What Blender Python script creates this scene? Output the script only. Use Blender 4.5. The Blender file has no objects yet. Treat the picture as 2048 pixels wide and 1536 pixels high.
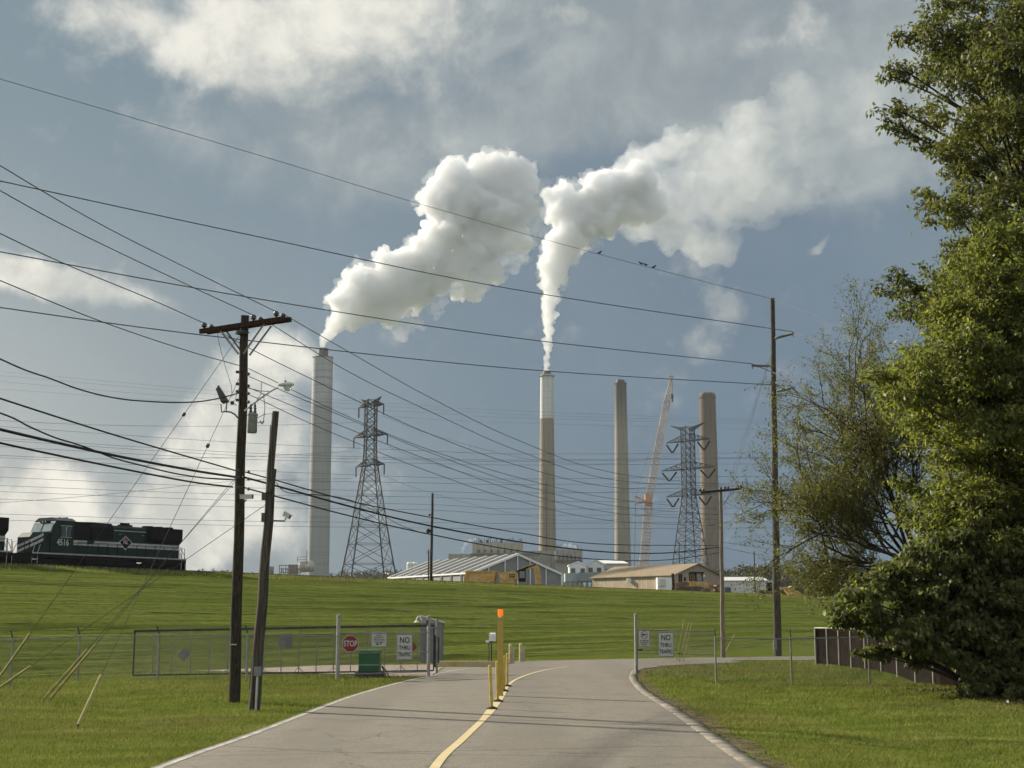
import bpy, bmesh, math, random
import numpy as np
from mathutils import Vector, Matrix, noise as mnoise
from mathutils.bvhtree import BVHTree

R = math.radians
scene = bpy.context.scene
COL = scene.collection

# ---------------------------------------------------------------- camera
FPX, W0, H0, HY = 2800.0, 2048.0, 1536.0, 1236.0     # focal length and horizon in photo pixels
CAMZ = 2.17
PITCH = math.atan((HY - H0 / 2) / FPX)
cam_data = bpy.data.cameras.new('camera')
cam_data.sensor_width = 36.0
cam_data.lens = FPX / W0 * 36.0
cam_data.clip_start = 0.1
cam_data.clip_end = 12000
cam = bpy.data.objects.new('camera', cam_data)
cam.location = (0, 0, CAMZ)
cam.rotation_euler = (R(90) + PITCH, 0, 0)
COL.objects.link(cam)
scene.camera = cam

# ---------------------------------------------------------------- light
SUN_AZ, SUN_EL = -55.0, 25.0          # degrees; azimuth from the view direction, minus is to the left
scene.view_settings.view_transform = 'Standard'
scene.view_settings.look = 'None'
scene.view_settings.exposure = 1.15
scene.view_settings.gamma = 1.0
scene.cycles.use_denoising = True
try:
    scene.cycles.denoiser = 'OPENIMAGEDENOISE'
except Exception:
    pass
scene.cycles.use_adaptive_sampling = True
scene.cycles.adaptive_threshold = 0.02
scene.cycles.max_bounces = 10
scene.cycles.diffuse_bounces = 3
scene.cycles.glossy_bounces = 2
scene.cycles.transmission_bounces = 4
scene.cycles.transparent_max_bounces = 12
scene.cycles.volume_bounces = 8
scene.cycles.sample_clamp_indirect = 4.0
scene.cycles.caustics_reflective = False
scene.cycles.caustics_refractive = False

sun_data = bpy.data.lights.new('sun', 'SUN')
sun_data.energy = 4.2
sun_data.angle = R(1.4)
sun_data.color = (1.0, 0.88, 0.70)
sun = bpy.data.objects.new('sun', sun_data)
_sd = Vector((math.sin(R(SUN_AZ)) * math.cos(R(SUN_EL)), math.cos(R(SUN_AZ)) * math.cos(R(SUN_EL)), math.sin(R(SUN_EL))))
sun.rotation_euler = (-_sd).to_track_quat('-Z', 'Y').to_euler()
sun.location = _sd * 60
COL.objects.link(sun)


# pixel (in the 2048 x 1536 photo) + distance ahead -> point
def ray(px, py):
    x = (px - W0 / 2) / FPX
    y = -(py - H0 / 2) / FPX
    c, s = math.cos(PITCH), math.sin(PITCH)
    return Vector((x, c - s * y, s + c * y))


def at(px, py, d):
    r = ray(px, py)
    return Vector((0, 0, CAMZ)) + r * (d / r.y)


def on_ground(px, py, z=0.0):
    r = ray(px, py)
    return Vector((0, 0, CAMZ)) + r * ((z - CAMZ) / r.z)


def xat(px, d):
    return at(px, HY, d).x


def zat(py, d):
    return at(W0 / 2, py, d).z


def azel(px, py):
    r = ray(px, py).normalized()
    return math.degrees(math.atan2(r.x, r.y)), math.degrees(math.asin(r.z))


# ---------------------------------------------------------------- node helpers
class NT:
    def __init__(self, tree):
        self.t = tree
        self.n = tree.nodes
        self.l = tree.links

    def new(self, typ, **kw):
        nd = self.n.new(typ)
        for k, v in kw.items():
            setattr(nd, k, v)
        return nd

    def link(self, a, b):
        self.l.new(a, b)

    def put(self, sock, v):
        if hasattr(v, 'is_linked') or isinstance(v, bpy.types.NodeSocket):
            self.l.new(v, sock)
        else:
            sock.default_value = v

    def math(self, op, a, b=0.0, c=0.0, clamp=False):
        nd = self.new('ShaderNodeMath', operation=op, use_clamp=clamp)
        self.put(nd.inputs[0], a)
        self.put(nd.inputs[1], b)
        if op in ('MULTIPLY_ADD',):
            self.put(nd.inputs[2], c)
        return nd.outputs[0]

    def smooth(self, v, lo, hi, a=0.0, b=1.0):
        nd = self.new('ShaderNodeMapRange', interpolation_type='SMOOTHSTEP')
        self.put(nd.inputs['Value'], v)
        nd.inputs['From Min'].default_value = lo
        nd.inputs['From Max'].default_value = hi
        nd.inputs['To Min'].default_value = a
        nd.inputs['To Max'].default_value = b
        return nd.outputs[0]

    def noise(self, vec, scale, detail=4.0, rough=0.55, dist=0.0, col=False):
        nd = self.new('ShaderNodeTexNoise')
        if vec is not None:
            self.put(nd.inputs['Vector'], vec)
        nd.inputs['Scale'].default_value = scale
        nd.inputs['Detail'].default_value = detail
        nd.inputs['Roughness'].default_value = rough
        nd.inputs['Distortion'].default_value = dist
        return nd.outputs['Color' if col else 'Fac']

    def mix(self, fac, a, b, mode='MIX'):
        nd = self.new('ShaderNodeMix', data_type='RGBA', blend_type=mode, clamp_factor=True)
        self.put(nd.inputs[0], fac)
        self.put(nd.inputs[6], a if not isinstance(a, tuple) else (*a[:3], 1))
        self.put(nd.inputs[7], b if not isinstance(b, tuple) else (*b[:3], 1))
        return nd.outputs[2]

    def vmul(self, v, s):
        nd = self.new('ShaderNodeVectorMath', operation='MULTIPLY')
        self.put(nd.inputs[0], v)
        nd.inputs[1].default_value = s
        return nd.outputs[0]

    def vadd(self, a, b):
        nd = self.new('ShaderNodeVectorMath', operation='ADD')
        self.put(nd.inputs[0], a)
        self.put(nd.inputs[1], b)
        return nd.outputs[0]


# ---------------------------------------------------------------- world: sky with cloud banks placed by azimuth / elevation
world = bpy.data.worlds.new('World')
scene.world = world
world.use_nodes = True
wt = NT(world.node_tree)
wt.n.clear()
w_out = wt.new('ShaderNodeOutputWorld')
w_bg = wt.new('ShaderNodeBackground')
w_bg.inputs['Strength'].default_value = 0.068
wt.link(w_bg.outputs[0], w_out.inputs[0])
sky = wt.new('ShaderNodeTexSky', sky_type='NISHITA')
sky.sun_disc = False
sky.sun_elevation = R(SUN_EL)
sky.sun_rotation = R(SUN_AZ)
sky.air_density = 1.0
sky.dust_density = 1.5
sky.ozone_density = 1.5
tc = wt.new('ShaderNodeTexCoord')
D = tc.outputs['Generated']
sep = wt.new('ShaderNodeSeparateXYZ')
wt.link(D, sep.inputs[0])
az = wt.math('MULTIPLY', wt.math('ARCTAN2', sep.outputs[0], sep.outputs[1]), 57.29578)
el = wt.math('MULTIPLY', wt.math('ARCSINE', sep.outputs[2]), 57.29578)
comb = wt.new('ShaderNodeCombineXYZ')
wt.link(az, comb.inputs[0])
wt.link(el, comb.inputs[1])
AE = comb.outputs[0]
warp = wt.noise(D, 9.0, 5.0, 0.6, col=True)
warp = wt.vmul(wt.vadd(warp, (-0.5, -0.5, -0.5)), (4.2, 3.0, 0.0))
warp2 = wt.noise(D, 34.0, 4.0, 0.6, col=True)
warp2 = wt.vmul(wt.vadd(warp2, (-0.5, -0.5, -0.5)), (1.1, 0.9, 0.0))
AEW = wt.vadd(wt.vadd(AE, warp), warp2)


def blob(px, py, rx, ry, rot=0.0, amp=1.0, vec=None):
    """soft cloud bank round the direction of a photo pixel; radii in photo pixels"""
    a0, e0 = azel(px, py)
    k = 57.29578 / FPX
    mp = wt.new('ShaderNodeMapping', vector_type='TEXTURE')
    wt.link(vec if vec is not None else AEW, mp.inputs['Vector'])
    mp.inputs['Location'].default_value = (a0, e0, 0)
    mp.inputs['Rotation'].default_value = (0, 0, R(rot))
    mp.inputs['Scale'].default_value = (rx * k, ry * k, 1)
    ln = wt.new('ShaderNodeVectorMath', operation='LENGTH')
    wt.link(mp.outputs[0], ln.inputs[0])
    return wt.smooth(ln.outputs['Value'], 0.0, 1.0, amp, 0.0)


def total(items):
    s = items[0]
    for i in items[1:]:
        s = wt.math('ADD', s, i)
    return s


fine = wt.noise(D, 16.0, 9.0, 0.62, 0.25)
fine2 = wt.noise(D, 55.0, 6.0, 0.6, 0.2)
broad = wt.noise(D, 4.5, 5.0, 0.55)
# thin veil over the blue
base = wt.mix(wt.smooth(el, -2.0, 34.0), (0.73, 1.16, 1.66), (0.75, 1.20, 1.76))
base = wt.mix(wt.smooth(az, -22.0, 12.0), (1.11, 1.64, 2.01), base)
nish = wt.mix(1.0, sky.outputs[0], (0.22, 0.22, 0.22), 'MULTIPLY')
base = wt.mix(0.86, nish, base)
base = wt.mix(wt.smooth(broad, 0.35, 0.72, 0.0, 0.5), base, (1.17, 1.66, 2.10))
dark = total([blob(1560, 900, 480, 330, 0, 0.40), blob(1760, 620, 300, 160, 0, 0.22)])
base = wt.mix(dark, base, (0.74, 1.21, 1.81))
# grey cloud sheet across the top and the faded end of the steam on the upper side
g = total([blob(1120, 30, 800, 230, -6, 0.9), blob(1500, 60, 560, 330, 8, 1.0), blob(1640, 260, 420, 210, -12, 0.95), blob(1880, 120, 420, 300, 0, 0.8),
           blob(1180, 230, 420, 110, 6, 0.55), blob(700, 150, 620, 190, -10, 0.55), blob(1560, 330, 420, 160, -10, 0.55), blob(640, 330, 560, 230, -10, 0.75), blob(1000, 270, 360, 150, 0, 0.4)])
g = wt.math('ADD', g, wt.math('MULTIPLY', wt.math('SUBTRACT', fine, 0.5), 1.1))
gmask = wt.smooth(g, 0.12, 0.95)
gcol = wt.mix(wt.smooth(fine, 0.36, 0.66), (1.72, 2.04, 2.24), (2.62, 2.90, 2.94))
skyc = wt.mix(wt.math('MULTIPLY', gmask, 0.85), base, gcol)
# bright cloud, sunlit
b = total([blob(560, 60, 430, 190, -12, 1.15), blob(190, 20, 230, 110, -10, 0.85), blob(420, 150, 200, 90, -25, 0.6), blob(760, 20, 330, 110, 0, 0.6), blob(1130, 35, 150, 40, 0, 0.5),
           blob(1600, 30, 75, 90, -20, 0.62), blob(1500, 95, 120, 50, 10, 0.35),
           blob(120, 570, 300, 60, -8, 1.0), blob(20, 545, 200, 70, 0, 0.6), blob(600, 720, 150, 90, -30, 0.75),
           blob(500, 830, 200, 170, 60, 1.4), blob(420, 960, 220, 190, 60, 1.65), blob(330, 1090, 280, 160, 40, 1.65), blob(560, 1060, 130, 120, 0, 0.55),
           blob(100, 1000, 130, 100, 0, 1.2), blob(30, 1080, 180, 95, 0, 0.9), blob(640, 900, 160, 120, 0, 0.4)])
b = wt.math('ADD', b, wt.math('MULTIPLY', wt.math('SUBTRACT', fine, 0.5), 1.5))
b = wt.math('ADD', b, wt.math('MULTIPLY', wt.math('SUBTRACT', fine2, 0.5), 0.8))
bmask = wt.smooth(b, 0.10, 1.12)
bcol = wt.mix(wt.smooth(wt.noise(wt.vadd(D, (0.012, 0.0, -0.02)), 16.0, 7.0, 0.6, 0.25), 0.34, 0.64), (3.1, 3.25, 3.15), (6.0, 5.8, 5.2))
skyc = wt.mix(wt.math('MULTIPLY', bmask, 0.92), skyc, bcol)
# small pale wisps
ws = total([blob(1440, 610, 85, 80, 0, 0.85), blob(1420, 690, 85, 60, 0, 0.75), blob(1635, 497, 60, 14, 28, 0.8), blob(800, 665, 60, 60, 0, 0.6), blob(1300, 600, 60, 60, 30, 0.35),
            blob(1720, 380, 90, 20, 5, 0.6), blob(1420, 510, 160, 60, 8, 0.5)])
ws = wt.math('ADD', ws, wt.math('MULTIPLY', wt.math('SUBTRACT', fine2, 0.5), 1.2))
ws = wt.math('ADD', ws, wt.math('MULTIPLY', wt.math('SUBTRACT', fine, 0.5), 0.9))
skyc = wt.mix(wt.math('MULTIPLY', wt.smooth(ws, 0.25, 1.0), 0.8), skyc, (2.6, 2.8, 2.8))
# brighter, warmer sky toward the sun, out of the picture on the left
glow = blob(-1700, 1050, 2300, 1000, 0, 1.0, vec=AE)
skyc = wt.mix(wt.math('MULTIPLY', glow, 0.55), skyc, (6.5, 5.9, 5.0))
# added fill: unseen sky overhead and behind the viewer brightened to lift shadows
high = wt.math('MAXIMUM', wt.smooth(el, 30.0, 58.0), wt.smooth(sep.outputs[1], 0.45, -0.35))
skyc = wt.mix(wt.math('MULTIPLY', high, 0.9), skyc, wt.mix(wt.smooth(broad, 0.35, 0.65), (3.0, 3.5, 4.1), (6.0, 6.0, 5.8)))
wt.link(skyc, w_bg.inputs['Color'])


# ---------------------------------------------------------------- materials
MATS = {}


def mat(name, color, rough=0.7, var=0.18, scale=3.0, bump=0.0, bscale=30.0, metal=0.0, spec=0.4, stretch=(1, 1, 1), color2=None, detail=5.0, lo=0.35, hi=0.68):
    """procedural surface: base colour mottled by noise in object space, optional fine bump"""
    if name in MATS:
        return MATS[name]
    m = bpy.data.materials.new(name)
    m.use_nodes = True
    t = NT(m.node_tree)
    bs = t.n['Principled BSDF']
    bs.inputs['Roughness'].default_value = rough
    bs.inputs['Metallic'].default_value = metal
    bs.inputs['Specular IOR Level'].default_value = spec
    tcn = t.new('ShaderNodeTexCoord')
    v = t.vmul(tcn.outputs['Object'], stretch)
    n1 = t.noise(v, scale, detail, 0.6)
    a = tuple(c * (1 - var) for c in color)
    b2 = color2 if color2 else tuple(min(1, c * (1 + var)) for c in color)
    t.link(t.mix(t.smooth(n1, lo, hi), a, b2), bs.inputs['Base Color'])
    if bump > 0:
        bn = t.new('ShaderNodeBump')
        bn.inputs['Strength'].default_value = bump
        bn.inputs['Distance'].default_value = 0.02
        t.link(t.noise(v, bscale, 4.0, 0.6), bn.inputs['Height'])
        t.link(bn.outputs[0], bs.inputs['Normal'])
    MATS[name] = m
    return m


# ---------------------------------------------------------------- mesh builder
class MB:
    def __init__(self):
        self.v = []
        self.f = []

    def face(self, pts):
        n = len(self.v)
        self.v += [tuple(p) for p in pts]
        self.f.append(tuple(range(n, n + len(pts))))

    def hexa(self, p):
        """eight corners: bottom ring 0-3, top ring 4-7"""
        n = len(self.v)
        self.v += [tuple(q) for q in p]
        for f in ((3, 2, 1, 0), (4, 5, 6, 7), (0, 1, 5, 4), (1, 2, 6, 5), (2, 3, 7, 6), (3, 0, 4, 7)):
            self.f.append(tuple(n + i for i in f))

    def box(self, x0, x1, y0, y1, z0, z1):
        self.hexa([(x0, y0, z0), (x1, y0, z0), (x1, y1, z0), (x0, y1, z0), (x0, y0, z1), (x1, y0, z1), (x1, y1, z1), (x0, y1, z1)])

    def tube(self, pts, r, n=6, cap=True):
        pts = [Vector(p) for p in pts]
        rs = r if isinstance(r, (list, tuple)) else [r] * len(pts)
        base = len(self.v)
        prev = None
        for i, p in enumerate(pts):
            a = pts[max(0, i - 1)]
            b = pts[min(len(pts) - 1, i + 1)]
            t = (b - a)
            if t.length < 1e-9:
                t = Vector((0, 0, 1))
            t.normalize()
            if prev is None:
                ref = Vector((0, 0, 1)) if abs(t.z) < 0.9 else Vector((1, 0, 0))
                u = t.cross(ref).normalized()
            else:
                u = (prev - t * prev.dot(t))
                u = u.normalized() if u.length > 1e-6 else t.orthogonal().normalized()
            prev = u
            w = t.cross(u)
            for k in range(n):
                a2 = 2 * math.pi * k / n
                self.v.append(tuple(p + (u * math.cos(a2) + w * math.sin(a2)) * rs[i]))
        for i in range(len(pts) - 1):
            for k in range(n):
                k2 = (k + 1) % n
                self.f.append((base + i * n + k, base + i * n + k2, base + (i + 1) * n + k2, base + (i + 1) * n + k))
        if cap:
            self.f.append(tuple(base + k for k in range(n))[::-1])
            e = base + (len(pts) - 1) * n
            self.f.append(tuple(e + k for k in range(n)))

    def beam(self, a, b, w, h=None, up=(0, 0, 1)):
        """square bar from a to b, w across, h in the up direction"""
        a, b = Vector(a), Vector(b)
        h = w if h is None else h
        t = (b - a).normalized()
        upv = Vector(up)
        if abs(t.dot(upv.normalized())) > 0.98:
            upv = Vector((0, 1, 0)) if abs(t.y) < 0.9 else Vector((1, 0, 0))
        s = t.cross(upv).normalized() * (w / 2)
        u = s.cross(t).normalized() * (h / 2)
        self.hexa([a - s - u, a + s - u, b + s - u, b - s - u, a - s + u, a + s + u, b + s + u, b - s + u])

    def lathe(self, c, prof, n=16, axis=(0, 0, 1), cap=True):
        """prof: (radius, height along the axis)"""
        c = Vector(c)
        ax = Vector(axis).normalized()
        u = ax.orthogonal().normalized()
        w = ax.cross(u)
        base = len(self.v)
        for r, h in prof:
            for k in range(n):
                a = 2 * math.pi * k / n
                self.v.append(tuple(c + ax * h + (u * math.cos(a) + w * math.sin(a)) * r))
        for i in range(len(prof) - 1):
            for k in range(n):
                k2 = (k + 1) % n
                self.f.append((base + i * n + k, base + i * n + k2, base + (i + 1) * n + k2, base + (i + 1) * n + k))
        if cap:
            self.f.append(tuple(base + k for k in range(n))[::-1])
            e = base + (len(prof) - 1) * n
            self.f.append(tuple(e + k for k in range(n)))

    def prism(self, pts, off):
        """polygon pts swept by the vector off"""
        off = Vector(off)
        n = len(pts)
        base = len(self.v)
        self.v += [tuple(Vector(p)) for p in pts] + [tuple(Vector(p) + off) for p in pts]
        self.f.append(tuple(range(base, base + n))[::-1])
        self.f.append(tuple(range(base + n, base + 2 * n)))
        for i in range(n):
            j = (i + 1) % n
            self.f.append((base + i, base + j, base + n + j, base + n + i))

    def mark(self):
        """close one piece; build_each() makes an object of every piece"""
        if not hasattr(self, 'cuts'):
            self.cuts = []
        self.cuts.append((len(self.v), len(self.f)))

    def build_each(self, name, material, parent=None, smooth=False, fix=True):
        v0 = f0 = 0
        out = []
        for v1, f1 in self.cuts:
            q = MB()
            q.v = self.v[v0:v1]
            q.f = [tuple(i - v0 for i in f) for f in self.f[f0:f1]]
            out.append(q.build(name, material, parent, smooth, fix))
            v0, f0 = v1, f1
        return out

    def build(self, name, material, parent=None, smooth=False, fix=True):
        me = bpy.data.meshes.new(name)
        me.from_pydata(self.v, [], self.f)
        if fix:
            bm = bmesh.new()
            bm.from_mesh(me)
            bmesh.ops.recalc_face_normals(bm, faces=bm.faces)
            bm.to_mesh(me)
            bm.free()
        me.materials.append(material)
        if smooth:
            me.polygons.foreach_set('use_smooth', [True] * len(me.polygons))
        o = bpy.data.objects.new(name, me)
        COL.objects.link(o)
        if parent:
            o.parent = parent
        return o


def smooth_by_angle(o, deg=40):
    me = o.data
    me.polygons.foreach_set('use_smooth', [True] * len(me.polygons))
    bm = bmesh.new()
    bm.from_mesh(me)
    for e in bm.edges:
        if len(e.link_faces) == 2 and e.calc_face_angle(0) > R(deg):
            e.smooth = False
    bm.to_mesh(me)
    bm.free()
    return o


def tag(o, label=None, cat=None, group=None, kind=None):
    if label:
        o['label'] = label
    if cat:
        o['category'] = cat
    if group:
        o['group'] = group
    if kind:
        o['kind'] = kind
    return o


def thing(name, label, cat, loc=(0, 0, 0), rz=0.0, group=None):
    o = bpy.data.objects.new(name, None)
    o.empty_display_size = 0.5
    COL.objects.link(o)
    o.location = loc
    o.rotation_euler = (0, 0, rz)
    return tag(o, label, cat, group)


def dup(root, loc=None, rz=None, label=None, group=None, skip=()):
    r = root.copy()
    COL.objects.link(r)
    if loc is not None:
        r.location = loc
    if rz is not None:
        r.rotation_euler = (0, 0, rz)
    if label:
        r['label'] = label
    if group:
        r['group'] = group
    for ch in list(root.children):
        if ch.name.split('.')[0] in skip:
            continue
        c = ch.copy()
        COL.objects.link(c)
        c.parent = r
        for gch in ch.children:
            d = gch.copy()
            COL.objects.link(d)
            d.parent = c
    return r


def raw_mesh(name, verts, faces_flat, nper, material, parent=None, smooth=False):
    """fast numpy mesh: all faces have nper corners"""
    me = bpy.data.meshes.new(name)
    nv = len(verts)
    nf = len(faces_flat) // nper
    me.vertices.add(nv)
    me.vertices.foreach_set('co', np.asarray(verts, dtype=np.float32).ravel())
    me.loops.add(nf * nper)
    me.loops.foreach_set('vertex_index', np.asarray(faces_flat, dtype=np.int32))
    me.polygons.add(nf)
    me.polygons.foreach_set('loop_start', np.arange(0, nf * nper, nper, dtype=np.int32))
    if smooth:
        me.polygons.foreach_set('use_smooth', np.ones(nf, dtype=bool))
    me.update(calc_edges=True)
    me.materials.append(material)
    o = bpy.data.objects.new(name, me)
    COL.objects.link(o)
    if parent:
        o.parent = parent
    return o


def lettering(name, text, size, material, parent, loc, rot, extrude=0.003, width=None, align='CENTER', space=1.0, bold=0.018):
    cu = bpy.data.curves.new(name, 'FONT')
    cu.body = text
    cu.size = size
    cu.extrude = extrude
    cu.align_x = align
    cu.align_y = 'CENTER'
    cu.space_character = space
    cu.resolution_u = 3
    cu.offset = size * bold
    tmp = bpy.data.objects.new(name, cu)
    COL.objects.link(tmp)
    bpy.context.view_layer.update()
    me = bpy.data.meshes.new_from_object(tmp.evaluated_get(bpy.context.evaluated_depsgraph_get()))
    bpy.data.objects.remove(tmp)
    me.materials.clear()
    me.materials.append(material)
    o = bpy.data.objects.new(name, me)
    COL.objects.link(o)
    o.parent = parent
    o.location = loc
    o.rotation_euler = rot
    if width:
        o.scale = (width, 1, 1)
    return o


# ---------------------------------------------------------------- ground
T0 = np.array([-42.4, 119.0])            # a point on the railway centre line
TU = np.array([0.559, 0.829])            # along the railway, away from the camera
TN = np.array([0.829, -0.559])           # across it, toward the camera
TOP_Z = 6.35


def track(d, s=0.0, z=0.0):
    """point d metres ahead of the camera on the railway line, s toward the camera"""
    k = (d - T0[1]) / TU[1]
    return Vector((T0[0] + TU[0] * k + TN[0] * s, d + TN[1] * s, z))


def sstep(x, a, b):
    t = np.clip((x - a) / (b - a), 0, 1)
    return t * t * (3 - 2 * t)


def grade(y):
    """the line falls gently as it runs away"""
    return -0.0032 * (np.clip(y, 60, 330) - 135.0)


def ground_z(x, y):
    x = np.asarray(x, float)
    y = np.asarray(y, float)
    s = (x - T0[0]) * TN[0] + (y - T0[1]) * TN[1]
    t = np.clip((58.0 - s) / (58.0 - 4.5), 0, 1)
    z = TOP_Z * (0.80 * t + 0.20 * t * t * (3 - 2 * t))
    z = z - 0.60 * (1 - sstep(s, 1.0, 3.6)) + grade(y) * t
    # gentle lawn undulation away from the road
    und = 0.10 * np.sin(x * 0.31 + 1.3) * np.sin(y * 0.23 + 0.4) + 0.05 * np.sin(x * 0.9 + y * 0.55)
    lawn = np.where(x > 0, sstep(x, 4.6, 8.0), sstep(-x, 6.2, 9.5)) * sstep(s, 58, 64) * (1 - sstep(y, 55, 60))
    swale = -0.16 * np.exp(-((x - 6.6) / 1.1) ** 2) * (1 - sstep(y, 32, 42))
    dip = -0.20 * sstep(x, 5.6, 7.4) * sstep(y, 39, 47) * (1 - sstep(y, 52, 56.5))
    return z + und * lawn + swale * lawn + dip


def gz(x, y):
    return float(ground_z(x, y))


def axis_vals(dense0, dense1, step, far0, far1, grow=1.18):
    v = list(np.arange(dense0, dense1 + 1e-6, step))
    a, st = dense0, step
    lo = []
    while a > far0:
        st *= grow
        a -= st
        lo.append(a)
    a, st = dense1, step
    hi = []
    while a < far1:
        st *= grow
        a += st
        hi.append(a)
    return np.array(lo[::-1] + v + hi)


gx = axis_vals(-62, 75, 1.0, -1000, 1000)
gy = axis_vals(8, 245, 1.0, -80, 1500)
GX, GY = np.meshgrid(gx, gy)
GZ = ground_z(GX, GY)
nx, ny = len(gx), len(gy)
idx = np.arange(nx * ny).reshape(ny, nx)
quads = np.stack([idx[:-1, :-1], idx[:-1, 1:], idx[1:, 1:], idx[1:, :-1]], -1).reshape(-1)


def grass_material(name, blade=False):
    m = bpy.data.materials.new(name)
    m.use_nodes = True
    t = NT(m.node_tree)
    bs = t.n['Principled BSDF']
    bs.inputs['Roughness'].default_value = 0.85
    bs.inputs['Specular IOR Level'].default_value = 0.0
    geo = t.new('ShaderNodeNewGeometry')
    P = geo.outputs['Position']
    big = t.noise(P, 0.09, 4, 0.55)
    mid = t.noise(P, 0.7, 5, 0.6)
    fin = t.noise(P, 9.0, 5, 0.65)
    sp = t.new('ShaderNodeSeparateXYZ')
    t.link(P, sp.inputs[0])
    # distance from the railway = rows left by the mower
    s = t.math('ADD', t.math('MULTIPLY', sp.outputs[0], TN[0]), t.math('MULTIPLY', sp.outputs[1], TN[1]))
    s = t.math('ADD', s, -(T0[0] * TN[0] + T0[1] * TN[1]))
    along = t.math('ADD', t.math('MULTIPLY', sp.outputs[0], TU[0]), t.math('MULTIPLY', sp.outputs[1], TU[1]))
    cb = t.new('ShaderNodeCombineXYZ')
    t.link(s, cb.inputs[0])
    t.link(t.math('MULTIPLY', along, 0.085), cb.inputs[1])
    rows = t.noise(cb.outputs[0], 0.36, 4, 0.62, 0.3)
    rows2 = t.noise(cb.outputs[0], 0.75, 5, 0.65, 0.2)
    bank = t.smooth(s, 62, 56)
    ml = t.new('ShaderNodeMapping')
    t.link(P, ml.inputs['Vector'])
    ml.inputs['Rotation'].default_value = (0, 0, R(-14))
    mow = t.noise(t.vmul(ml.outputs[0], (0.05, 0.85, 1.0)), 1.0, 3, 0.6, 0.2)
    if blade:
        c = t.mix(t.smooth(mid, 0.3, 0.7), (0.180, 0.222, 0.042), (0.282, 0.308, 0.080))
        c = t.mix(t.smooth(big, 0.45, 0.72), c, (0.215, 0.190, 0.080))
        c = t.mix(t.smooth(t.noise(P, 0.22, 4, 0.6), 0.50, 0.68, 0.0, 0.7), c, (0.140, 0.190, 0.038))
        c = t.mix(t.smooth(mow, 0.40, 0.60, 0.42, 0.0), c, (0.110, 0.128, 0.028))
    else:
        c = t.mix(t.smooth(mid, 0.3, 0.7), (0.060, 0.090, 0.013), (0.105, 0.130, 0.022))
        c = t.mix(t.smooth(big, 0.42, 0.72, 0.0, 0.8), c, (0.100, 0.095, 0.027))
        c = t.mix(t.smooth(fin, 0.48, 0.70, 0.0, 0.75), c, (0.032, 0.047, 0.009))
        ph = t.math('ADD', t.math('MULTIPLY', s, 1 / 4.6), t.math('MULTIPLY', t.noise(cb.outputs[0], 0.30, 4, 0.6, 0.3), 3.2))
        fr = t.math('FRACT', ph)
        cut = t.math('MULTIPLY', t.smooth(fr, 0.02, 0.26, 1.0, 0.0), t.smooth(rows2, 0.34, 0.56))
        rc = t.mix(t.smooth(rows, 0.36, 0.62), (0.066, 0.084, 0.018), (0.094, 0.116, 0.025))
        rc = t.mix(t.smooth(fr, 0.70, 0.98, 0.0, 0.7), rc, (0.125, 0.142, 0.042))
        rc = t.mix(cut, rc, (0.026, 0.036, 0.008))
        rc = t.mix(t.smooth(fin, 0.5, 0.72, 0.0, 0.6), rc, (0.026, 0.036, 0.007))
        rc = t.mix(t.smooth(rows2, 0.5, 0.75, 0.0, 0.55), rc, (0.085, 0.100, 0.024))
        tuft = t.noise(t.vmul(P, (1.0, 1.0, 1.0)), 1.7, 9, 0.78)
        rc = t.mix(t.smooth(tuft, 0.46, 0.66, 0.0, 0.85), rc, (0.030, 0.042, 0.009))
        rc = t.mix(t.smooth(tuft, 0.46, 0.32, 0.0, 0.6), rc, (0.098, 0.108, 0.028))
        c = t.mix(bank, c, rc)
    t.link(c, bs.inputs['Base Color'])
    if blade:
        # a blade takes the light of the turf it belongs to, not of one flat triangle
        vm = t.new('ShaderNodeVectorMath', operation='NORMALIZE')
        t.link(t.vadd(t.vmul(geo.outputs['Normal'], (0.35, 0.35, 0.35)), (0.0, 0.0, 0.8)), vm.inputs[0])
        t.link(vm.outputs[0], bs.inputs['Normal'])
        tr = t.new('ShaderNodeBsdfTranslucent')
        t.link(c, tr.inputs['Color'])
        mx = t.new('ShaderNodeMixShader')
        mx.inputs[0].default_value = 0.3
        t.link(bs.outputs[0], mx.inputs[1])
        t.link(tr.outputs[0], mx.inputs[2])
        t.link(mx.outputs[0], t.n['Material Output'].inputs['Surface'])
    if not blade:
        b1 = t.new('ShaderNodeBump')
        b1.inputs['Strength'].default_value = 0.75
        b1.inputs['Distance'].default_value = 0.05
        t.link(fin, b1.inputs['Height'])
        b2 = t.new('ShaderNodeBump')
        b2.inputs['Distance'].default_value = 0.9
        t.link(bank, b2.inputs['Strength'])
        t.link(t.math('ADD', t.math('MULTIPLY', fr, 0.25), t.math('MULTIPLY', rows2, 0.30)), b2.inputs['Height'])
        t.link(b1.outputs[0], b2.inputs['Normal'])
        t.link(b2.outputs[0], bs.inputs['Normal'])
    return m


M_ground = grass_material('mown_grass')
ground = raw_mesh('ground', np.stack([GX, GY, GZ], -1).reshape(-1, 3), quads, 4, M_ground, smooth=True)
tag(ground, 'mown grass lawn rising to the railway embankment', 'ground', kind='structure')


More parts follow.
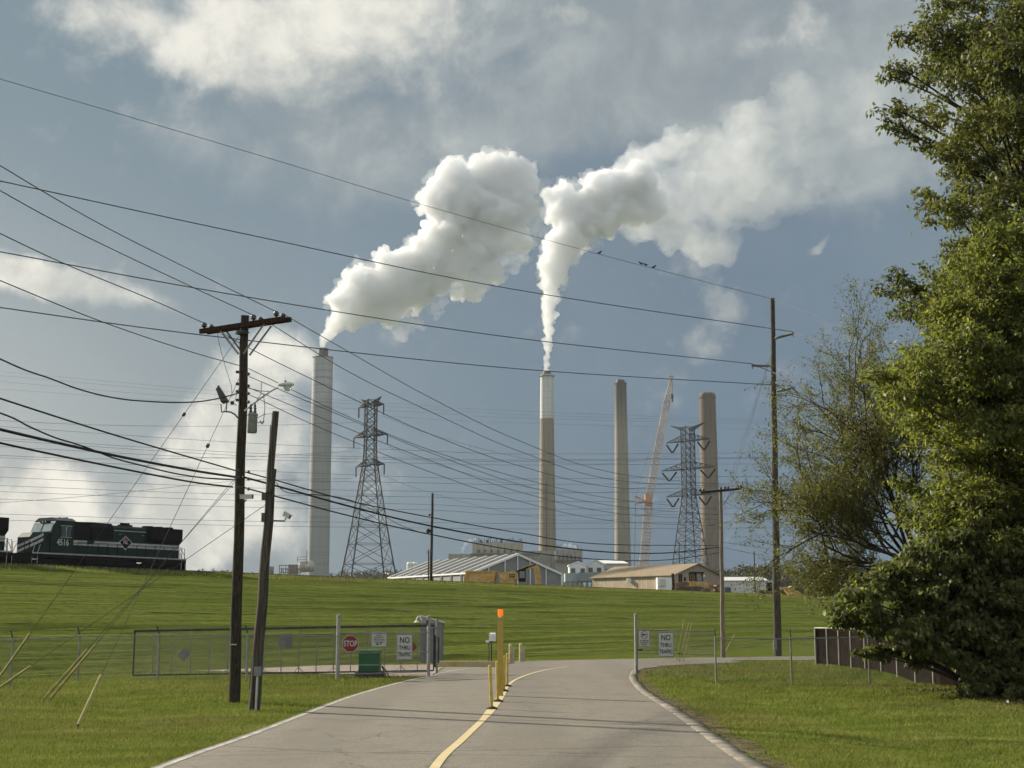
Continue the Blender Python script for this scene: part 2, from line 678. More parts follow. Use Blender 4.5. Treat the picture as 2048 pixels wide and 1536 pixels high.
# ---------------------------------------------------------------- chimneys
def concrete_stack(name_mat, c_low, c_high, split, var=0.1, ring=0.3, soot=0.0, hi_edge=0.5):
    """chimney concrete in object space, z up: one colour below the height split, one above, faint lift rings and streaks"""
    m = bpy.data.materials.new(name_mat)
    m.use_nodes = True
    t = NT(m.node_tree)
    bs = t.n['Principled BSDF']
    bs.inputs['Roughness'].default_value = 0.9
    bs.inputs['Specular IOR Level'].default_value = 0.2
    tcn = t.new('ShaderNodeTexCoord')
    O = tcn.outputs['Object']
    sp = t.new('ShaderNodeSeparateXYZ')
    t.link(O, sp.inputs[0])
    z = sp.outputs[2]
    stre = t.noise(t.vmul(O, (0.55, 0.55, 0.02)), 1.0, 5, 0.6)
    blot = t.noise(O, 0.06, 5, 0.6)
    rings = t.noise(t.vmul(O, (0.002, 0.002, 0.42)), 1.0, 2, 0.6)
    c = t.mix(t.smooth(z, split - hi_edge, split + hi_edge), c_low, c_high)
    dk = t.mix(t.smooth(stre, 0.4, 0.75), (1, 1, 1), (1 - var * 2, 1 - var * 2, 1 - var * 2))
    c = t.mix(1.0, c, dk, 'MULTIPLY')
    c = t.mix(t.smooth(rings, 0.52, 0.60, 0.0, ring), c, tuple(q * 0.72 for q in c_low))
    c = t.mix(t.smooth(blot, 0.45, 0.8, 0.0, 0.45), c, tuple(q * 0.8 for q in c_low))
    if soot:
        st = t.math('MULTIPLY', t.smooth(z, soot - 48, soot - 6), t.smooth(stre, 0.25, 0.6, 0.7, 1.0))
        c = t.mix(st, c, (0.075, 0.072, 0.066))
    t.link(c, bs.inputs['Base Color'])
    return m


M_dkmetal = mat('dark_weathered_steel', (0.055, 0.058, 0.06), 0.6, 0.3, 1.5)
M_galv = mat('galvanised_steel', (0.42, 0.44, 0.45), 0.45, 0.12, 6.0, metal=0.6)
M_white = mat('white_paint', (0.74, 0.75, 0.74), 0.5, 0.08, 4.0)


def chimney(label, cx, d, y_base, y_top, r_base_px, r_top_px, m, flue, ring_list, ladder_px=None, x_top=None):
    z1 = zat(y_top, d)
    k = d / FPX
    rb, rt = r_base_px * k, r_top_px * k
    x0 = xat(cx, d)
    t = thing('chimney', label, 'chimney', (x0, d, TOP_Z - 0.2))
    zb = TOP_Z - 0.2
    H = z1 - zb
    prof = [(rb + (rt - rb) * i / 24.0, H * i / 24.0) for i in range(25)]
    b = MB()
    b.lathe((0, 0, 0), prof, 48)
    b.build('shaft', m, t, smooth=False)
    smooth_by_angle(t.children[0], 30)
    b = MB()
    fr, fh, fm = flue
    b.lathe((0, 0, H), [(fr * rt, 0.02), (fr * rt, fh), (fr * rt * 0.82, fh), (fr * rt * 0.80, fh - 1.2)], 32)
    b.build('flue', fm, t)
    for (hh, extra) in ring_list:
        b = MB()
        rr = rb + (rt - rb) * hh / H if hh < H else rt
        b.lathe((0, 0, hh), [(rr + 0.03, -0.3), (rr + extra, -0.25), (rr + extra, 0), (rr + 0.03, 0.02)], 32, cap=False)
        for j in range(24):
            a = 2 * math.pi * j / 24
            p = Vector((math.cos(a) * (rr + extra - 0.1), math.sin(a) * (rr + extra - 0.1), hh))
            b.beam(p, p + Vector((0, 0, 1.1)), 0.09)
        b.lathe((0, 0, hh + 1.1), [(rr + extra - 0.16, 0), (rr + extra - 0.06, 0), (rr + extra - 0.06, 0.1), (rr + extra - 0.16, 0.1)], 32, cap=False)
        b.build('gallery', M_dkmetal, t)
    if ladder_px:
        lx, hh = ladder_px
        b = MB()
        for i in range(20):
            za, zc = hh * i / 20, hh * (i + 1) / 20
            ra = rb + (rt - rb) * za / H
            rc = rb + (rt - rb) * zc / H
            a = math.asin(max(-0.9, min(0.9, lx)))
            pa = Vector((math.sin(a) * (ra + 0.35), -math.cos(a) * (ra + 0.35), za))
            pc = Vector((math.sin(a) * (rc + 0.35), -math.cos(a) * (rc + 0.35), zc))
            b.beam(pa, pc, 0.9 if i < 3 else 0.55, 0.5, up=(0, 1, 0))
        b.build('ladder', M_dkmetal, t)
    return t


HB = lambda py, d: zat(py, d) - TOP_Z + 0.2
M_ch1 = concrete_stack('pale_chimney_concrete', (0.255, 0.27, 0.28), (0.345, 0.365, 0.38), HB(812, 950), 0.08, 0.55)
M_ch2 = concrete_stack('two_tone_chimney_concrete', (0.225, 0.195, 0.155), (0.52, 0.53, 0.52), HB(838, 1040), 0.12, 0.12)
M_ch3 = concrete_stack('grey_chimney_concrete', (0.235, 0.222, 0.188), (0.235, 0.222, 0.188), 10, 0.14, 0.10, soot=HB(760, 1080))
M_ch4 = concrete_stack('brown_chimney_concrete', (0.150, 0.122, 0.100), (0.112, 0.088, 0.070), HB(880, 1140), 0.14, 0.12, hi_edge=18)
M_flue = mat('flue_liner', (0.085, 0.09, 0.095), 0.6, 0.25, 0.5)
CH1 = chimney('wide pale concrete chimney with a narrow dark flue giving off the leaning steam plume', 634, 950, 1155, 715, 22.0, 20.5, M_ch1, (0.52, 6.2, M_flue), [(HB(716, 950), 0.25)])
CH2 = chimney('tan chimney with a white painted top third and a tall upright steam column', 1095.5, 1040, 1150, 750, 18.5, 13.0, M_ch2, (0.62, 2.2, M_flue), [(HB(753, 1040), 0.9)], ladder_px=(-0.15, 96))
CH3 = chimney('smokeless grey-tan chimney blackened at its top, beside the crane boom', 1247, 1080, 1130, 766, 17.5, 11.8, M_ch3, (0.72, 2.4, M_flue), [(HB(768, 1080), 0.5)], ladder_px=(-0.35, 34))
CH4 = chimney('shorter thick brown chimney behind the lattice tower with V-shaped insulators', 1425, 1140, 1170, 790, 20.5, 16.2, M_ch4, (0.93, 1.3, mat('brick_red_liner', (0.16, 0.11, 0.085), 0.8, 0.2, 0.5)), [(HB(796, 1140), 0.7), (HB(990, 1140), 0.35)])


# ---------------------------------------------------------------- steam
def puffs(path, seed, kids=9, gk=6, flat=0.55):
    """spheres along a path (px, py, r_px at distance d), each with smaller spheres budding from it"""
    rnd = random.Random(seed)
    out = []
    for (p, r) in path:
        out.append((p, r * 0.86))
        for _ in range(kids):
            a = Vector((rnd.gauss(0, 1), rnd.gauss(0, 1), rnd.gauss(0, 1))).normalized()
            rr = r * rnd.uniform(0.26, 0.46)
            c = p + a * (r * 0.86 - rr * 0.25)
            out.append((c, rr))
            for _ in range(gk):
                a2 = (a * 0.8 + Vector((rnd.gauss(0, 1), rnd.gauss(0, 1), rnd.gauss(0, 1))).normalized()).normalized()
                r3 = rr * rnd.uniform(0.25, 0.45)
                out.append((c + a2 * (rr - r3 * 0.2), r3))
    return out


def steam_mesh(name, spheres, voxel, material, amp=1.0, min_r=0.6):
    ico = bmesh.new()
    bmesh.ops.create_icosphere(ico, subdivisions=2, radius=1)
    iv = np.array([v.co[:] for v in ico.verts])
    fi = np.array([[v.index for v in f.verts] for f in ico.faces])
    ico.free()
    vs, fs = [], []
    n = 0
    for c, r in spheres:
        if r < min_r:
            continue
        vs.append(iv * r + np.array(c[:]))
        fs.append(fi + n)
        n += len(iv)
    tmp = raw_mesh(name + '_blocks', np.concatenate(vs), np.concatenate(fs).ravel(), 3, material)
    md = tmp.modifiers.new('remesh', 'REMESH')
    md.mode = 'VOXEL'
    md.voxel_size = voxel
    bpy.context.view_layer.update()
    dg = bpy.context.evaluated_depsgraph_get()
    me = bpy.data.meshes.new_from_object(tmp.evaluated_get(dg))
    old = tmp.data
    bpy.data.objects.remove(tmp)
    bpy.data.meshes.remove(old)
    # keep the outer skin only: drop the small closed pockets inside
    bm = bmesh.new()
    bm.from_mesh(me)
    bm.verts.ensure_lookup_table()
    seen = np.zeros(len(bm.verts), bool)
    comps = []
    for v in bm.verts:
        if seen[v.index]:
            continue
        st, comp = [v], []
        seen[v.index] = True
        while st:
            w = st.pop()
            comp.append(w)
            for e in w.link_edges:
                x = e.other_vert(w)
                if not seen[x.index]:
                    seen[x.index] = True
                    st.append(x)
        comps.append(comp)
    comps.sort(key=len)
    for comp in comps[:-1]:
        for v in comp:
            bm.verts.remove(v)
    bm.to_mesh(me)
    bm.free()
    nv = len(me.vertices)
    co = np.empty(nv * 3, np.float32)
    no = np.empty(nv * 3, np.float32)
    me.vertices.foreach_get('co', co)
    me.vertices.foreach_get('normal', no)
    co = co.reshape(-1, 3)
    no = no.reshape(-1, 3)
    disp = np.zeros(nv)
    vor = mnoise.voronoi
    zlo = float(co[:, 2].min())
    for i in range(nv):
        p = Vector(co[i])
        f1 = vor(p / 5.0)[0][0]
        f2 = vor(p / 2.3)[0][0]
        f3 = vor(p / 11.0)[0][0]
        disp[i] = amp * (2.6 * (0.45 - f1) + 1.1 * (0.45 - f2) + 4.0 * (0.42 - f3)) * min(1.0, 0.25 + (co[i][2] - zlo) / 30.0)
    co = co + no * disp[:, None]
    me.vertices.foreach_set('co', co.ravel().astype(np.float32))
    me.polygons.foreach_set('use_smooth', np.ones(len(me.polygons), dtype=bool))
    me.materials.clear()
    me.materials.append(material)
    me.name = name
    o = bpy.data.objects.new(name, me)
    COL.objects.link(o)
    return o


def steam_material(name, density, hetero=None, color=(0.985, 0.988, 0.99)):
    m = bpy.data.materials.new(name)
    m.use_nodes = True
    t = NT(m.node_tree)
    t.n.remove(t.n['Principled BSDF'])
    pv = t.new('ShaderNodeVolumePrincipled')
    pv.inputs['Color'].default_value = (*color, 1)
    pv.inputs['Density'].default_value = density
    pv.inputs['Anisotropy'].default_value = 0.0
    t.link(pv.outputs[0], t.n['Material Output'].inputs['Volume'])
    if hetero:
        geo = t.new('ShaderNodeNewGeometry')
        hetero(t, geo.outputs['Position'], pv.inputs['Density'])
    else:
        m.cycles.homogeneous_volume = True
    return m


def plume_path(lst, d):
    k = d / FPX
    rnd = random.Random(5)
    return [(at(x, y, d) + Vector((0, rnd.uniform(-0.3, 0.3) * r * k, 0)), r * k) for (x, y, r) in lst]


P1 = [(645, 688, 9), (653, 672, 14), (665, 655, 20), (682, 632, 28), (678, 600, 30), (715, 620, 40), (725, 565, 42), (760, 590, 52), (700, 585, 30),
      (790, 540, 50), (820, 580, 46), (780, 630, 28), (850, 520, 54), (872, 560, 40), (900, 470, 56), (915, 530, 42), (875, 405, 46), (930, 405, 62),
      (905, 360, 46), (965, 350, 50), (1000, 335, 38), (1035, 345, 32), (1020, 385, 46), (985, 430, 55), (965, 500, 50), (985, 545, 30), (945, 575, 30), (915, 590, 20), (1060, 335, 18), (1045, 420, 36), (1030, 480, 36), (1050, 375, 30)]
M_steam1 = steam_material('steam', 0.20, color=(0.945, 0.958, 0.970))
M_veil = steam_material('steam_veil', 0.030, color=(0.93, 0.95, 0.965))


def veil(pts, d, seed, parent, f=1.13):
    """thin torn steam round the dense body of a plume"""
    o = steam_mesh('steam_veil', puffs(plume_path([(x, y, r * f) for x, y, r in pts], d), seed, 9, 7), 1.15, M_veil, 1.7, 0.9)
    o.parent = parent


PL1 = steam_mesh('steam_plume', puffs(plume_path(P1, 950), 11, 12, 8), 0.85, M_steam1, 0.85, 0.6)
tag(PL1, 'thick white steam plume leaning away from the wide pale chimney', 'steam plume', 'steam plumes above the chimneys')

veil(P1[4:] + [(1075, 400, 40), (1050, 460, 42), (1030, 510, 30), (800, 660, 20), (830, 640, 24), (870, 610, 22)], 950, 71, PL1)


def drift_density(t, P, sock):
    sp = t.new('ShaderNodeSeparateXYZ')
    t.link(P, sp.inputs[0])
    xa, xb = xat(1270, 1040), xat(1760, 1040)
    f = t.smooth(sp.outputs[0], xa, xb, 1.0, 0.08)
    f = t.math('MULTIPLY', f, t.smooth(sp.outputs[0], xat(1030, 1040), xat(1130, 1040), 0.6, 1.0))
    n = t.noise(P, 0.030, 6, 0.6, 0.4)
    d = t.math('MULTIPLY', t.smooth(n, 0.36, 0.62, 0.0, 0.036), f)
    t.link(d, sock)


P2 = [(1092, 741, 7.5), (1093, 730, 9), (1094, 715, 10), (1096, 698, 11), (1097, 680, 12), (1097, 662, 14), (1096, 644, 16), (1099, 626, 17), (1097, 608, 19), (1103, 590, 20), (1100, 572, 23),
      (1108, 555, 26), (1104, 535, 28), (1120, 530, 28), (1106, 512, 30), (1130, 505, 32), (1120, 485, 36), (1105, 490, 24), (1148, 478, 36), (1145, 452, 40), (1175, 455, 38),
      (1180, 425, 40), (1150, 410, 40), (1205, 400, 44), (1130, 385, 30), (1215, 440, 38), (1190, 375, 34), (1240, 370, 44), (1250, 420, 40), (1270, 375, 42), (1290, 400, 44), (1285, 350, 38), (1118, 425, 32), (1108, 392, 26)]
PL2 = steam_mesh('steam_plume', puffs(plume_path(P2, 1040), 23, 12, 8), 0.85, M_steam1, 0.8, 0.6)
tag(PL2, 'tall upright steam column from the white topped chimney drifting off into grey cloud', 'steam plume', 'steam plumes above the chimneys')
veil(P2[8:], 1040, 73, PL2)
P2b = [(1250, 395, 58), (1275, 340, 60), (1320, 315, 54), (1310, 400, 80), (1370, 300, 54), (1375, 385, 92), (1425, 300, 60), (1435, 400, 95), (1400, 468, 58), (1350, 450, 58), (1450, 478, 50),
       (1440, 500, 40), (1500, 330, 80), (1520, 415, 70), (1570, 300, 90), (1585, 385, 60), (1640, 260, 90), (1650, 330, 70), (1720, 230, 100), (1800, 180, 100), (1500, 250, 70), (1600, 200, 70), (1130, 400, 50), (1090, 420, 42), (1075, 470, 40), (1065, 390, 44), (1035, 430, 44), (1030, 500, 36), (1080, 360, 34), (1060, 430, 50), (1090, 460, 44), (1110, 380, 44), (1140, 350, 36)]
M_drift = steam_material('drifting_steam', 0.02, hetero=drift_density, color=(0.87, 0.895, 0.915))
DR = steam_mesh('drifting_steam', puffs(plume_path(P2b, 1040), 31, 8, 3), 2.4, M_drift, 1.4, 1.5)
DR.parent = PL2
M_steam3 = steam_material('thin_steam', 0.06)
for pts, d, lab in (([(925, 1103, 4), (926, 1096, 5), (931, 1088, 6), (940, 1082, 6), (950, 1079, 5), (962, 1081, 4), (968, 1070, 4), (978, 1066, 3), (985, 1068, 2)], 845,
                     'small wisp of steam rising at the far end of the power station roof'),
                    ([(1122, 1093, 3), (1130, 1090, 5), (1140, 1091, 6), (1150, 1095, 6), (1160, 1102, 5), (1172, 1106, 5), (1182, 1110, 4), (1189, 1114, 3)], 880,
                     'low puff of steam drifting behind the power station block beside the tan chimney')):
    o = steam_mesh('steam_puff', puffs(plume_path(pts, d), 5, 6, 3), 0.4, M_steam3, 0.25, 0.2)
    tag(o, lab, 'steam puff')


# ---------------------------------------------------------------- roads
def flat_poly(name, pts, z, m, parent=None):
    bm = bmesh.new()
    vs = [bm.verts.new((p[0], p[1], z)) for p in pts]
    f = bm.faces.new(vs)
    f.normal_update()
    if f.normal.z < 0:
        f.normal_flip()
    bmesh.ops.triangulate(bm, faces=[f], ngon_method='EAR_CLIP')
    me = bpy.data.meshes.new(name)
    bm.to_mesh(me)
    bm.free()
    me.materials.append(m)
    o = bpy.data.objects.new(name, me)
    COL.objects.link(o)
    if parent:
        o.parent = parent
    return o


def g2(px, py):
    p = on_ground(px, py)
    return (p.x, p.y)


def spline(pts, n=10):
    """Catmull-Rom through 2-D points"""
    out = []
    P = [np.array(p, float) for p in pts]
    P = [2 * P[0] - P[1]] + P + [2 * P[-1] - P[-2]]
    for i in range(1, len(P) - 2):
        for k in range(n):
            t = k / n
            out.append(0.5 * ((2 * P[i]) + (-P[i - 1] + P[i + 1]) * t + (2 * P[i - 1] - 5 * P[i] + 4 * P[i + 1] - P[i + 2]) * t * t + (-P[i - 1] + 3 * P[i] - 3 * P[i + 1] + P[i + 2]) * t ** 3))
    out.append(P[-2])
    return [tuple(o) for o in out]


def ribbon(name, line, w, z, m, parent=None, off=0.0):
    """flat strip along a 2-D polyline; off shifts it sideways (to the right of travel)"""
    v, f = [], []
    n = len(line)
    for i in range(n):
        a, b = np.array(line[max(0, i - 1)]), np.array(line[min(n - 1, i + 1)])
        t = (b - a) / (np.linalg.norm(b - a) + 1e-9)
        r = np.array([t[1], -t[0]])
        c = np.array(line[i]) + r * off
        ww = w[i] if hasattr(w, '__len__') else w
        for s in (-0.5, 0.5):
            q = c + r * ww * s
            v.append((q[0], q[1], z))
    for i in range(n - 1):
        f += [2 * i, 2 * i + 1, 2 * i + 3, 2 * i + 2]
    return raw_mesh(name, v, f, 4, m, parent)


left_edge = spline([(-5.45, -40), (-5.35, 0), (-5.25, 12), g2(310, 1536), g2(490, 1472), g2(600, 1430), g2(700, 1393), g2(800, 1365), g2(868, 1351)], 8)
right_edge = spline([(3.45, -40), (3.4, 0), (3.4, 12), g2(1490, 1536), g2(1405, 1475), g2(1332, 1420), g2(1280, 1386), g2(1259, 1362), g2(1258, 1350), g2(1268, 1341), g2(1300, 1335.5), g2(1360, 1331),
                     g2(1480, 1326), g2(1640, 1321), (60, 73.5)], 8)
far_edge = [(60, 79.5), g2(1640, 1313), g2(1400, 1316), g2(1240, 1319), g2(1100, 1322), g2(1000, 1324), g2(930, 1326), g2(880, 1327), (-7, 68.5), (-14, 66.5), (-26, 64), (-60, 56)]
near_left = [(-60, 52), (-26, 59), (-14, 60), g2(600, 1345), g2(700, 1350), g2(800, 1353)]


def asphalt():
    m = bpy.data.materials.new('worn_asphalt')
    m.use_nodes = True
    t = NT(m.node_tree)
    bs = t.n['Principled BSDF']
    bs.inputs['Roughness'].default_value = 0.88
    bs.inputs['Specular IOR Level'].default_value = 0.25
    P = t.new('ShaderNodeNewGeometry').outputs['Position']
    grit = t.noise(P, 22.0, 6, 0.7)
    agg = t.new('ShaderNodeTexVoronoi')
    agg.inputs['Scale'].default_value = 34.0
    t.link(P, agg.inputs['Vector'])
    mid = t.noise(P, 1.3, 6, 0.62)
    big = t.noise(t.vmul(P, (1.0, 0.25, 1.0)), 0.42, 4, 0.55)
    c = t.mix(t.smooth(grit, 0.36, 0.64), (0.130, 0.119, 0.097), (0.205, 0.188, 0.155))
    c = t.mix(t.smooth(agg.outputs['Distance'], 0.0, 0.42, 0.45, 0.0), c, (0.28, 0.255, 0.215))
    c = t.mix(t.smooth(mid, 0.45, 0.72, 0.0, 0.45), c, (0.105, 0.097, 0.082))
    c = t.mix(t.smooth(big, 0.5, 0.72, 0.0, 0.5), c, (0.120, 0.112, 0.098))
    # darker wheel lanes and a few transverse seams
    sx = t.new('ShaderNodeSeparateXYZ')
    t.link(t.vadd(P, t.vmul(t.noise(P, 0.25, 3, 0.5, col=True), (1.2, 1.2, 0.0))), sx.inputs[0])
    ln = t.math('SINE', t.math('MULTIPLY', sx.outputs[0], 1.55))
    c = t.mix(t.smooth(ln, 0.1, 0.95, 0.0, 0.32), c, (0.110, 0.101, 0.084))
    sm = t.new('ShaderNodeTexVoronoi', feature='DISTANCE_TO_EDGE')
    sm.inputs['Scale'].default_value = 1.0
    t.link(t.vmul(t.vadd(P, t.vmul(t.noise(P, 0.5, 4, 0.6, col=True), (0.5, 0.5, 0.0))), (0.035, 0.13, 1.0)), sm.inputs['Vector'])
    c = t.mix(t.smooth(sm.outputs['Distance'], 0.0, 0.006, 0.75, 0.0), c, (0.05, 0.047, 0.042))
    # cracks
    cr = t.new('ShaderNodeTexVoronoi', feature='DISTANCE_TO_EDGE')
    cr.inputs['Scale'].default_value = 0.16
    wv = t.vadd(P, t.vmul(t.noise(P, 0.9, 4, 0.6, col=True), (1.6, 1.6, 0.0)))
    t.link(wv, cr.inputs['Vector'])
    ck = t.math('MULTIPLY', t.smooth(cr.outputs['Distance'], 0.0, 0.006, 1.0, 0.0), t.smooth(mid, 0.40, 0.55))
    c = t.mix(t.math('MULTIPLY', ck, 0.7), c, (0.06, 0.055, 0.05))
    t.link(c, bs.inputs['Base Color'])
    b = t.new('ShaderNodeBump')
    b.inputs['Strength'].default_value = 0.6
    b.inputs['Distance'].default_value = 0.012
    t.link(grit, b.inputs['Height'])
    t.link(b.outputs[0], bs.inputs['Normal'])
    return m


M_asphalt = asphalt()
M_gravel = mat('pinkish_gravel', (0.27, 0.225, 0.19), 0.95, 0.25, 6.0, bump=0.6, bscale=25)
road = flat_poly('road', left_edge + [(-3.0, 63.6), (-3.6, 67.0)] + [g2(930, 1326), g2(1000, 1324), g2(1100, 1322), g2(1240, 1319), g2(1400, 1316), g2(1640, 1313), (60, 79.5)] + right_edge[::-1], 0.030, M_asphalt)
tag(road, 'worn grey asphalt road bending behind the gate', 'road', kind='structure')
gr = flat_poly('gravel_path', [(-3.05, 54.0), (-3.05, 63.6), (-3.65, 66.9), (-7, 66.2), (-14, 64.8), (-26, 62.5), (-70, 54), (-70, 51), (-26, 58), (-14, 59.2), (-9, 57.5), (-6, 55.0), (-4.2, 53.5)], 0.022, M_gravel)
tag(gr, 'pinkish gravel track running behind the sliding gate', 'road', kind='structure')

M_kerb = mat('kerb_concrete', (0.205, 0.188, 0.158), 0.95, 0.35, 2.2, spec=.1, bump=0.5, bscale=14)
M_line = mat('worn_white_line', (0.33, 0.32, 0.29), 0.9, 0.3, 3.0)
M_yel_line = mat('faded_yellow_line', (0.58, 0.46, 0.22), 0.85, 0.18, 4.0, color2=(0.50, 0.43, 0.27))


def kerb_strip(name, line, w, h, m):
    """raised concrete kerb along a polyline"""
    v, f = [], []
    n = len(line)
    for i in range(n):
        a, b = np.array(line[max(0, i - 1)]), np.array(line[min(n - 1, i + 1)])
        t = (b - a) / (np.linalg.norm(b - a) + 1e-9)
        r = np.array([t[1], -t[0]])
        jit = 0.012 * math.sin(i * 2.7) + 0.01 * math.sin(i * 1.1)
        for s, z in ((0, 0.0), (0.02, h), (w, h * 0.9 + jit), (w + 0.02, -0.05)):
            q = np.array(line[i]) + r * s
            v.append((q[0], q[1], z))
    for i in range(n - 1):
        for k in range(3):
            f += [4 * i + k, 4 * i + k + 1, 4 * i + 4 + k + 1, 4 * i + 4 + k]
    o = raw_mesh(name, v, f, 4, m)
    return o


kl = [p for p in right_edge if p[1] < 64 and p[0] < 9]
tag(kerb_strip('kerb', kl, 0.30, 0.04, M_kerb), 'pale weathered concrete kerb along the bend', 'kerb', kind='structure')
M_verge = mat('worn_verge_soil', (0.085, 0.070, 0.048), 1.0, .4, 3.0, bump=.8, bscale=18, spec=.0, color2=(0.15, 0.125, 0.085))
vg = ribbon('verge_soil', kl, [0.42 + 0.16 * math.sin(i * 0.9) + 0.10 * math.sin(i * 2.3) for i in range(len(kl))], 0.016, M_verge, off=0.52)
tag(vg, 'strip of worn bare soil beside the kerb', 'soil', kind='structure')
lw = ribbon('road_line', [p for p in left_edge], 0.11, 0.036, M_line, off=0.14)
tag(lw, 'worn white edge line on the asphalt', 'road line', kind='structure')
centre = spline([(-1.25, -40), (-1.2, 0), (-1.13, 12), g2(872, 1536), g2(925, 1482), g2(968, 1440), g2(990, 1412), g2(1003, 1393), g2(1013, 1377), g2(1030, 1362), g2(1062, 1349), g2(1098, 1340), g2(1135, 1335)], 10)
cw = [0.15 if p[1] < 31 else (0.15 + 0.06 * min(1, (p[1] - 31) / 2) if p[1] < 40 else max(0.11, 0.21 - 0.02 * (p[1] - 40))) for p in centre]
tag(ribbon('road_line', centre, cw, 0.037, M_yel_line), 'faded yellow centre line curving round the bend', 'road line', kind='structure')
lw2 = ribbon('road_line', spline([g2(872, 1350), g2(905, 1343), g2(940, 1338), g2(1000, 1334)], 8), 0.12, 0.036, M_line)
tag(lw2, 'pale line across the gate opening', 'road line', kind='structure')

# ---------------------------------------------------------------- railway
M_ballast = mat('railway_ballast', (0.055, 0.050, 0.045), 1.0, 0.5, 4.0, bump=1.0, bscale=10, spec=.0)
M_rail = mat('rail_steel', (0.06, 0.05, 0.045), 0.5, 0.3, 1.0, metal=0.4)
M_sleeper = mat('creosoted_sleeper', (0.035, 0.030, 0.027), 0.9, 0.3, 2.0)


def sweep(name, prof, d0, d1, m, step=10, parent=None):
    v, f = [], []
    ds = np.arange(d0, d1 + 1, step)
    k = len(prof)
    for d in ds:
        for s, z in prof:
            p = track(float(d), 0, z)
            v.append((p.x + TN[0] * s, p.y + TN[1] * s, z + grade(float(d))))
    for i in range(len(ds) - 1):
        for j in range(k - 1):
            f += [i * k + j, i * k + j + 1, (i + 1) * k + j + 1, (i + 1) * k + j]
    return raw_mesh(name, v, f, 4, m, parent)


RAIL_Z = TOP_Z - 0.25
bl = sweep('ballast_gravel', [(5.2, TOP_Z - 0.22), (4.5, TOP_Z + 0.14), (3.2, TOP_Z + 0.14), (2.2, TOP_Z - 0.10), (1.5, TOP_Z - 0.38), (-1.5, TOP_Z - 0.38), (-2.6, TOP_Z - 0.45), (-4.6, TOP_Z - 0.75)], 60, 620, M_ballast)
tag(bl, 'grey stone ballast bank under the railway', 'ballast', kind='stuff')
trk = thing('railway_track', 'railway track along the top of the grass embankment', 'railway track', tuple(track(200, 0, TOP_Z)))
inv = Matrix.Translation(trk.location).inverted()
for s in (0.72, -0.72):
    r = sweep('rail', [(s + 0.07, RAIL_Z - 0.18), (s + 0.035, RAIL_Z - 0.15), (s + 0.035, RAIL_Z), (s - 0.035, RAIL_Z), (s - 0.035, RAIL_Z - 0.15), (s - 0.07, RAIL_Z - 0.18)], 60, 620, M_rail)
    r.parent = trk
    r.matrix_parent_inverse = inv
b = MB()
d = 100.0
while d < 420:
    p = track(d, 0, 0)
    zs = TOP_Z - 0.44 + float(grade(d))
    a = Vector((p.x + TN[0] * 1.3, p.y + TN[1] * 1.3, zs))
    c = Vector((p.x - TN[0] * 1.3, p.y - TN[1] * 1.3, zs))
    b.beam(a, c, 0.24, 0.18)
    d += 0.62
o = b.build('sleepers', M_sleeper, trk, fix=False)
tag(o, kind='stuff')
o.matrix_parent_inverse = inv

# ---------------------------------------------------------------- works buildings beyond the embankment
M_fabric = mat('grey_shed_skin', (0.10, 0.106, 0.108), 1.0, 0.10, 0.35, spec=0.0, stretch=(1, 1, 1))
M_fabric2 = mat('grey_shed_end', (0.20, 0.205, 0.21), 0.7, 0.10, 0.3)
M_frame_w = mat('white_shed_frame', (0.70, 0.71, 0.70), 0.5, 0.06, 2.0)
ZG = TOP_Z - 0.62


def gable_building(t, C, g, l, zw, zr, m_wall, m_roof, m_gable, over=0.4):
    """C near corner (2-D), g gable vector, l long vector; walls, roof and end panels as parts of t"""
    C, g, l = Vector((*C, ZG)), Vector((*g, 0)), Vector((*l, 0))
    up = Vector((0, 0, 1))
    w = MB()
    w.face([C, C + l, C + l + up * (zw - ZG), C + up * (zw - ZG)])
    w.face([C + g, C + g + l, C + g + l + up * (zw - ZG), C + g + up * (zw - ZG)])
    w.build('wall', m_wall, t, fix=False)
    e = MB()
    for q in (C, C + l):
        e.face([q, q + g, q + g + up * (zw - ZG), q + g / 2 + up * (zr - ZG), q + up * (zw - ZG)])
        e.mark()
    e.build_each('gable_wall', m_gable, t, fix=False)
    r = MB()
    gn, ln = g.normalized(), l.normalized()
    ez = up * (zw - ZG)
    slope = (zr - zw) / (g.length / 2)
    for s in (0, 1):
        a = C + ez - gn * over - up * over * slope if s == 0 else C + g + ez + gn * over - up * over * slope
        ridge = C + g / 2 + up * (zr - ZG)
        th = up * 0.18
        A, B_, R1, R2 = a - ln * over, a + l + ln * over, ridge + l + ln * over, ridge - ln * over
        r.hexa([A + up * .02, B_ + up * .02, R1 + up * .02, R2 + up * .02, A + th, B_ + th, R1 + th, R2 + th])
    r.build('roof', m_roof, t)


sh = thing('storage_shed', 'long grey fabric storage shed with white frame ribs on its roof', 'shed')
C, g, l = Vector((xat(943, 300), 300)), Vector((19.4, 10.4)), Vector((-21.1, 39.5))
zw, zr = zat(1146, 300), zat(1109, 305)
gable_building(sh, C, g, l, zw, zr, M_fabric2, M_fabric, M_fabric2, 0.1)
b = MB()
C3, g3, l3 = Vector((*C, ZG)), Vector((*g, 0)), Vector((*l, 0))
up = Vector((0, 0, 1))
nrib = 9
for i in range(nrib + 1):
    q = C3 + l3 * (i / nrib)
    e1, rd, e2 = q + up * (zw - ZG), q + g3 / 2 + up * (zr - ZG), q + g3 + up * (zw - ZG)
    o3 = -g3.normalized() * 0.15
    b.beam(q + o3, e1 + o3, 0.38, 0.3)
    b.beam(e1 + up * .2, rd + up * .2, 0.42, 0.22)
    b.beam(rd + up * .2, e2 + up * .2, 0.42, 0.22)
b.beam(C3 + up * (zw - ZG) - g3.normalized() * .2, C3 + l3 + up * (zw - ZG) - g3.normalized() * .2, 0.3, 0.35)
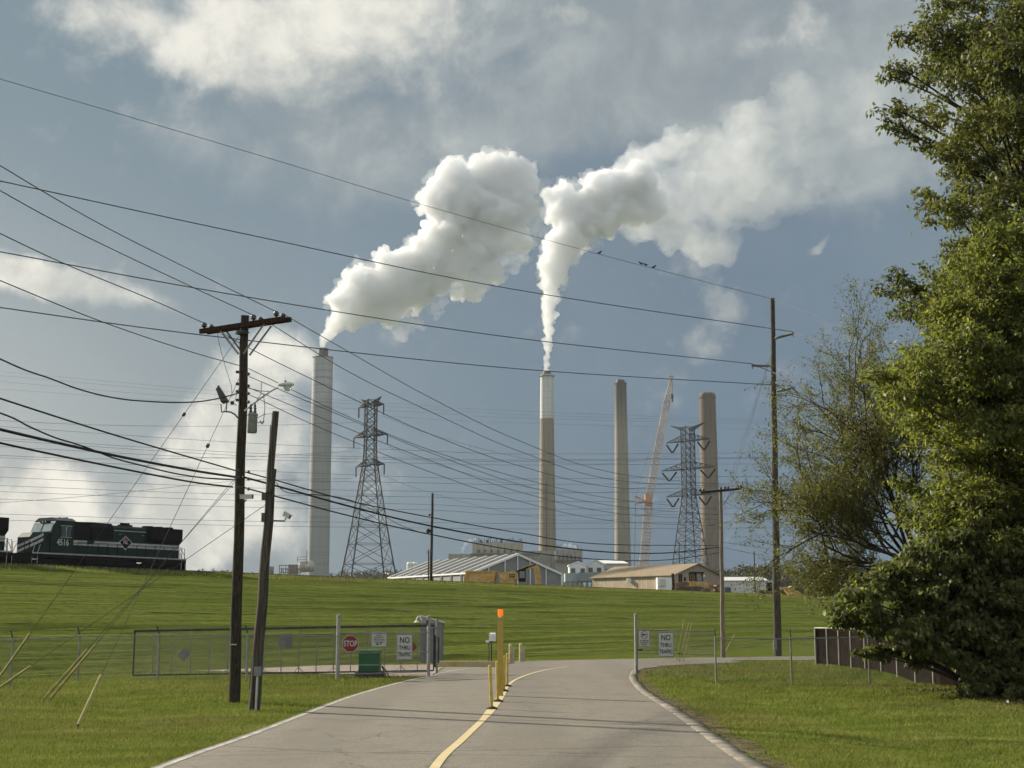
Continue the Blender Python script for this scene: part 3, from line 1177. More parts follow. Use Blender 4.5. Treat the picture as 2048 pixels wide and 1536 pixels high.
for j in (0.0, 0.18, 0.36, 0.5, 0.64, 0.82, 1.0):
    q = C3 + g3 * j - l3.normalized() * 0.2
    h = (zw - ZG) + (zr - zw) * (1 - abs(j - 0.5) * 2)
    b.beam(q, q + up * h, 0.22 if 0 < j < 1 else 0.4, 0.2)
b.beam(C3 + up * (zw - ZG) - l3.normalized() * .25, C3 + g3 / 2 + up * (zr - ZG) - l3.normalized() * .25, 0.3, 0.4)
b.beam(C3 + g3 + up * (zw - ZG) - l3.normalized() * .25, C3 + g3 / 2 + up * (zr - ZG) - l3.normalized() * .25, 0.3, 0.4)
b.build('frame', M_frame_w, sh)


def ribbed(name, c, period, var=0.14, axis=(1, 1, 0)):
    m = bpy.data.materials.new(name)
    m.use_nodes = True
    t = NT(m.node_tree)
    bs = t.n['Principled BSDF']
    bs.inputs['Roughness'].default_value = 0.85
    bs.inputs['Specular IOR Level'].default_value = 0.05
    O = t.new('ShaderNodeTexCoord').outputs['Object']
    wv = t.new('ShaderNodeTexWave', wave_type='BANDS', bands_direction='X')
    wv.inputs['Scale'].default_value = 1.0
    d = t.new('ShaderNodeVectorMath', operation='DOT_PRODUCT')
    t.link(O, d.inputs[0])
    d.inputs[1].default_value = axis
    cb = t.new('ShaderNodeCombineXYZ')
    t.link(t.math('MULTIPLY', d.outputs['Value'], 0.314 / period), cb.inputs[0])
    t.link(cb.outputs[0], wv.inputs['Vector'])
    n = t.noise(t.vmul(O, (1, 1, 0.25)), 0.6, 5, 0.6)
    k = t.mix(t.smooth(n, 0.35, 0.7), tuple(q * (1 - var) for q in c), tuple(q * (1 + var) for q in c))
    k = t.mix(t.smooth(wv.outputs['Fac'], 0.0, 0.35, 0.35, 0.0), k, tuple(q * 0.55 for q in c))
    t.link(k, bs.inputs['Base Color'])
    b = t.new('ShaderNodeBump')
    b.inputs['Strength'].default_value = 0.5
    b.inputs['Distance'].default_value = 0.06
    t.link(wv.outputs['Fac'], b.inputs['Height'])
    t.link(b.outputs[0], bs.inputs['Normal'])
    return m


M_tanwall = ribbed('tan_ribbed_wall', (0.44, 0.37, 0.28), 0.9, axis=(-0.6, 0.8, 0))
M_tanroof = ribbed('tan_metal_roof', (0.27, 0.22, 0.155), 0.7, 0.08, axis=(-0.6, 0.8, 0))
M_tangable = ribbed('tan_gable_siding', (0.33, 0.265, 0.215), 0.7, 0.08, axis=(0.8, 0.6, 0))
tb = thing('metal_building', 'tan metal building with a shallow pitched roof behind the bulldozer', 'building')
Ct, gt, lt = Vector((xat(1349, 310), 310)), Vector((11.6, 8.7)), Vector((-16.6, 22.4))
gable_building(tb, Ct, gt, lt, zat(1150, 310), zat(1128, 314), M_tanwall, M_tanroof, M_tangable, 0.5)
b = MB()
q = Vector((*(Ct + lt * 0.52), 0)) - Vector((*gt.normalized(), 0)) * 0.3
b.box(q.x - .5, q.x + .5, q.y - .4, q.y + .2, zat(1160, 320) - .5, zat(1160, 320) + .4)
b.build('wall_lamp', M_white, tb)

b_ = thing('site_office', 'low white flat-sided building with a wall vent, beyond the thin steel pole', 'building')
x0, x1 = xat(1404, 348), xat(1545, 356)
M_offwhite = mat('offwhite_panel', (0.56, 0.57, 0.57), 0.6, 0.07, 0.6)
b = MB()
b.box(x0, x1, 350, 366, ZG, zat(1161, 350))
b.build('wall', M_offwhite, b_)
b = MB()
b.prism([(x0 - .3, 349.6, zat(1161, 350)), (x0 - .3, 366.5, zat(1161, 350)), (x0 - .3, 358, zat(1152, 350))], (x1 - x0 - 1.5, 0, 0))
b.build('roof', M_offwhite, b_)
b = MB()
vx = xat(1457, 349.9)
for i in range(6):
    b.box(vx - .75, vx + .75, 349.82, 349.96, zat(1186, 350) + .25 * i, zat(1186, 350) + .25 * i + .15)
b.build('vent', M_dkmetal, b_)
b_ = thing('site_container', 'white box container parked at the end of the tan metal building', 'container')
x0 = xat(1316, 303)
b = MB()
b.box(x0, x0 + 3.5, 303, 306, ZG, zat(1155, 303))
b.build('body', M_white, b_)
b = MB()
b.box(x0 + .35, x0 + 1.7, 302.5, 302.97, zat(1172, 303), zat(1158, 303))
b.build('air_conditioner', mat('light_grey_unit', (0.5, 0.5, 0.48), 0.6, 0.1, 4), b_)

# power station
M_cream = ribbed('cream_cladding', (0.36, 0.335, 0.285), 4.2, .12, axis=(1, 0, 0))
M_cream_d = mat('brown_cladding_band', (0.11, 0.105, 0.10), 0.8, 0.2, 0.1)
M_cream2 = ribbed('dull_cladding', (0.29, 0.28, 0.255), 3.4, .14, axis=(1, 0, 0))
ps = thing('power_station', 'big cream power station block with roof stacks behind the grey fabric shed', 'power station')
K = 850 / FPX


def far_box(b, px0, px1, py0, d, depth, zb=None):
    b.box(xat(px0, d), xat(px1, d), d, d + depth, TOP_Z - .2 if zb is None else zb, zat(py0, d))


b = MB()
far_box(b, 896, 944, 1108, 850, 60)
b.mark()
far_box(b, 1046.2, 1120, 1102, 858, 60)
b.mark()
b.build_each('boiler_house', M_cream2, ps)
b = MB()
far_box(b, 944.2, 1046, 1086, 848, 70)
b.build('turbine_hall', M_cream, ps)
b = MB()
far_box(b, 1112, 1166, 1100, 840, 50)
b.build('annex', M_cream2, ps)
b = MB()
b.box(xat(940, 847), xat(1080, 847), 846.6, 847.6, zat(1112, 847), zat(1107, 847))
b.box(xat(1112, 839), xat(1166, 839), 838.6, 839.6, zat(1124, 839), zat(1120, 839))
b.build('ledge', M_cream_d, ps)
b = MB()
rnd = random.Random(3)
for i in range(24):
    px = 947 + i * 4.1
    h = rnd.choice([3, 5, 6, 9, 11])
    b.box(xat(px, 850), xat(px, 850) + rnd.uniform(.25, .8), 850, 850.8, zat(1086, 850), zat(1086 - h, 850))
    b.mark()
for px in (958, 972, 1000):
    b.box(xat(px, 850), xat(px, 850) + 1.6, 852, 854, zat(1086, 850), zat(1079, 850))
    b.mark()
for i in range(14):
    px = 1114 + i * 3.8
    b.box(xat(px, 842), xat(px, 842) + rnd.uniform(.2, .6), 842, 842.5, zat(1100, 842), zat(1100 - rnd.choice([3, 4, 5, 10]), 842))
    b.mark()
for i in range(7):
    px = 955 + i * 13
    b.box(xat(px, 846), xat(px, 846) + 1.2, 846.2, 846.8, zat(1105, 846), zat(1099, 846))
    b.mark()
for i in range(6):
    px = 1118 + i * 8
    b.box(xat(px, 838), xat(px, 838) + .8, 838, 838.5, zat(1119, 838), zat(1112 - rnd.choice([0, 3]), 838))
    b.mark()
b.build_each('roof_stack', M_cream_d, ps)

M_blue = mat('grey_blue_cladding', (0.25, 0.29, 0.32), 0.7, 0.1, 0.15)
M_palew = mat('pale_cladding', (0.62, 0.64, 0.62), 0.7, 0.08, 0.15)


def far_gable(name, lab, px0, px1, py_eave, py_apex, py_base, d, depth, mw, mr, doors):
    t = thing(name, lab, 'building')
    x0, x1 = xat(px0, d), xat(px1, d)
    ze, za, zb = zat(py_eave, d), zat(py_apex, d), zat(py_base, d)
    b = MB()
    b.prism([(x0, d, zb), (x1, d, zb), (x1, d, ze), ((x0 + x1) / 2, d, za), (x0, d, ze)], (0, depth, 0))
    b.build('wall', mw, t)
    b = MB()
    for a, e in (((x0 - .4, ze - .2), ((x0 + x1) / 2, za + .1)), (((x0 + x1) / 2, za + .1), (x1 + .4, ze - .2))):
        b.hexa([(a[0], d - .4, a[1]), (e[0], d - .4, e[1]), (e[0], d + depth, e[1]), (a[0], d + depth, a[1]),
                (a[0], d - .4, a[1] + .5), (e[0], d - .4, e[1] + .5), (e[0], d + depth, e[1] + .5), (a[0], d + depth, a[1] + .5)])
    b.build('roof', mr, t)
    if doors:
        b = MB()
        for q in doors:
            xx = xat(q, d)
            b.box(xx - .9, xx + .9, d - .3, d - .05, zb, zb + (ze - zb) * .62)
            b.mark()
        b.build_each('hatch', M_dkmetal, t)
    return t


far_gable('transfer_house', 'smaller pale gabled shed on the blue-grey raised works', 1139.5, 1174, 1131, 1125, 1146, 598, 14, M_palew, M_palew, (1147, 1166))
far_gable('transfer_house', 'larger pale gabled shed beside the smoking chimney base', 1174.5, 1210, 1130, 1121, 1144, 600, 30, M_palew, M_palew, (1182, 1199))
t = thing('conveyor_house', 'long pale box building just behind the tan roof with small dark openings', 'building')
b = MB()
far_box(b, 1211, 1258, 1127, 606, 20)
b.build('wall', mat('pale_grey_wall', (0.47, 0.49, 0.5), .7, .08, .2), t)
b = MB()
b.prism([(xat(1210, 606), 605, zat(1127, 606) + .02), (xat(1258, 606), 605, zat(1127, 606) + .02), (xat(1250, 606), 616, zat(1119, 606)), (xat(1195, 606), 616, zat(1119, 606))], (0, .6, .1))
b.build('roof', M_palew, t)
b = MB()
for px in (1213, 1231):
    b.box(xat(px, 605), xat(px, 605) + 1.2, 605.6, 605.95, zat(1141, 605), zat(1138, 605))
b.build('opening', M_dkmetal, t)
t = thing('crusher_house', 'blue-grey raised steel works standing on trusses before the pale sheds', 'building')
b = MB()
b.box(xat(1131, 580), xat(1204, 580), 580, 596, zat(1163, 580), zat(1146, 580))
b.build('body', M_blue, t)
b = MB()
b.box(xat(1157, 579), xat(1206, 579), 578.6, 579.8, zat(1162, 579), zat(1145, 579))
b.build('panel', mat('slate_panel', (0.17, 0.20, 0.23), .7, .1, .2), t)
b = MB()
zt, z0 = zat(1163, 580), ZG
for i in range(8):
    a, c = xat(1135 + i * 10, 580), xat(1145 + i * 10, 580)
    b.beam((a, 580.5, z0), (a, 580.5, zt), .5)
    b.beam((a, 580.5, z0 + 2), (c, 580.5, zt), .35)
    b.beam((c, 580.5, z0 + 2), (a, 580.5, zt), .35)
b.build('truss', mat('blue_grey_steel', (0.14, 0.16, 0.18), .6, .2, .5), t)
t = thing('ductwork', 'rusty pipework and round drum at the foot of the wide pale chimney', 'ductwork')
b = MB()
b.lathe((xat(594, 900), 900, zat(1133, 900)), [(.6, 0), (3.6, 1.2), (3.6, 8.5), (2.6, 10.5)], 18, axis=(1, 0, 0))
b.build('drum', mat('dull_aluminium', (0.33, 0.31, 0.29), .5, .2, .3, metal=.3), t, smooth=False)
b = MB()
for i in range(11):
    x = xat(556 + i * 4.2, 898)
    h = 1130 + (i * 7 % 5) * 2.5
    b.beam((x, 898, ZG), (x, 898, zat(h, 898)), .4)
for y in (1131, 1138, 1145, 1151):
    b.beam((xat(556, 898), 898, zat(y, 898)), (xat(600, 898), 898, zat(y, 898)), .5)
for i in range(5):
    b.beam((xat(558 + i * 8, 898), 898, zat(1152, 898)), (xat(564 + i * 8, 898), 898, zat(1135, 898)), .35)
b.beam((xat(592, 897), 897, zat(1124, 897)), (xat(592, 897), 897, zat(1114, 897)), .3)
b.beam((xat(611, 897), 897, zat(1128, 897)), (xat(611, 897), 897, zat(1101, 897)), .45)
for y in (1114, 1119):
    b.beam((xat(592, 897), 897, zat(y, 897)), (xat(611, 897), 897, zat(y, 897)), .25)
b.build('pipe_rack', mat('rusty_steel', (0.13, 0.10, 0.08), .8, .3, .3), t)
b = MB()
b.box(xat(574, 902), xat(591, 902), 902, 908, zat(1148, 902), zat(1129, 902))
b.box(xat(536, 902), xat(543, 902), 902, 906, ZG, zat(1133, 902))
b.build('housing', mat('duct_housing', (0.16, 0.15, 0.145), .8, .2, .3), t)
for i, (px, lb) in enumerate(((818, 'white storage tank farther from the pole, behind the fabric shed roof'), (829, 'white storage tank beside its twin behind the fabric shed roof'))):
    t = thing('storage_tank', lb, 'tank', (xat(px, 640), 640, ZG), group='white tanks behind the shed')
    h = zat(1128, 640) - ZG
    b = MB()
    b.lathe((0, 0, 0), [(1.35, 0), (1.35, h)], 20)
    b.build('body', M_palew, t)
    b = MB()
    b.lathe((0, 0, h + .01), [(1.42, 0), (1.42, .2), (.9, .8)], 20)
    b.build('cap', M_white, t)


# ---------------------------------------------------------------- lattice towers and crane
M_lattice = mat('tower_steel', (0.070, 0.076, 0.080), 0.8, 0.2, 0.3, spec=.1)
M_insul = mat('dark_insulator', (0.030, 0.027, 0.027), 0.8, 0.2, 2, spec=.1)


def lattice(b, levels, main, brace, rot=0.0):
    """square lattice column; levels: (z, half width)"""
    cs, sn = math.cos(rot), math.sin(rot)

    def corner(i, lv):
        z, h = lv
        x, y = [(-h, -h), (h, -h), (h, h), (-h, h)][i % 4]
        return Vector((x * cs - y * sn, x * sn + y * cs, z))
    for a, c in zip(levels[:-1], levels[1:]):
        for i in range(4):
            b.beam(corner(i, a), corner(i, c), main)
            b.beam(corner(i, a), corner(i + 1, c), brace)
            b.beam(corner(i + 1, a), corner(i, c), brace)
            b.beam(corner(i, c), corner(i + 1, c), brace)
    return corner


def arm(b, p0t, p0b, tip, w, main, brace, n=5):
    """tapering lattice arm: root top/bottom points at half width w across, ending at tip"""
    side = (tip - p0b).cross(Vector((0, 0, 1))).normalized() * w
    roots = [p0b - side, p0b + side, p0t]
    for r_ in roots:
        b.beam(r_, tip, main)
    prev = None
    for i in range(n):
        f = i / n
        pts = [r_ + (tip - r_) * f for r_ in roots]
        for k in range(3):
            b.beam(pts[k], pts[(k + 1) % 3], brace)
        if prev:
            b.beam(prev[0], pts[2], brace)
            b.beam(prev[1], pts[2], brace)
            b.beam(prev[0], pts[1], brace)
        prev = pts


def tower(label, cx, d, spec, rot):
    t = thing('transmission_tower', label, 'transmission tower', (xat(cx, d), d, ZG))
    k = d / FPX
    b = MB()
    lv = [(zat(y, d) - ZG, w * k / 2 / (abs(math.cos(rot)) + abs(math.sin(rot)))) for y, w in spec['levels']]
    lattice(b, lv, 0.27, 0.13, rot)
    b.build('mast', M_lattice, t, fix=False)
    ax = Vector((math.cos(spec['adir']), math.sin(spec['adir']), 0))
    for (y, lx, rx, rise, kind) in spec['arms']:
        b = MB()
        ib = MB()
        z = zat(y, d) - ZG
        for sgn, ln in ((-1, lx), (1, rx)):
            L = ln * k / abs(math.cos(spec['adir']))
            root = ax * sgn * 1.2
            tip = ax * sgn * L + Vector((0, 0, z))
            if kind == 'peak':
                tip.z += rise * k
                arm(b, root + Vector((0, 0, z)), root + Vector((0, 0, z - 6 * k)), tip, 1.0, .2, .12, 4)
                b.mark()
                continue
            arm(b, root + Vector((0, 0, z + rise * k)), root + Vector((0, 0, z)), tip, 1.4, .22, .12, 5)
            b.mark()
            if kind == 'I':
                ib.tube([tip, tip + Vector((0, 0, -21 * k))], .17, 6)
                ib.mark()
            if kind == 'V':
                for f0, f1 in ((1.0, 0.72), (0.42, 0.72)):
                    p = ax * sgn * L * f0 + Vector((0, 0, z - 2.5 * k))
                    q = ax * sgn * L * f1 + Vector((0, 0, z - 22 * k))
                    ib.tube([p + (q - p) * .08, p + (q - p) * .95], .26, 6)
                    ib.mark()
        b.build_each('crossarm', M_lattice, t, fix=False)
        if kind in 'IV':
            ib.build_each('insulator', M_insul, t, fix=False)
    return t


lev1 = [(1175, 122), (1160, 118), (1128, 104), (1088, 88), (1052, 74), (1020, 64), (990, 53), (962, 43), (940, 36), (920, 29), (900, 27), (880, 26), (862, 26), (844, 26), (828, 26), (812, 26), (800, 22)]
TW1 = tower('grey lattice tower with straight hanging insulators between two chimneys', 735, 375, {
    'levels': lev1, 'adir': -0.72,
    'arms': [(802, 22, 22, 6, 'peak'), (812, 27, 28, 12, 'I'), (872, 37, 37, 16, 'I'), (931, 31, 31, 14, 'I')]}, 0.35)
lev2 = [(1175, 80), (1150, 74), (1128, 67), (1104, 60), (1082, 54), (1062, 48), (1044, 42), (1026, 36), (1010, 31), (995, 27), (980, 26), (966, 26), (952, 26), (938, 26), (924, 26), (910, 26), (896, 26), (882, 26), (868, 26), (854, 26)]
TW2 = tower('grey lattice tower with V-shaped insulator strings before the brown chimney', 1383, 430, {
    'levels': lev2, 'adir': -0.72,
    'arms': [(856, 31, 31, 8, 'peak'), (882, 40, 40, 14, 'V'), (938, 49, 49, 15, 'V'), (991, 41, 41, 14, 'V')]}, 0.35)

M_crane = mat('faded_red_and_white_lattice', (0.42, 0.28, 0.20), 0.8, 0.2, 0.12, color2=(0.52, 0.44, 0.36), spec=.1)
M_crane_o = mat('orange_crane_paint', (0.42, 0.22, 0.13), 0.5, 0.2, 0.4)
crane = thing('crawler_crane', 'tall red and white lattice boom crane with a hinged upper jib', 'crane', (xat(1284, 760), 760, ZG))


def boom(b, p, q, w0, w1, n, main, brace):
    p, q = Vector(p), Vector(q)
    t = (q - p).normalized()
    s = t.cross(Vector((0, 1, 0))).normalized()
    u = Vector((0, 1, 0))
    prev = None
    for i in range(n + 1):
        f = i / n
        w = (w0 + (w1 - w0) * f) / 2
        c = p + (q - p) * f
        pts = [c - s * w - u * w, c + s * w - u * w, c + s * w + u * w, c - s * w + u * w]
        if prev:
            for k in range(4):
                b.beam(prev[k], pts[k], main)
                b.beam(prev[k], pts[(k + 1) % 4] if i % 2 else pts[k], brace) if i % 2 else b.beam(prev[(k + 1) % 4], pts[k], brace)
                b.beam(pts[k], pts[(k + 1) % 4], brace)
        prev = pts


def cp(px, py, d=760):
    p = at(px, py, d)
    return p - Vector((xat(1284, 760), 760, ZG))


b = MB()
boom(b, cp(1284, 1180), cp(1297, 1004), 4.6, 3.9, 26, .34, .2)
b.build('mast', M_crane, crane, fix=False)
b = MB()
boom(b, cp(1297, 1000), cp(1333, 806), 3.4, 3.3, 30, .34, .2)
boom(b, cp(1333, 806), cp(1342, 760), 3.3, .8, 8, .3, .18)
b.build('jib', M_crane, crane, fix=False)
b = MB()
b.beam(cp(1296, 1006), cp(1270, 992), .9)
b.beam(cp(1296, 1002), cp(1271, 1008), .8)
b.beam(cp(1270, 992), cp(1271, 1008), .35)
b.box(*sum(([cp(1290, 1000).x, cp(1302, 1000).x], [-1.8, 1.8], [cp(1297, 1012).z, cp(1297, 988).z]), []))
b.build('strut', M_crane_o, crane)
b = MB()
b.tube([cp(1271, 993), cp(1342, 760)], .10, 5)
b.tube([cp(1345, 762), cp(1344.5, 788)], .10, 5)
b.tube([cp(1271, 1008), cp(1268, 1180)], .10, 5)
b.build('cable', M_dkmetal, crane)
b = MB()
hk = cp(1344.5, 793)
b.box(hk.x - .6, hk.x + .6, -.4, .4, hk.z - 1.4, hk.z + 1.4)
b.lathe((hk.x, 0, hk.z - 3), [(.2, 0), (.6, .6), (.25, 1.6)], 8)
b.build('hook_block', M_dkmetal, crane)
b = MB()
for dx in (1338, 1346):
    b.beam(cp(1342, 762), cp(dx, 753), .5)
b.beam(cp(1338, 753), cp(1346, 753), .6)
b.build('jib_head', M_crane_o, crane)
b = MB()
b.box(-5, 5, -4, 4, .2, 1.6)
b.box(-4, 6, -2.5, 2.5, 1.62, 4.5)
b.build('body', M_crane_o, crane)


# ---------------------------------------------------------------- poles
def wood(name, c, c2, streak=0.5):
    m = bpy.data.materials.new(name)
    m.use_nodes = True
    t = NT(m.node_tree)
    bs = t.n['Principled BSDF']
    bs.inputs['Roughness'].default_value = 0.9
    bs.inputs['Specular IOR Level'].default_value = 0.15
    O = t.new('ShaderNodeTexCoord').outputs['Object']
    g = t.noise(t.vmul(O, (26, 26, 0.9)), 1.0, 6, 0.65, 0.3)
    k = t.noise(t.vmul(O, (5, 5, 0.5)), 1.0, 4, 0.6)
    c_ = t.mix(t.smooth(g, 0.36, 0.64), c, c2)
    c_ = t.mix(t.smooth(k, 0.45, 0.7, 0, streak), c_, tuple(q * 0.6 for q in c))
    ck = t.noise(t.vmul(O, (40, 40, 0.55)), 1.0, 2, 0.5)
    c_ = t.mix(t.smooth(ck, 0.60, 0.66, 0, 0.85), c_, (0.012, 0.010, 0.009))
    t.link(c_, bs.inputs['Base Color'])
    b = t.new('ShaderNodeBump')
    b.inputs['Strength'].default_value = 0.7
    b.inputs['Distance'].default_value = 0.02
    t.link(g, b.inputs['Height'])
    t.link(b.outputs[0], bs.inputs['Normal'])
    return m


M_wood = wood('weathered_pole_wood', (0.034, 0.027, 0.021), (0.072, 0.060, 0.048))
M_wood_g = wood('grey_pole_wood', (0.052, 0.044, 0.035), (0.108, 0.094, 0.077))
M_arm = wood('rusty_brown_timber', (0.030, 0.016, 0.010), (0.062, 0.034, 0.022))
M_glass_ins = mat('porcelain_insulator', (0.022, 0.028, 0.026), 0.25, 0.3, 8, spec=0.6)
M_black = mat('black_rubber', (0.012, 0.012, 0.012), 0.6, 0.2, 8)
M_cable = mat('black_cable', (0.014, 0.014, 0.015), 0.7, 0.2, 4)
M_wire = mat('weathered_conductor', (0.060, 0.062, 0.065), 0.6, 0.2, 1)
M_farwire = mat('far_conductor', (0.085, 0.09, 0.095), 0.6, 0.1, .1)
M_greybox = mat('grey_painted_metal', (0.19, 0.195, 0.19), 0.5, 0.15, 5)
M_can = mat('transformer_grey', (0.20, 0.21, 0.195), 0.5, 0.2, 4)
M_dkbox = mat('dark_grey_box', (0.065, 0.075, 0.082), 0.5, 0.15, 6)
M_lens = bpy.data.materials.new('clear_lamp_glass')
M_lens.use_nodes = True
_b = M_lens.node_tree.nodes['Principled BSDF']
_b.inputs['Base Color'].default_value = (0.75, 0.78, 0.76, 1)
_b.inputs['Roughness'].default_value = 0.15
_b.inputs['Transmission Weight'].default_value = 0.6


def pole_mesh(b, base, top, r0, r1, n=16, seg=14, wob=0.012):
    base, top = Vector(base), Vector(top)
    pts, rs = [], []
    for i in range(seg + 1):
        f = i / seg
        p = base + (top - base) * f + Vector((math.sin(i * 1.3) * wob, math.cos(i * 1.7) * wob, 0)) * (1 if 0 < i < seg else 0)
        pts.append(p)
        rs.append(r0 + (r1 - r0) * f)
    b.tube(pts, rs, n)


def spool(b, c, r=0.075, axis=(0, 0, 1)):
    b.lathe(Vector(c) - Vector(axis) * r * 1.0, [(r * .35, 0), (r * .5, r * .25), (r * 1.0, r * .45), (r * .72, r * .85), (r * .98, r * 1.25), (r * .55, r * 1.75), (r * .3, r * 1.95)], 12, axis=axis)


def rel(o):
    return Vector(o.location)


# ---- the tall near pole with the double crossarm
D1 = 36.0
pb = on_ground(468, 1405)
UP1 = thing('utility_pole', 'tall weathered wooden pole with a brown double crossarm, street light and floodlight', 'utility pole', (pb.x, pb.y, gz(pb.x, pb.y)))
b = MB()
tp = at(490, 631, D1)
pole_mesh(b, (0, 0, -.3), tp - rel(UP1), .158, .108)
smooth_by_angle(b.build('shaft', M_wood, UP1))
ARM = Vector((0.90, -0.43, 0)).normalized()
WDIR = Vector((0.43, 0.90, 0))
ca = at(490, 651, D1) - rel(UP1)
for s in (-1, 1):
    b = MB()
    off = WDIR * s * 0.155 + Vector((0, 0, 0.02 * s))
    b.beam(ca + off - ARM * 1.33 - Vector((0, 0, .05)), ca + off + ARM * 1.33 + Vector((0, 0, .05)), .09, .12)
    b.build('crossarm', M_arm, UP1)
INS = {}
for nm, px, py in (('L', 402, 638), ('M', 517, 632), ('R', 569, 630)):
    fx = {'L': -1.21, 'M': 0.38, 'R': 1.09}[nm]
    for s in (-1, 1):
        b = MB()
        p = ca + ARM * fx + WDIR * s * 0.155 + Vector((0, 0, .14 + fx * .04))
        spool(b, p, .078)
        b.tube([p - Vector((0, 0, .12)), p], .02, 6)
        b.build('insulator', M_glass_ins, UP1, smooth=True)
        INS[nm, s] = p + rel(UP1) + Vector((0, 0, .05))
for side in (-1, 1):
    for s in (-1, 1):
        b = MB()
        a = ca + ARM * side * .72 + WDIR * s * .16 - Vector((0, 0, .05))
        c = ca + WDIR * s * .13 + ARM * side * .08 - Vector((0, 0, .78))
        b.beam(a, c, .045, .02, up=WDIR)
        b.build('brace', M_greybox, UP1)
b = MB()
q = at(484, 666, D1) - rel(UP1)
b.lathe(q, [(.14, -.04), (.155, 0), (.155, .05), (.12, .06)], 14)
b.beam(q + ARM * -.2, q + ARM * .22, .05, .03)
b.build('band', M_dkmetal, UP1)
# transformer can
b = MB()
tc0 = at(504, 866, D1 - .12) - rel(UP1)
b.lathe(tc0, [(.115, 0), (.128, .03), (.128, .44), (.14, .45), (.14, .50), (.05, .54)], 18)
can = b.build('transformer', M_can, UP1)
smooth_by_angle(can)
for dx in (-.05, .06):
    b = MB()
    b.lathe(tc0 + Vector((dx, 0, .52)), [(.03, 0), (.045, .04), (.025, .08), (.04, .12), (.02, .16), (.03, .2), (.012, .24)], 10)
    b.build('bushing', M_glass_ins, can)
# street light
b = MB()
sl = lambda px, py, d=D1 - .1: at(px, py, d) - rel(UP1)
b.tube([sl(489, 822), sl(500, 813), sl(522, 796), sl(544, 781), sl(556, 775)], .022, 8)
lampa = b.build('lamp_arm', M_galv, UP1)
b = MB()
hd = sl(572, 769)
prof = [(.0, -.21), (.05, -.2), (.085, -.1), (.105, .02), (.10, .12), (.06, .19), (0.005, .215)]
b.lathe((0, 0, 0), prof, 14, axis=(1, 0, 0.06))
head = b.build('lamp_head', mat('pale_lamp_housing', (0.52, 0.54, 0.50), .4, .1, 6), lampa, smooth=True)
head.location = hd
head.scale = (1, 1, .62)
b = MB()
b.lathe((0, 0, 0), [(.10, 0), (.10, -.03), (.085, -.085), (.05, -.12), (.005, -.135)], 14)
bw = b.build('lamp_glass', M_lens, lampa, smooth=True)
bw.location = hd + Vector((.04, 0, -.045))
b = MB()
b.lathe(hd + Vector((-.02, 0, .062)), [(.025, 0), (.025, .04), (.012, .05)], 8)
b.build('photocell', M_dkmetal, lampa)
# floodlight
fl = lambda px, py, d=D1 - .05: at(px, py, d) - rel(UP1)
b = MB()
b.tube([fl(476, 836), fl(470, 829), fl(461, 824), fl(449, 823)], .02, 8)
b.tube([fl(443, 824), fl(442, 808)], .014, 6)
b.tube([fl(453, 823), fl(453, 806)], .014, 6)
b.tube([fl(442, 824), fl(453, 823)], .016, 6)
flb = b.build('floodlight_bracket', M_dkmetal, UP1)
b = MB()
c0, c1 = fl(441, 779), fl(452, 806)
b.hexa([c0 + Vector(v) for v in ((-.09, -.16, -.0), (.03, -.16, .05), (.03, .16, .05), (-.09, .16, 0))] and
       [c1 + Vector((-.10, -.17, -.0)), c1 + Vector((.06, -.17, .05)), c1 + Vector((.06, .17, .05)), c1 + Vector((-.10, .17, 0)),
        c0 + Vector((-.10, -.14, -.0)), c0 + Vector((-.02, -.14, .06)), c0 + Vector((-.02, .14, .06)), c0 + Vector((-.10, .14, 0))])
b.box(c0.x - .08, c0.x - .03, c0.y - .03, c0.y + .03, c0.z, c0.z + .1)
b.build('floodlight', M_dkmetal, flb)
b = MB()
q = fl(463, 806)
b.lathe(q + Vector((-.03, 0, 0)), [(.02, 0), (.05, .02), (.05, .08), (.02, .1)], 10, axis=(1, 0, 0))
b.tube([q, fl(473, 810)], .01, 6)
b.build('photocell', M_dkmetal, flb)


def camera_unit(parent, px, py, d, ln, rot, mount):
    """white bullet camera with sunshade; built along x then turned"""
    r0 = rel(parent)
    c = at(px, py, d) - r0
    b = MB()
    b.box(-ln / 2, ln / 2, -.05, .05, -.045, .05)
    b.box(-ln / 2 - .02, ln / 2 + .04, -.06, .06, .052, .064)
    o = b.build('security_camera', mat('camera_housing', (0.50, 0.50, 0.45), .5, .1, 8), parent)
    o.location = c
    o.rotation_euler = rot
    b = MB()
    b.box(ln / 2 + .002, ln / 2 + .012, -.045, .045, -.04, .045)
    b.build('lens', M_black, o)
    b = MB()
    b.tube([at(a, e, d + .03) - r0 for a, e in mount], .018, 6)
    b.build('camera_bracket', M_dkmetal, parent)


camera_unit(UP1, 493, 994, D1 - .22, .32, (0, 0, R(-8)), [(483, 1003), (490, 1003), (493, 999)])
b = MB()
for py in (744, 768, 783, 800, 940, 954, 974):
    q = at(476, py, D1 - .1) - rel(UP1)
    b.box(q.x - .05, q.x + .03, q.y - .05, q.y + .05, q.z - .03, q.z + .03)
    q2 = at(497, py + 4, D1 - .05) - rel(UP1)
    b.mark()
    b.lathe(q2, [(.02, -.04), (.045, 0), (.02, .04)], 8)
    b.mark()
b.build_each('clamp', M_dkmetal, UP1)
b = MB()
q = at(462, 1289, D1 - .17) - rel(UP1)
b.box(q.x - .02, q.x + .14, q.y - .012, q.y, q.z - .015, q.z + .015)
b.build('number_plate', M_galv, UP1)
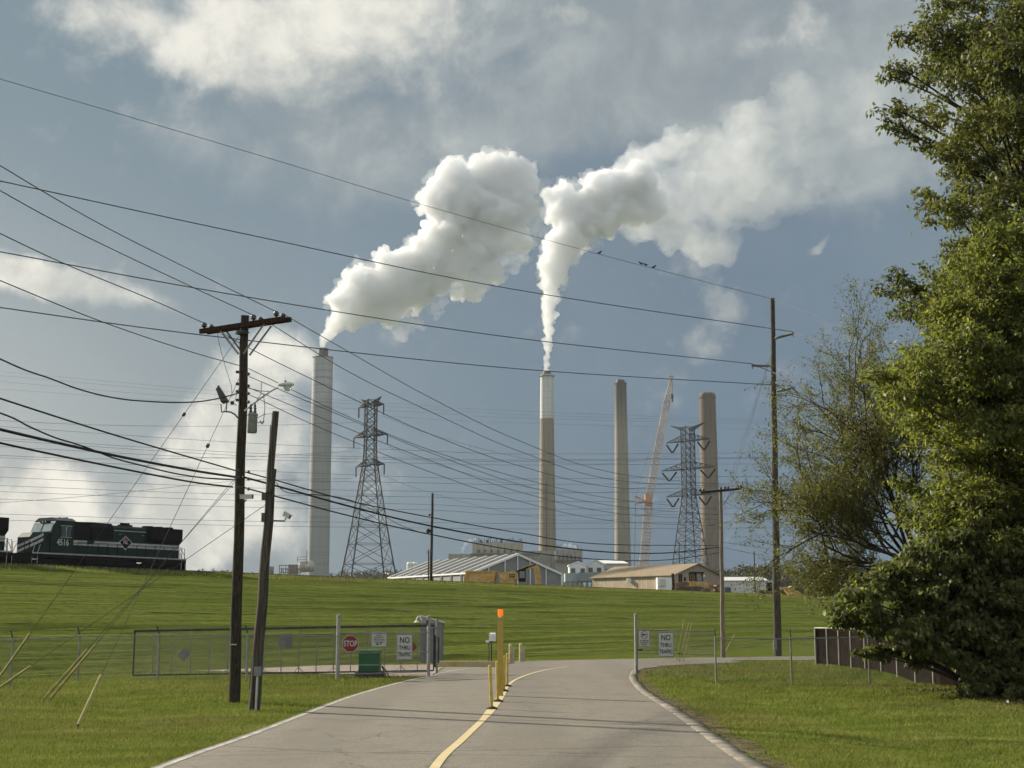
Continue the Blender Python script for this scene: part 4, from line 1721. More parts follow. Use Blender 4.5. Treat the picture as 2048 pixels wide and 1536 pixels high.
# loose wiring on the pole head
b = MB()
b.tube([sl(507, 815), sl(514, 800), sl(522, 788), sl(523, 765)], .008, 5)
b.tube([sl(513, 842), sl(517, 846), sl(527, 843), sl(530, 815), sl(527, 788), sl(521, 785)], .009, 5)
b.tube([sl(520, 842), sl(524, 848), sl(528, 842)], .02, 6)
b.tube([sl(434, 660), sl(439, 690), sl(452, 738), sl(463, 772), sl(464, 795)], .006, 5)
b.tube([sl(478, 775), sl(470, 800), sl(461, 806)], .006, 5)
b.tube([sl(496, 776), sl(520, 782), sl(541, 783)], .010, 5)
b.tube([sl(511, 838), sl(528, 829), sl(544, 827), sl(545, 860)], .008, 5)
b.build('jumper_wires', M_cable, UP1, fix=False)

# ---- leaning pole
D2 = 33.9
pb = on_ground(508, 1415)
UP2 = thing('utility_pole', 'leaning bare wooden pole with a security camera on an arm and dark boxes', 'utility pole', (pb.x, pb.y, gz(pb.x, pb.y)))
r2 = rel(UP2)
p2 = lambda px, py, d=D2: at(px, py, d) - r2
b = MB()
pole_mesh(b, p2(507.5, 1424), p2(544.5, 938), .138, .108)
smooth_by_angle(b.build('shaft', M_wood_g, UP2))
b = MB()
b.tube([p2(539, 985, D2 - .11), p2(541, 938, D2 - .05), p2(551.5, 823, D2 - .04)], [.088, .09, .082], 12)
smooth_by_angle(b.build('upper_shaft', M_wood_g, UP2))
b = MB()
b.tube([p2(551, 829), p2(544, 829)], .028, 8)
b.build('stub_bracket', M_dkmetal, UP2)
for (px, py, w, h) in ((530, 993, 12, 15), (529, 1035, 11, 18)):
    q = p2(px, py)
    k = D2 / FPX
    b = MB()
    b.box(q.x - w / 2 * k, q.x + w / 2 * k, q.y - .06, q.y + .06, q.z - h / 2 * k, q.z + h / 2 * k)
    b.build('equipment_box', M_dkbox, UP2)
camera_unit(UP2, 573.5, 1031, D2 - .1, .17, (0, R(28), R(-12)), [(543, 1041), (569, 1042), (572, 1036)])
b = MB()
b.tube([p2(541, 850), p2(538, 905), p2(536, 945), p2(533, 985)], .01, 5)
b.tube([p2(546, 830), p2(541, 870)], .008, 5)
b.tube([p2(499, 1380), p2(502, 1340), p2(507, 1280), p2(512, 1235)], .008, 5)
b.lathe(p2(538.5, 910), [(.015, -.06), (.022, 0), (.015, .06)], 8)
b.build('service_cable', M_cable, UP2, fix=False)
jb = thing('junction_box', 'grey junction box on a thin pipe at the foot of the leaning pole', 'junction box', (xat(517, 33.7), 33.7, 0))
b = MB()
b.tube([(0, 0, -.1), (.02, 0, .95)], .026, 8)
b.build('post', M_galv, jb)
b = MB()
b.box(-.06, .1, -.06, .05, .82, 1.02)
b.box(-.065, .105, -.065, .055, 1.02, 1.035)
b.build('box', M_greybox, jb)

# ---- bare pole at the crest of the embankment
xm, dm = xat(861, 160), 160.0
UP3 = thing('utility_pole', 'bare dark pole standing alone on top of the grass bank before the grey shed', 'utility pole', (xm, dm, gz(xm, dm) - .1))
b = MB()
pole_mesh(b, (0, 0, 0), (xat(863, dm) - xm, 0, zat(987, dm) - gz(xm, dm) + .1), .17, .13, 12)
smooth_by_angle(b.build('shaft', M_wood, UP3))
b = MB()
for py, r_ in ((1030, .12), (1062, .26)):
    q = Vector((xat(857 if r_ < .2 else 855, dm), dm - .1, zat(py, dm))) - rel(UP3)
    b.lathe(q, [(r_ * .4, -r_), (r_, -r_ * .6), (r_, r_ * .5), (r_ * .5, r_)], 10)
    b.tube([q, q + Vector((.35, .1, .1))], .04, 6)
b.build('fitting', M_black, UP3)

# ---- tall single pole with three standoff insulators
D4 = 80.0
pb = on_ground(1555, 1312)
UP4 = thing('utility_pole', 'very tall slim wooden pole with three stand-off insulators beside the leafy trees', 'utility pole', (pb.x, pb.y, gz(pb.x, pb.y)))
r4 = rel(UP4)
p4 = lambda px, py, d=80.0: at(px, py, d) - r4
b = MB()
pole_mesh(b, (0, 0, -.3), p4(1545, 598), .245, .125, 16, 18)
smooth_by_angle(b.build('shaft', M_wood_g, UP4))
b = MB()
b.lathe(p4(1545, 598), [(.13, 0), (.13, .03), (.05, .06)], 10)
b.build('cap', M_dkmetal, UP4)
TIPS = []
M_poly = mat('grey_polymer_insulator', (0.14, 0.14, 0.145), .5, .15, 4)
for a, c in (((1549, 677), (1586, 667)), ((1541, 732), (1504, 731)), ((1553, 783), (1589, 776))):
    b = MB()
    A, C_ = p4(*a), p4(*c)
    n = 12
    pts, rs = [], []
    for i in range(2 * n + 1):
        f = i / (2 * n)
        pts.append(A + (C_ - A) * f)
        rs.append((.055 if i % 2 else .095) if 1 < i < 2 * n - 1 else .05)
    b.tube(pts, rs, 10)
    b.tube([C_ + Vector((0, 0, .1)), C_ + Vector((0, 0, -.12)), C_ + Vector((0.06, 0, -.2))], .03, 6)
    b.build('insulator', M_poly, UP4, fix=False)
    TIPS.append(C_ + r4)
b = MB()
q = p4(1550, 1288)
b.box(q.x - .14, q.x + .04, q.y - .3, q.y - .16, q.z - .3, q.z + .3)
b.tube([q + Vector((-.05, -.25, -.3)), q + Vector((-.05, -.25, -.9))], .03, 6)
b.build('meter_box', M_greybox, UP4)

# ---- smaller pole with crossarm
D5 = 77.0
pb = on_ground(1446, 1316)
UP5 = thing('utility_pole', 'slim grey pole with one crossarm standing before the brown chimney', 'utility pole', (pb.x, pb.y, gz(pb.x, pb.y)))
r5 = rel(UP5)
p5 = lambda px, py, d=77.0: at(px, py, d) - r5
b = MB()
pole_mesh(b, (0, 0, -.2), p5(1441.5, 974), .135, .085, 12)
smooth_by_angle(b.build('shaft', mat('pale_pole_wood', (0.19, 0.165, 0.13), .9, .25, 3, stretch=(8, 8, .4)), UP5))
c5 = p5(1442, 980)
ins5 = {}
b = MB()
b.beam(c5 - ARM * 1.15 + Vector((0, -.12, -.11)), c5 + ARM * 1.15 + Vector((0, -.12, .02)), .1, .12)
b.build('crossarm', M_arm, UP5)
for nm, fx in (('L', -1.1), ('M', .3), ('R', 1.02)):
    for s in (-.09, .09):
        b = MB()
        p = c5 + ARM * (fx + s) + Vector((0, -.12, .10 + fx * .05))
        spool(b, p, .075)
        b.build('insulator', M_glass_ins, UP5, smooth=True)
    ins5[nm] = c5 + ARM * fx + Vector((0, -.12, .16)) + r5
for s in (-1, 1):
    b = MB()
    b.beam(c5 + ARM * s * .62 + Vector((0, -.14, -.1)), c5 + ARM * s * .06 + Vector((0, -.14, -.85)), .05, .03)
    b.build('brace', M_greybox, UP5)

# ---- thin far poles
for px, d, y0, lab in ((1512, 318, 1101, 'thin dark pole standing by the parked wheel loader'), (1361, 405, 1083, 'thin dark pole rising behind the tan roof under the lattice tower'),
                       (856, 262, 1097, 'short thin pole close behind the bare pole on the bank')):
    x = xat(px, d)
    t = thing('utility_pole', lab, 'utility pole', (x, d, gz(x, d) - .2))
    b = MB()
    H = zat(y0, d) - gz(x, d)
    pole_mesh(b, (0, 0, 0), (0, 0, H), .17, .11, 10)
    b.build('shaft', M_wood, t)
    b = MB()
    b.beam((-.4, -.15, H - .5), (.4, -.15, H - .5), .1, .1)
    b.build('bracket', M_dkmetal, t)


# ---------------------------------------------------------------- wires
def on_line(px, A, B):
    """distance ahead at which the vertical plane through ground points A, B meets the pixel column"""
    k = (px - W0 / 2) / FPX
    dx, dy = B[0] - A[0], B[1] - A[1]
    t = (k * A[1] - A[0]) / (dx - k * dy)
    return A[1] + dy * t


def crom(P, n=8):
    P = [Vector(p) for p in P]
    Q = [P[0] * 2 - P[1]] + P + [P[-1] * 2 - P[-2]]
    out = []
    for i in range(1, len(Q) - 2):
        for k in range(n):
            t = k / n
            out.append(0.5 * ((2 * Q[i]) + (-Q[i - 1] + Q[i + 1]) * t + (2 * Q[i - 1] - 5 * Q[i] + 4 * Q[i + 1] - Q[i + 2]) * t * t + (-Q[i - 1] + 3 * Q[i] - 3 * Q[i + 1] + Q[i + 2]) * t ** 3))
    out.append(Q[-2])
    return out


def wire(pts, A, B, r, m, label, group=None, name='power_line', cat='wire', p0=None, p1=None, n=10):
    P = [at(x, y, on_line(x, A, B)) for x, y in pts]
    if p0 is not None:
        P[0] = Vector(p0)
    if p1 is not None:
        P[-1] = Vector(p1)
    b = MB()
    b.tube(crom(P, n), r, 5)
    o = b.build(name, m, None, smooth=True, fix=False)
    tag(o, label, cat, group)
    return P


def xy(p):
    return (p[0], p[1])


GL = 'wires crossing the sky'
# to the very tall slim pole
A4, B4 = (xat(-60, 48), 48), (xat(1545, 80), 80)
top4 = p4(1545, 598) + r4
SH = wire([(-60, 143), (0, 158), (500, 305), (830, 405), (1200, 509), (1545, 598)], A4, B4, .012, M_wire, 'thin wire with small birds, running to the tip of the very tall slim pole', GL, p1=top4)
wire([(-60, 351), (0, 362), (500, 470), (1024, 578), (1586, 666)], A4, B4, .022, M_wire, 'upper heavy wire reaching the top stand-off insulator of the very tall slim pole', GL, p1=TIPS[0] + Vector((0, 0, .1)))
wire([(-60, 493), (0, 503.5), (500, 595), (1024, 675), (1504, 730)], A4, B4, .022, M_wire, 'heavy wire reaching the lone opposite stand-off insulator of the very tall slim pole', GL, p1=TIPS[1] + Vector((0, 0, .1)))
wire([(-60, 606), (0, 615), (425, 672.5), (1040, 738), (1589, 775)], A4, B4, .022, M_wire, 'lowest heavy wire reaching the bottom stand-off insulator of the very tall slim pole', GL, p1=TIPS[2] + Vector((0, 0, .1)))
A4b, B4b = (xat(1545, 80), 80), (xat(1850, 57), 57)
wire([(1545, 598), (1664, 645), (1850, 728)], A4b, B4b, .012, M_wire, 'thin wire dropping from the tip of the very tall slim pole into the leafy trees', GL, p0=top4)
wire([(1586, 664), (1685, 707), (1850, 790)], A4b, B4b, .022, M_wire, 'heavy wire leaving the top stand-off insulator toward the leafy trees', GL, p0=TIPS[0] + Vector((0, 0, .1)))
wire([(1504, 728), (1553, 748), (1598, 768), (1850, 885)], A4b, B4b, .022, M_wire, 'heavy wire passing behind the very tall slim pole from its lone opposite insulator', GL, p0=TIPS[1] + Vector((0, 0, .1)))

# arriving at the near pole
A1, B1 = (xat(-80, 24), 24), (xat(480, 36), 36)
wire([(-80, 277), (0, 331), (200, 448), (400, 549), (569, 627)], A1, B1, .011, M_wire, 'wire arriving at the crossarm end insulator on the street light side', GL, p1=INS['R', -1])
wire([(-80, 330), (0, 381), (150, 462), (380, 572), (517, 629)], A1, B1, .011, M_wire, 'wire arriving at the middle insulator of the brown double crossarm', GL, p1=INS['M', -1])
wire([(-80, 427), (0, 467), (135, 530), (300, 598), (402, 636)], A1, B1, .011, M_wire, 'wire arriving at the crossarm end insulator above the floodlight', GL, p1=INS['L', -1])
wire([(-80, 525), (0, 561), (200, 642), (370, 700), (478, 731)], A1, B1, .011, M_wire, 'bare wire meeting the near pole below its crossarm braces', GL)
wire([(-80, 680), (-30, 705), (0, 718), (50, 740), (100, 757), (150, 776), (200, 790), (250, 799), (300, 803), (350, 805), (400, 803), (440, 796), (478, 786)], A1, B1, .016, M_cable, 'twisted service cable sagging low toward the floodlight', GL, name='service_cable')
wire([(-80, 769), (0, 797), (232, 871), (470, 941)], A1, B1, .019, M_cable, 'topmost of the thick black cables meeting the near pole midway up', GL, name='cable')
wire([(-80, 836), (0, 859), (219, 909), (380, 940), (470, 954)], A1, B1, .030, M_cable, 'thickest black cable meeting the near pole midway up', GL, name='cable')
wire([(-80, 862), (0, 886), (232, 935), (383, 964), (465, 974)], A1, B1, .022, M_cable, 'lowest black cable meeting the near pole midway up', GL, name='cable')
wire([(-80, 796), (0, 826), (30, 838), (60, 854), (109, 875), (145, 886), (178, 897), (230, 917), (287, 932), (350, 947), (410, 956), (470, 960)], A1, B1, .017, M_cable, 'wavy spiral-wrapped cable crossing the thick black cables', GL, name='cable')
# near pole to the slim grey pole
A5, B5 = (-6.9, 36.0), (pb.x, pb.y)
L5 = 'leaving the near pole for the slim grey pole'
wire([(575, 632), (700, 705), (860, 795), (1040, 882), (1229, 946), (1475, 972)], A5, B5, .011, M_wire, 'highest of the wires slanting down across the pale chimney, from the crossarm end', GL, p0=INS['R', 1], p1=ins5['R'])
wire([(523, 636), (700, 745), (860, 823), (1040, 903), (1229, 960), (1450, 974)], A5, B5, .011, M_wire, 'second wire slanting down across the pale chimney, from the middle crossarm insulator', GL, p0=INS['M', 1], p1=ins5['M'])
wire([(411, 642), (500, 697), (700, 795), (860, 868), (1040, 932), (1229, 975), (1404, 982)], A5, B5, .011, M_wire, 'third wire slanting down across the pale chimney, passing behind the near pole', GL, p0=INS['L', 1], p1=ins5['L'])
for i, (pts, lab) in enumerate((([(497, 737), (700, 835), (860, 900), (1040, 956), (1229, 998), (1441, 1020)], 'bare wire slanting down from just above the street light arm'),
                                ([(498, 753), (700, 839), (860, 905), (1040, 969), (1229, 1012), (1441, 1030)], 'bare wire joined by a short jumper above the street light'),
                                ([(499, 776), (700, 859), (860, 921), (1040, 984), (1229, 1026), (1441, 1040)], 'bare wire passing just under the street light head'),
                                ([(500, 790), (651, 860), (860, 944), (1040, 1003), (1229, 1042), (1441, 1052)], 'lowest bare wire slanting down past the transformer can'))):
    wire(pts, A5, B5, .010, M_wire, lab, GL)
wire([(490, 944), (560, 963), (700, 1002), (852, 1033), (1040, 1066), (1200, 1088), (1441, 1091)], A5, B5, .018, M_cable, 'uppermost black cable draped from the near pole to the slim grey pole', GL, name='cable')
wire([(486, 954), (560, 974), (700, 1013), (852, 1050), (1040, 1084), (1200, 1103), (1330, 1106), (1441, 1094)], A5, B5, .028, M_cable, 'thick middle black cable draped from the near pole to the slim grey pole', GL, name='cable')
wire([(484, 974), (560, 995), (700, 1032), (852, 1067), (1040, 1102), (1200, 1119), (1330, 1120), (1441, 1105)], A5, B5, .020, M_cable, 'lowest black cable draped from the near pole to the slim grey pole', GL, name='cable')
wire([(552, 965), (575, 985), (640, 990), (700, 1000), (760, 1027), (800, 1050), (850, 1068)], A5, (xat(861, 60), 60), .012, M_cable, 'loose drop cable dangling between the leaning pole and the bank pole', GL, name='service_cable')
A6, B6 = (pb.x, pb.y), (xat(1850, 66), 66)
for pts, lab in (([(1479, 971), (1537, 991), (1700, 1040), (1850, 1075)], 'wire leaving the slim grey pole arm highest toward the bare-branched tree'),
                 ([(1452, 976), (1537, 1010), (1700, 1062), (1850, 1095)], 'wire leaving the middle of the slim grey pole arm toward the bare-branched tree'),
                 ([(1405, 984), (1500, 1024), (1700, 1088), (1850, 1120)], 'wire leaving the far end of the slim grey pole arm toward the bare-branched tree'),
                 ([(1442, 1084), (1500, 1092), (1700, 1125), (1850, 1150)], 'black cable leaving the slim grey pole high on its shaft'),
                 ([(1442, 1094), (1500, 1106), (1700, 1145), (1850, 1170)], 'black cable leaving the slim grey pole lower on its shaft')):
    wire(pts, A6, B6, .012, M_cable, lab, GL)
# level lines far off, between the lattice towers and beyond
FG = 'level power lines far off'
for ys in ([853, 885, 902, 908, 906], [876, 905, 917, 920, 915], [880, 911, 920, 923, 917], [893, 918, 927, 930, 928], [915, 940, 955, 958, 953], [934, 958, 966, 969, 966], [954, 975, 983, 986, 983],
           [971, 989, 994, 1002, 1004], [983, 1001, 1009, 1018, 1016], [998, 1014, 1020, 1030, 1028], [1028, 1042, 1045, 1047, 1044], [1040, 1051, 1056, 1058, 1056]):
    wire([(-60, ys[0] - 3)] + list(zip((0, 475, 860, 1040, 1480), ys)) + [(1680, ys[-1] - 1)], (0, 345), (100, 345), .042, M_farwire, 'thin grey power line running almost level across the far sky', FG, n=4)
for ys in ([743, 785, 812, 822, 839], [751, 792, 818, 829, 843], [763, 803, 826, 836, 847], [778, 812, 838, 846, 858]):
    wire([(-60, ys[0] - 4)] + list(zip((0, 475, 860, 1040, 1480), ys)) + [(1680, ys[-1] + 4)], (0, 900), (100, 900), .06, M_farwire, 'very faint power line high behind the chimneys', 'faint high power lines', n=4)
for pts, lab in (([(766, 832), (860, 868), (1040, 915), (1200, 928), (1354, 910)], 'line from the top arm of one lattice tower toward the other'),
                 ([(776, 893), (860, 925), (1040, 972), (1200, 985), (1340, 966)], 'line from the widest arm of one lattice tower toward the other'),
                 ([(767, 952), (860, 985), (1040, 1030), (1200, 1042), (1352, 1018)], 'line from the lowest arm of one lattice tower toward the other')):
    wire(pts, (xat(770, 375), 375), (xat(1350, 430), 430), .042, M_farwire, lab, 'lines slung between the lattice towers', n=5)
for pts, lab in (([(711, 845), (475, 852), (200, 850), (-60, 838)], 'line leaving the top arm of the nearer lattice tower behind the near pole'),
                 ([(701, 903), (475, 914), (200, 918), (-60, 908)], 'line leaving the widest arm of the nearer lattice tower behind the near pole'),
                 ([(705, 957), (475, 962), (200, 990), (-60, 1010)], 'line leaving the lowest arm of the nearer lattice tower behind the near pole')):
    wire(pts, (xat(705, 380), 380), (xat(-60, 300), 300), .042, M_farwire, lab, 'lines slung between the lattice towers', n=5)

# ---- guy wires with pale yellow sleeves
M_sleeve = mat('pale_yellow_sleeve', (0.34, 0.31, 0.13), 0.85, 0.2, 4, spec=.1)


def guy(top, sl_top, base, label, ins_at=None, r=.007, sr=.036, g='guy wires with pale yellow sleeves'):
    top, sl_top, base = Vector(top), Vector(sl_top), Vector(base)
    t = thing('guy_wire', label, 'guy wire', tuple(base), group=g)
    b = MB()
    b.tube([top - base, sl_top - base], r, 5)
    b.build('strand', M_wire, t)
    b = MB()
    b.tube([sl_top - base, (sl_top - base) * .06], sr, 8)
    b.build('sleeve', M_sleeve, t)
    b = MB()
    b.tube([(sl_top - base) * .06, Vector((0, 0, -.2))], .014, 5)
    b.build('anchor_rod', M_dkmetal, t)
    if ins_at:
        q = top + (sl_top - top) * ins_at - base
        dr = (sl_top - top).normalized()
        b = MB()
        b.lathe(q - dr * .06, [(.02, 0), (.045, .02), (.045, .1), (.02, .12)], 8, axis=dr)
        b.build('strain_insulator', M_glass_ins, t)


gp = lambda px, py: on_ground(px, py)


def along(top, base, px):
    """point on the segment top-base that appears in pixel column px"""
    k = (px - W0 / 2) / FPX
    t = (top.x - k * top.y) / ((top.x - base.x) - k * (top.y - base.y))
    return top + (base - top) * t


tA, bA = at(478, 672, D1), gp(-26, 1390)
guy(tA, along(tA, bA, 75), bA, 'guy wire with the longest sleeve, from just below the crossarm braces', .25)
tB, bB = at(478, 757, D1), gp(153, 1457)
guy(tB, along(tB, bB, 219), bB, 'guy wire with a lone pale sleeve standing by itself on the lawn, toward the poles', .27)
tC, bC = at(471, 955, D1), gp(97, 1402)
guy(tC, along(tC, bC, 205), bC, 'guy wire with the higher topped sleeve of the close parallel pair')
tD, bD = at(471, 962, D1), gp(83, 1403)
guy(tD, along(tD, bD, 189), bD, 'guy wire with the lower topped sleeve of the close parallel pair')
tE, bE = at(532, 1009, D2), gp(-40, 1402)
guy(tE, along(tE, bE, 80), bE, 'guy wire with a flat-lying sleeve, tied to the leaning pole')
for tx, ty, sx, bx, by, lab in ((1541, 740, 1371, 1353, 1322, 'guy wire sleeve rising steepest behind the second traffic sign'), (1543, 690, 1381, 1357, 1324, 'middle guy wire sleeve of three behind the second traffic sign'),
                                (1544, 640, 1387, 1365, 1325, 'guy wire sleeve beside the slim grey pole, last of the three behind the sign'), (1444, 1000, 1470, 1500, 1322, '')):
    if not lab:
        continue
    B_ = on_ground(bx, 1316)
    q = gp(bx, by)
    # anchors a little way up the bank; the strand continues toward the tall slim pole
    base = Vector((q.x + 0.0, q.y, gz(q.x, q.y)))
    top = Vector((base.x + (sx - bx) / FPX * base.y, base.y + 0.4, zat({1371: 1238, 1381: 1245, 1387: 1246}[sx], base.y + .4)))
    t = thing('guy_wire', lab, 'guy wire', tuple(base), group='guy wires by the slim grey pole')
    b = MB()
    b.tube([top - base, (0, 0, -.1)], .026, 6)
    b.build('sleeve', M_sleeve, t)
    b = MB()
    b.tube([top - base, p4(1545, 700) + r4 - base], .008, 4)
    b.build('strand', M_wire, t)
q, base = at(1469, 1270, 76.2), gp(1445, 1311)
t = thing('guy_wire', 'short slanting pale sleeve at the foot of the slim grey pole', 'guy wire', tuple(base), group='guy wires by the slim grey pole')
b = MB()
b.tube([q - base, Vector((0, 0, -.1))], .035, 6)
b.build('sleeve', M_sleeve, t)

# ---- birds on the topmost wire
M_bird = mat('dark_feathers', (0.02, 0.02, 0.022), 0.7, .3, 20)


def bird_mesh():
    bm = bmesh.new()
    bmesh.ops.create_uvsphere(bm, u_segments=12, v_segments=8, radius=1)
    for v in bm.verts:
        x, y, z = v.co
        v.co = Vector((x * .085 + z * .02, y * .05, z * .065 + x * .03))
        if x < -.5:
            v.co.x -= (-x - .5) * .16
            v.co.z -= (-x - .5) * .05
            v.co.y *= .5
        if x > .35 and z > 0:
            v.co.z += (x - .35) * .08
            v.co.y *= .85
    me = bpy.data.meshes.new('bird')
    bm.to_mesh(me)
    bm.free()
    b = MB()
    b.lathe((.075, 0, .075), [(.005, -.04), (.03, -.025), (.038, 0), (.028, .025), (.004, .036)], 10)
    b.lathe((.105, 0, .075), [(.012, 0), (.001, .035)], 6, axis=(1, 0, -.2))
    b.tube([(0, .015, -.05), (0, .015, -.1)], .006, 5)
    b.tube([(0, -.015, -.05), (0, -.015, -.1)], .006, 5)
    n = len(me.vertices)
    v = [tuple(q.co) for q in me.vertices] + b.v
    f = [tuple(p.vertices) for p in me.polygons] + [tuple(n + i for i in q) for q in b.f]
    m2 = bpy.data.meshes.new('bird')
    m2.from_pydata(v, [], f)
    m2.materials.append(M_bird)
    return m2


BM = bird_mesh()
for px, rz, lab in ((1199, 20, 'small dark bird sitting apart from the other three on the topmost wire'), (1278, 160, 'small dark bird of three on the topmost wire, on the side of the steam column'),
                    (1288, 140, 'small dark bird in the middle of three on the topmost wire'), (1304, 20, 'small dark bird of three on the topmost wire, toward the tall slim pole')):
    best = None
    P = crom(SH, 40)
    d = on_line(px, A4, B4)
    q = min(P, key=lambda v: abs(v.y - d))
    o = bpy.data.objects.new('bird', BM)
    COL.objects.link(o)
    o.location = q + Vector((0, 0, .11))
    o.rotation_euler = (0, 0, R(rz))
    tag(o, lab, 'bird', 'birds on the topmost wire')


# ---------------------------------------------------------------- fences, gate and signs
M_mesh = mat('chain_link_wire', (0.11, 0.115, 0.11), 0.7, 0.15, 5, spec=.1)
M_post = mat('weathered_fence_pipe', (0.22, 0.225, 0.21), 0.6, 0.2, 4)
M_postd = mat('dark_gate_frame', (0.055, 0.057, 0.057), 0.8, 0.25, 4, spec=.1)
M_sign_w = mat('white_sign_face', (0.50, 0.51, 0.49), 0.5, 0.06, 6)
M_sign_b = mat('sign_black', (0.015, 0.015, 0.016), 0.5, 0.1, 6)
M_sign_r = mat('sign_red', (0.22, 0.018, 0.022), 0.55, 0.12, 6)
M_sign_back = mat('bare_aluminium_back', (0.24, 0.245, 0.25), 0.5, 0.1, 6, metal=0.3)


def chain_link(b, A, B, z0, z1, pitch=0.075, r=0.0024):
    """diagonal wires filling the upright rectangle over A-B; z0, z1 may be (zA, zB) pairs"""
    A, B = Vector((A[0], A[1], 0)), Vector((B[0], B[1], 0))
    L = (B - A).length
    u = (B - A) / L
    za = z0 if isinstance(z0, tuple) else (z0, z0)
    zb = z1 if isinstance(z1, tuple) else (z1, z1)
    lo = lambda s: za[0] + (za[1] - za[0]) * s / L
    hi = lambda s: zb[0] + (zb[1] - zb[0]) * s / L
    H = max(zb) - min(za)
    nrm = Vector((-u.y, u.x, 0)) * 0.002
    for sg in (1, -1):
        s = -H if sg > 0 else 0.0
        e = L if sg > 0 else L + H
        while s < e:
            s0, s1 = s, s + sg * H
            p, q = (s0, min(za)), (s1, max(zb))
            # clip to 0..L
            t0, t1 = 0.0, 1.0
            d = q[0] - p[0]
            for lim, sign in ((0.0, 1), (L, -1)):
                f0, f1 = (p[0] - lim) * sign, (q[0] - lim) * sign
                if f0 < 0 and f1 < 0:
                    t0 = 2
                elif f0 < 0:
                    t0 = max(t0, f0 / (f0 - f1))
                elif f1 < 0:
                    t1 = min(t1, f0 / (f0 - f1))
            if t1 - t0 > 0.01:
                a = A + u * (p[0] + d * t0) + Vector((0, 0, p[1] + H * t0)) + nrm * sg
                c = A + u * (p[0] + d * t1) + Vector((0, 0, p[1] + H * t1)) + nrm * sg
                b.tube([a, c], r, 3, cap=False)
            s += pitch


def fence_run(name, label, posts, h, r_post, rails, pitch=.075, arms=None, mesh=True, cap=True, zbase=None):
    """posts: ground points (x, y); one post object per post"""
    o = Vector((*posts[0], 0))
    t = thing(name, label, 'fence', tuple(o))
    for i, p in enumerate(posts):
        z = gz(*p)
        b = MB()
        q = Vector((*p, 0)) - o
        b.tube([q + Vector((0, 0, z - .3)), q + Vector((0, 0, z + h))], r_post, 8)
        b.lathe(q + Vector((0, 0, z + h)), [(r_post * 1.15, -.03), (r_post * 1.15, .01), (r_post * .4, .035)], 8)
        po = b.build('post', M_post, t)
        if arms:
            b = MB()
            b.beam(q + Vector((0, 0, z + h)), q + Vector((0, 0, z + h)) + Vector(arms), .035)
            b.build('barb_arm', M_postd, po)
    for zr in rails:
        b = MB()
        b.tube([Vector((*p, gz(*p) + zr)) - o for p in posts], .021, 6)
        b.build('rail', M_post, t, fix=False)
    if mesh:
        b = MB()
        for p, q in zip(posts[:-1], posts[1:]):
            chain_link(b, Vector(p) - o.xy, Vector(q) - o.xy, (gz(*p) + .03, gz(*q) + .03), (gz(*p) + h - .02, gz(*q) + h - .02), pitch)
        b.build('chain_link', M_mesh, t, fix=False)
    return t


def base2(px, py):
    p = on_ground(px, py)
    return (p.x, p.y)


LF = [(-23.5, 44.0), base2(20.5, 1370), base2(155, 1366), base2(315, 1365), (xat(497, 48.6), 48.6), (xat(677.5, 50.4), 50.4)]
lf = fence_run('chain_link_fence', 'grey chain-link fence with short dark barb arms before the sliding gate', LF, 1.56, .035, (1.53,), arms=(-.11, .05, .30))
gpA, gpB = Vector((xat(677.5, 50.4), 50.4, 0)), Vector((xat(858, 53.2), 53.2, 0))
# end panel between the two stout gate posts
t = thing('gate_bay_fence', 'chain-link bay carrying the red stop sign, between two stout white posts', 'fence', tuple(gpA))
for p, h, r_ in ((gpA, 2.25, .070), (gpB, 2.22, .062)):
    b = MB()
    q = p - gpA
    b.tube([q + Vector((0, 0, -.3)), q + Vector((0, 0, h))], r_, 12)
    b.lathe(q + Vector((0, 0, h)), [(r_ * 1.1, -.05), (r_ * 1.1, .02), (r_ * .4, .05)], 12)
    smooth_by_angle(b.build('post', mat('pale_galvanised_post', (0.30, 0.30, 0.285), .6, .15, 5), t))
for z in (1.64, .93, .20):
    b = MB()
    b.tube([Vector((0, 0, z)), gpB - gpA + Vector((0, 0, z))], .021, 6)
    b.build('rail', M_post, t)
b = MB()
chain_link(b, (0, 0), (gpB - gpA).xy, .05, 1.64, .072)
b.build('chain_link', M_mesh, t, fix=False)
b = MB()
q = gpB - gpA
b.lathe(q + Vector((-.05, -.06, 2.12)), [(.03, 0), (.04, .03), (.04, .10), (.01, .13)], 10)
b.build('warning_lamp', mat('dull_amber_lamp', (0.50, 0.36, 0.10), .4, .1, 6), t)
b = MB()
b.box(q.x - .10, q.x - .02, q.y - .08, q.y - .02, 1.9, 2.1)
b.build('lamp_box', M_dkbox, t)
GU = (gpB - gpA).normalized()
GANG = math.atan2(GU.y, GU.x)
SG = GANG * .35

# sliding gate behind the fence
ga, gb = Vector((xat(271, 51.6), 51.6, 0)), Vector((xat(868, 56.2), 56.2, 0))
gt = thing('sliding_gate', 'long dark-framed chain-link sliding gate slid open behind the fence', 'gate', tuple(ga))
L = (gb - ga).length
gu = (gb - ga).normalized()
z0, z1a, z1b = .13, 1.70, 1.88
b = MB()
zt = lambda s: z1a + (z1b - z1a) * s / L
P = lambda s, z: gu * s + Vector((0, 0, z))
b.beam(P(-.05, zt(0)), P(L, zt(L)), .07, .075)
b.beam(P(0, z0), P(L, z0), .05, .055)
b.beam(P(0, z0), P(0, zt(0)), .05)
b.beam(P(L, z0), P(L, zt(L)), .05)
b.build('frame', M_postd, gt)
b = MB()
n = int(L / .66)
for i in range(1, n):
    s = L * i / n
    b.beam(P(s, z0), P(s, zt(s) - .05 if i % 2 else zt(s) * .72), .032)
    if i % 2:
        b.beam(P(s - .16, z0 + .03), P(s, z0 + .2), .022)
        b.beam(P(s + .16, z0 + .03), P(s, z0 + .2), .022)
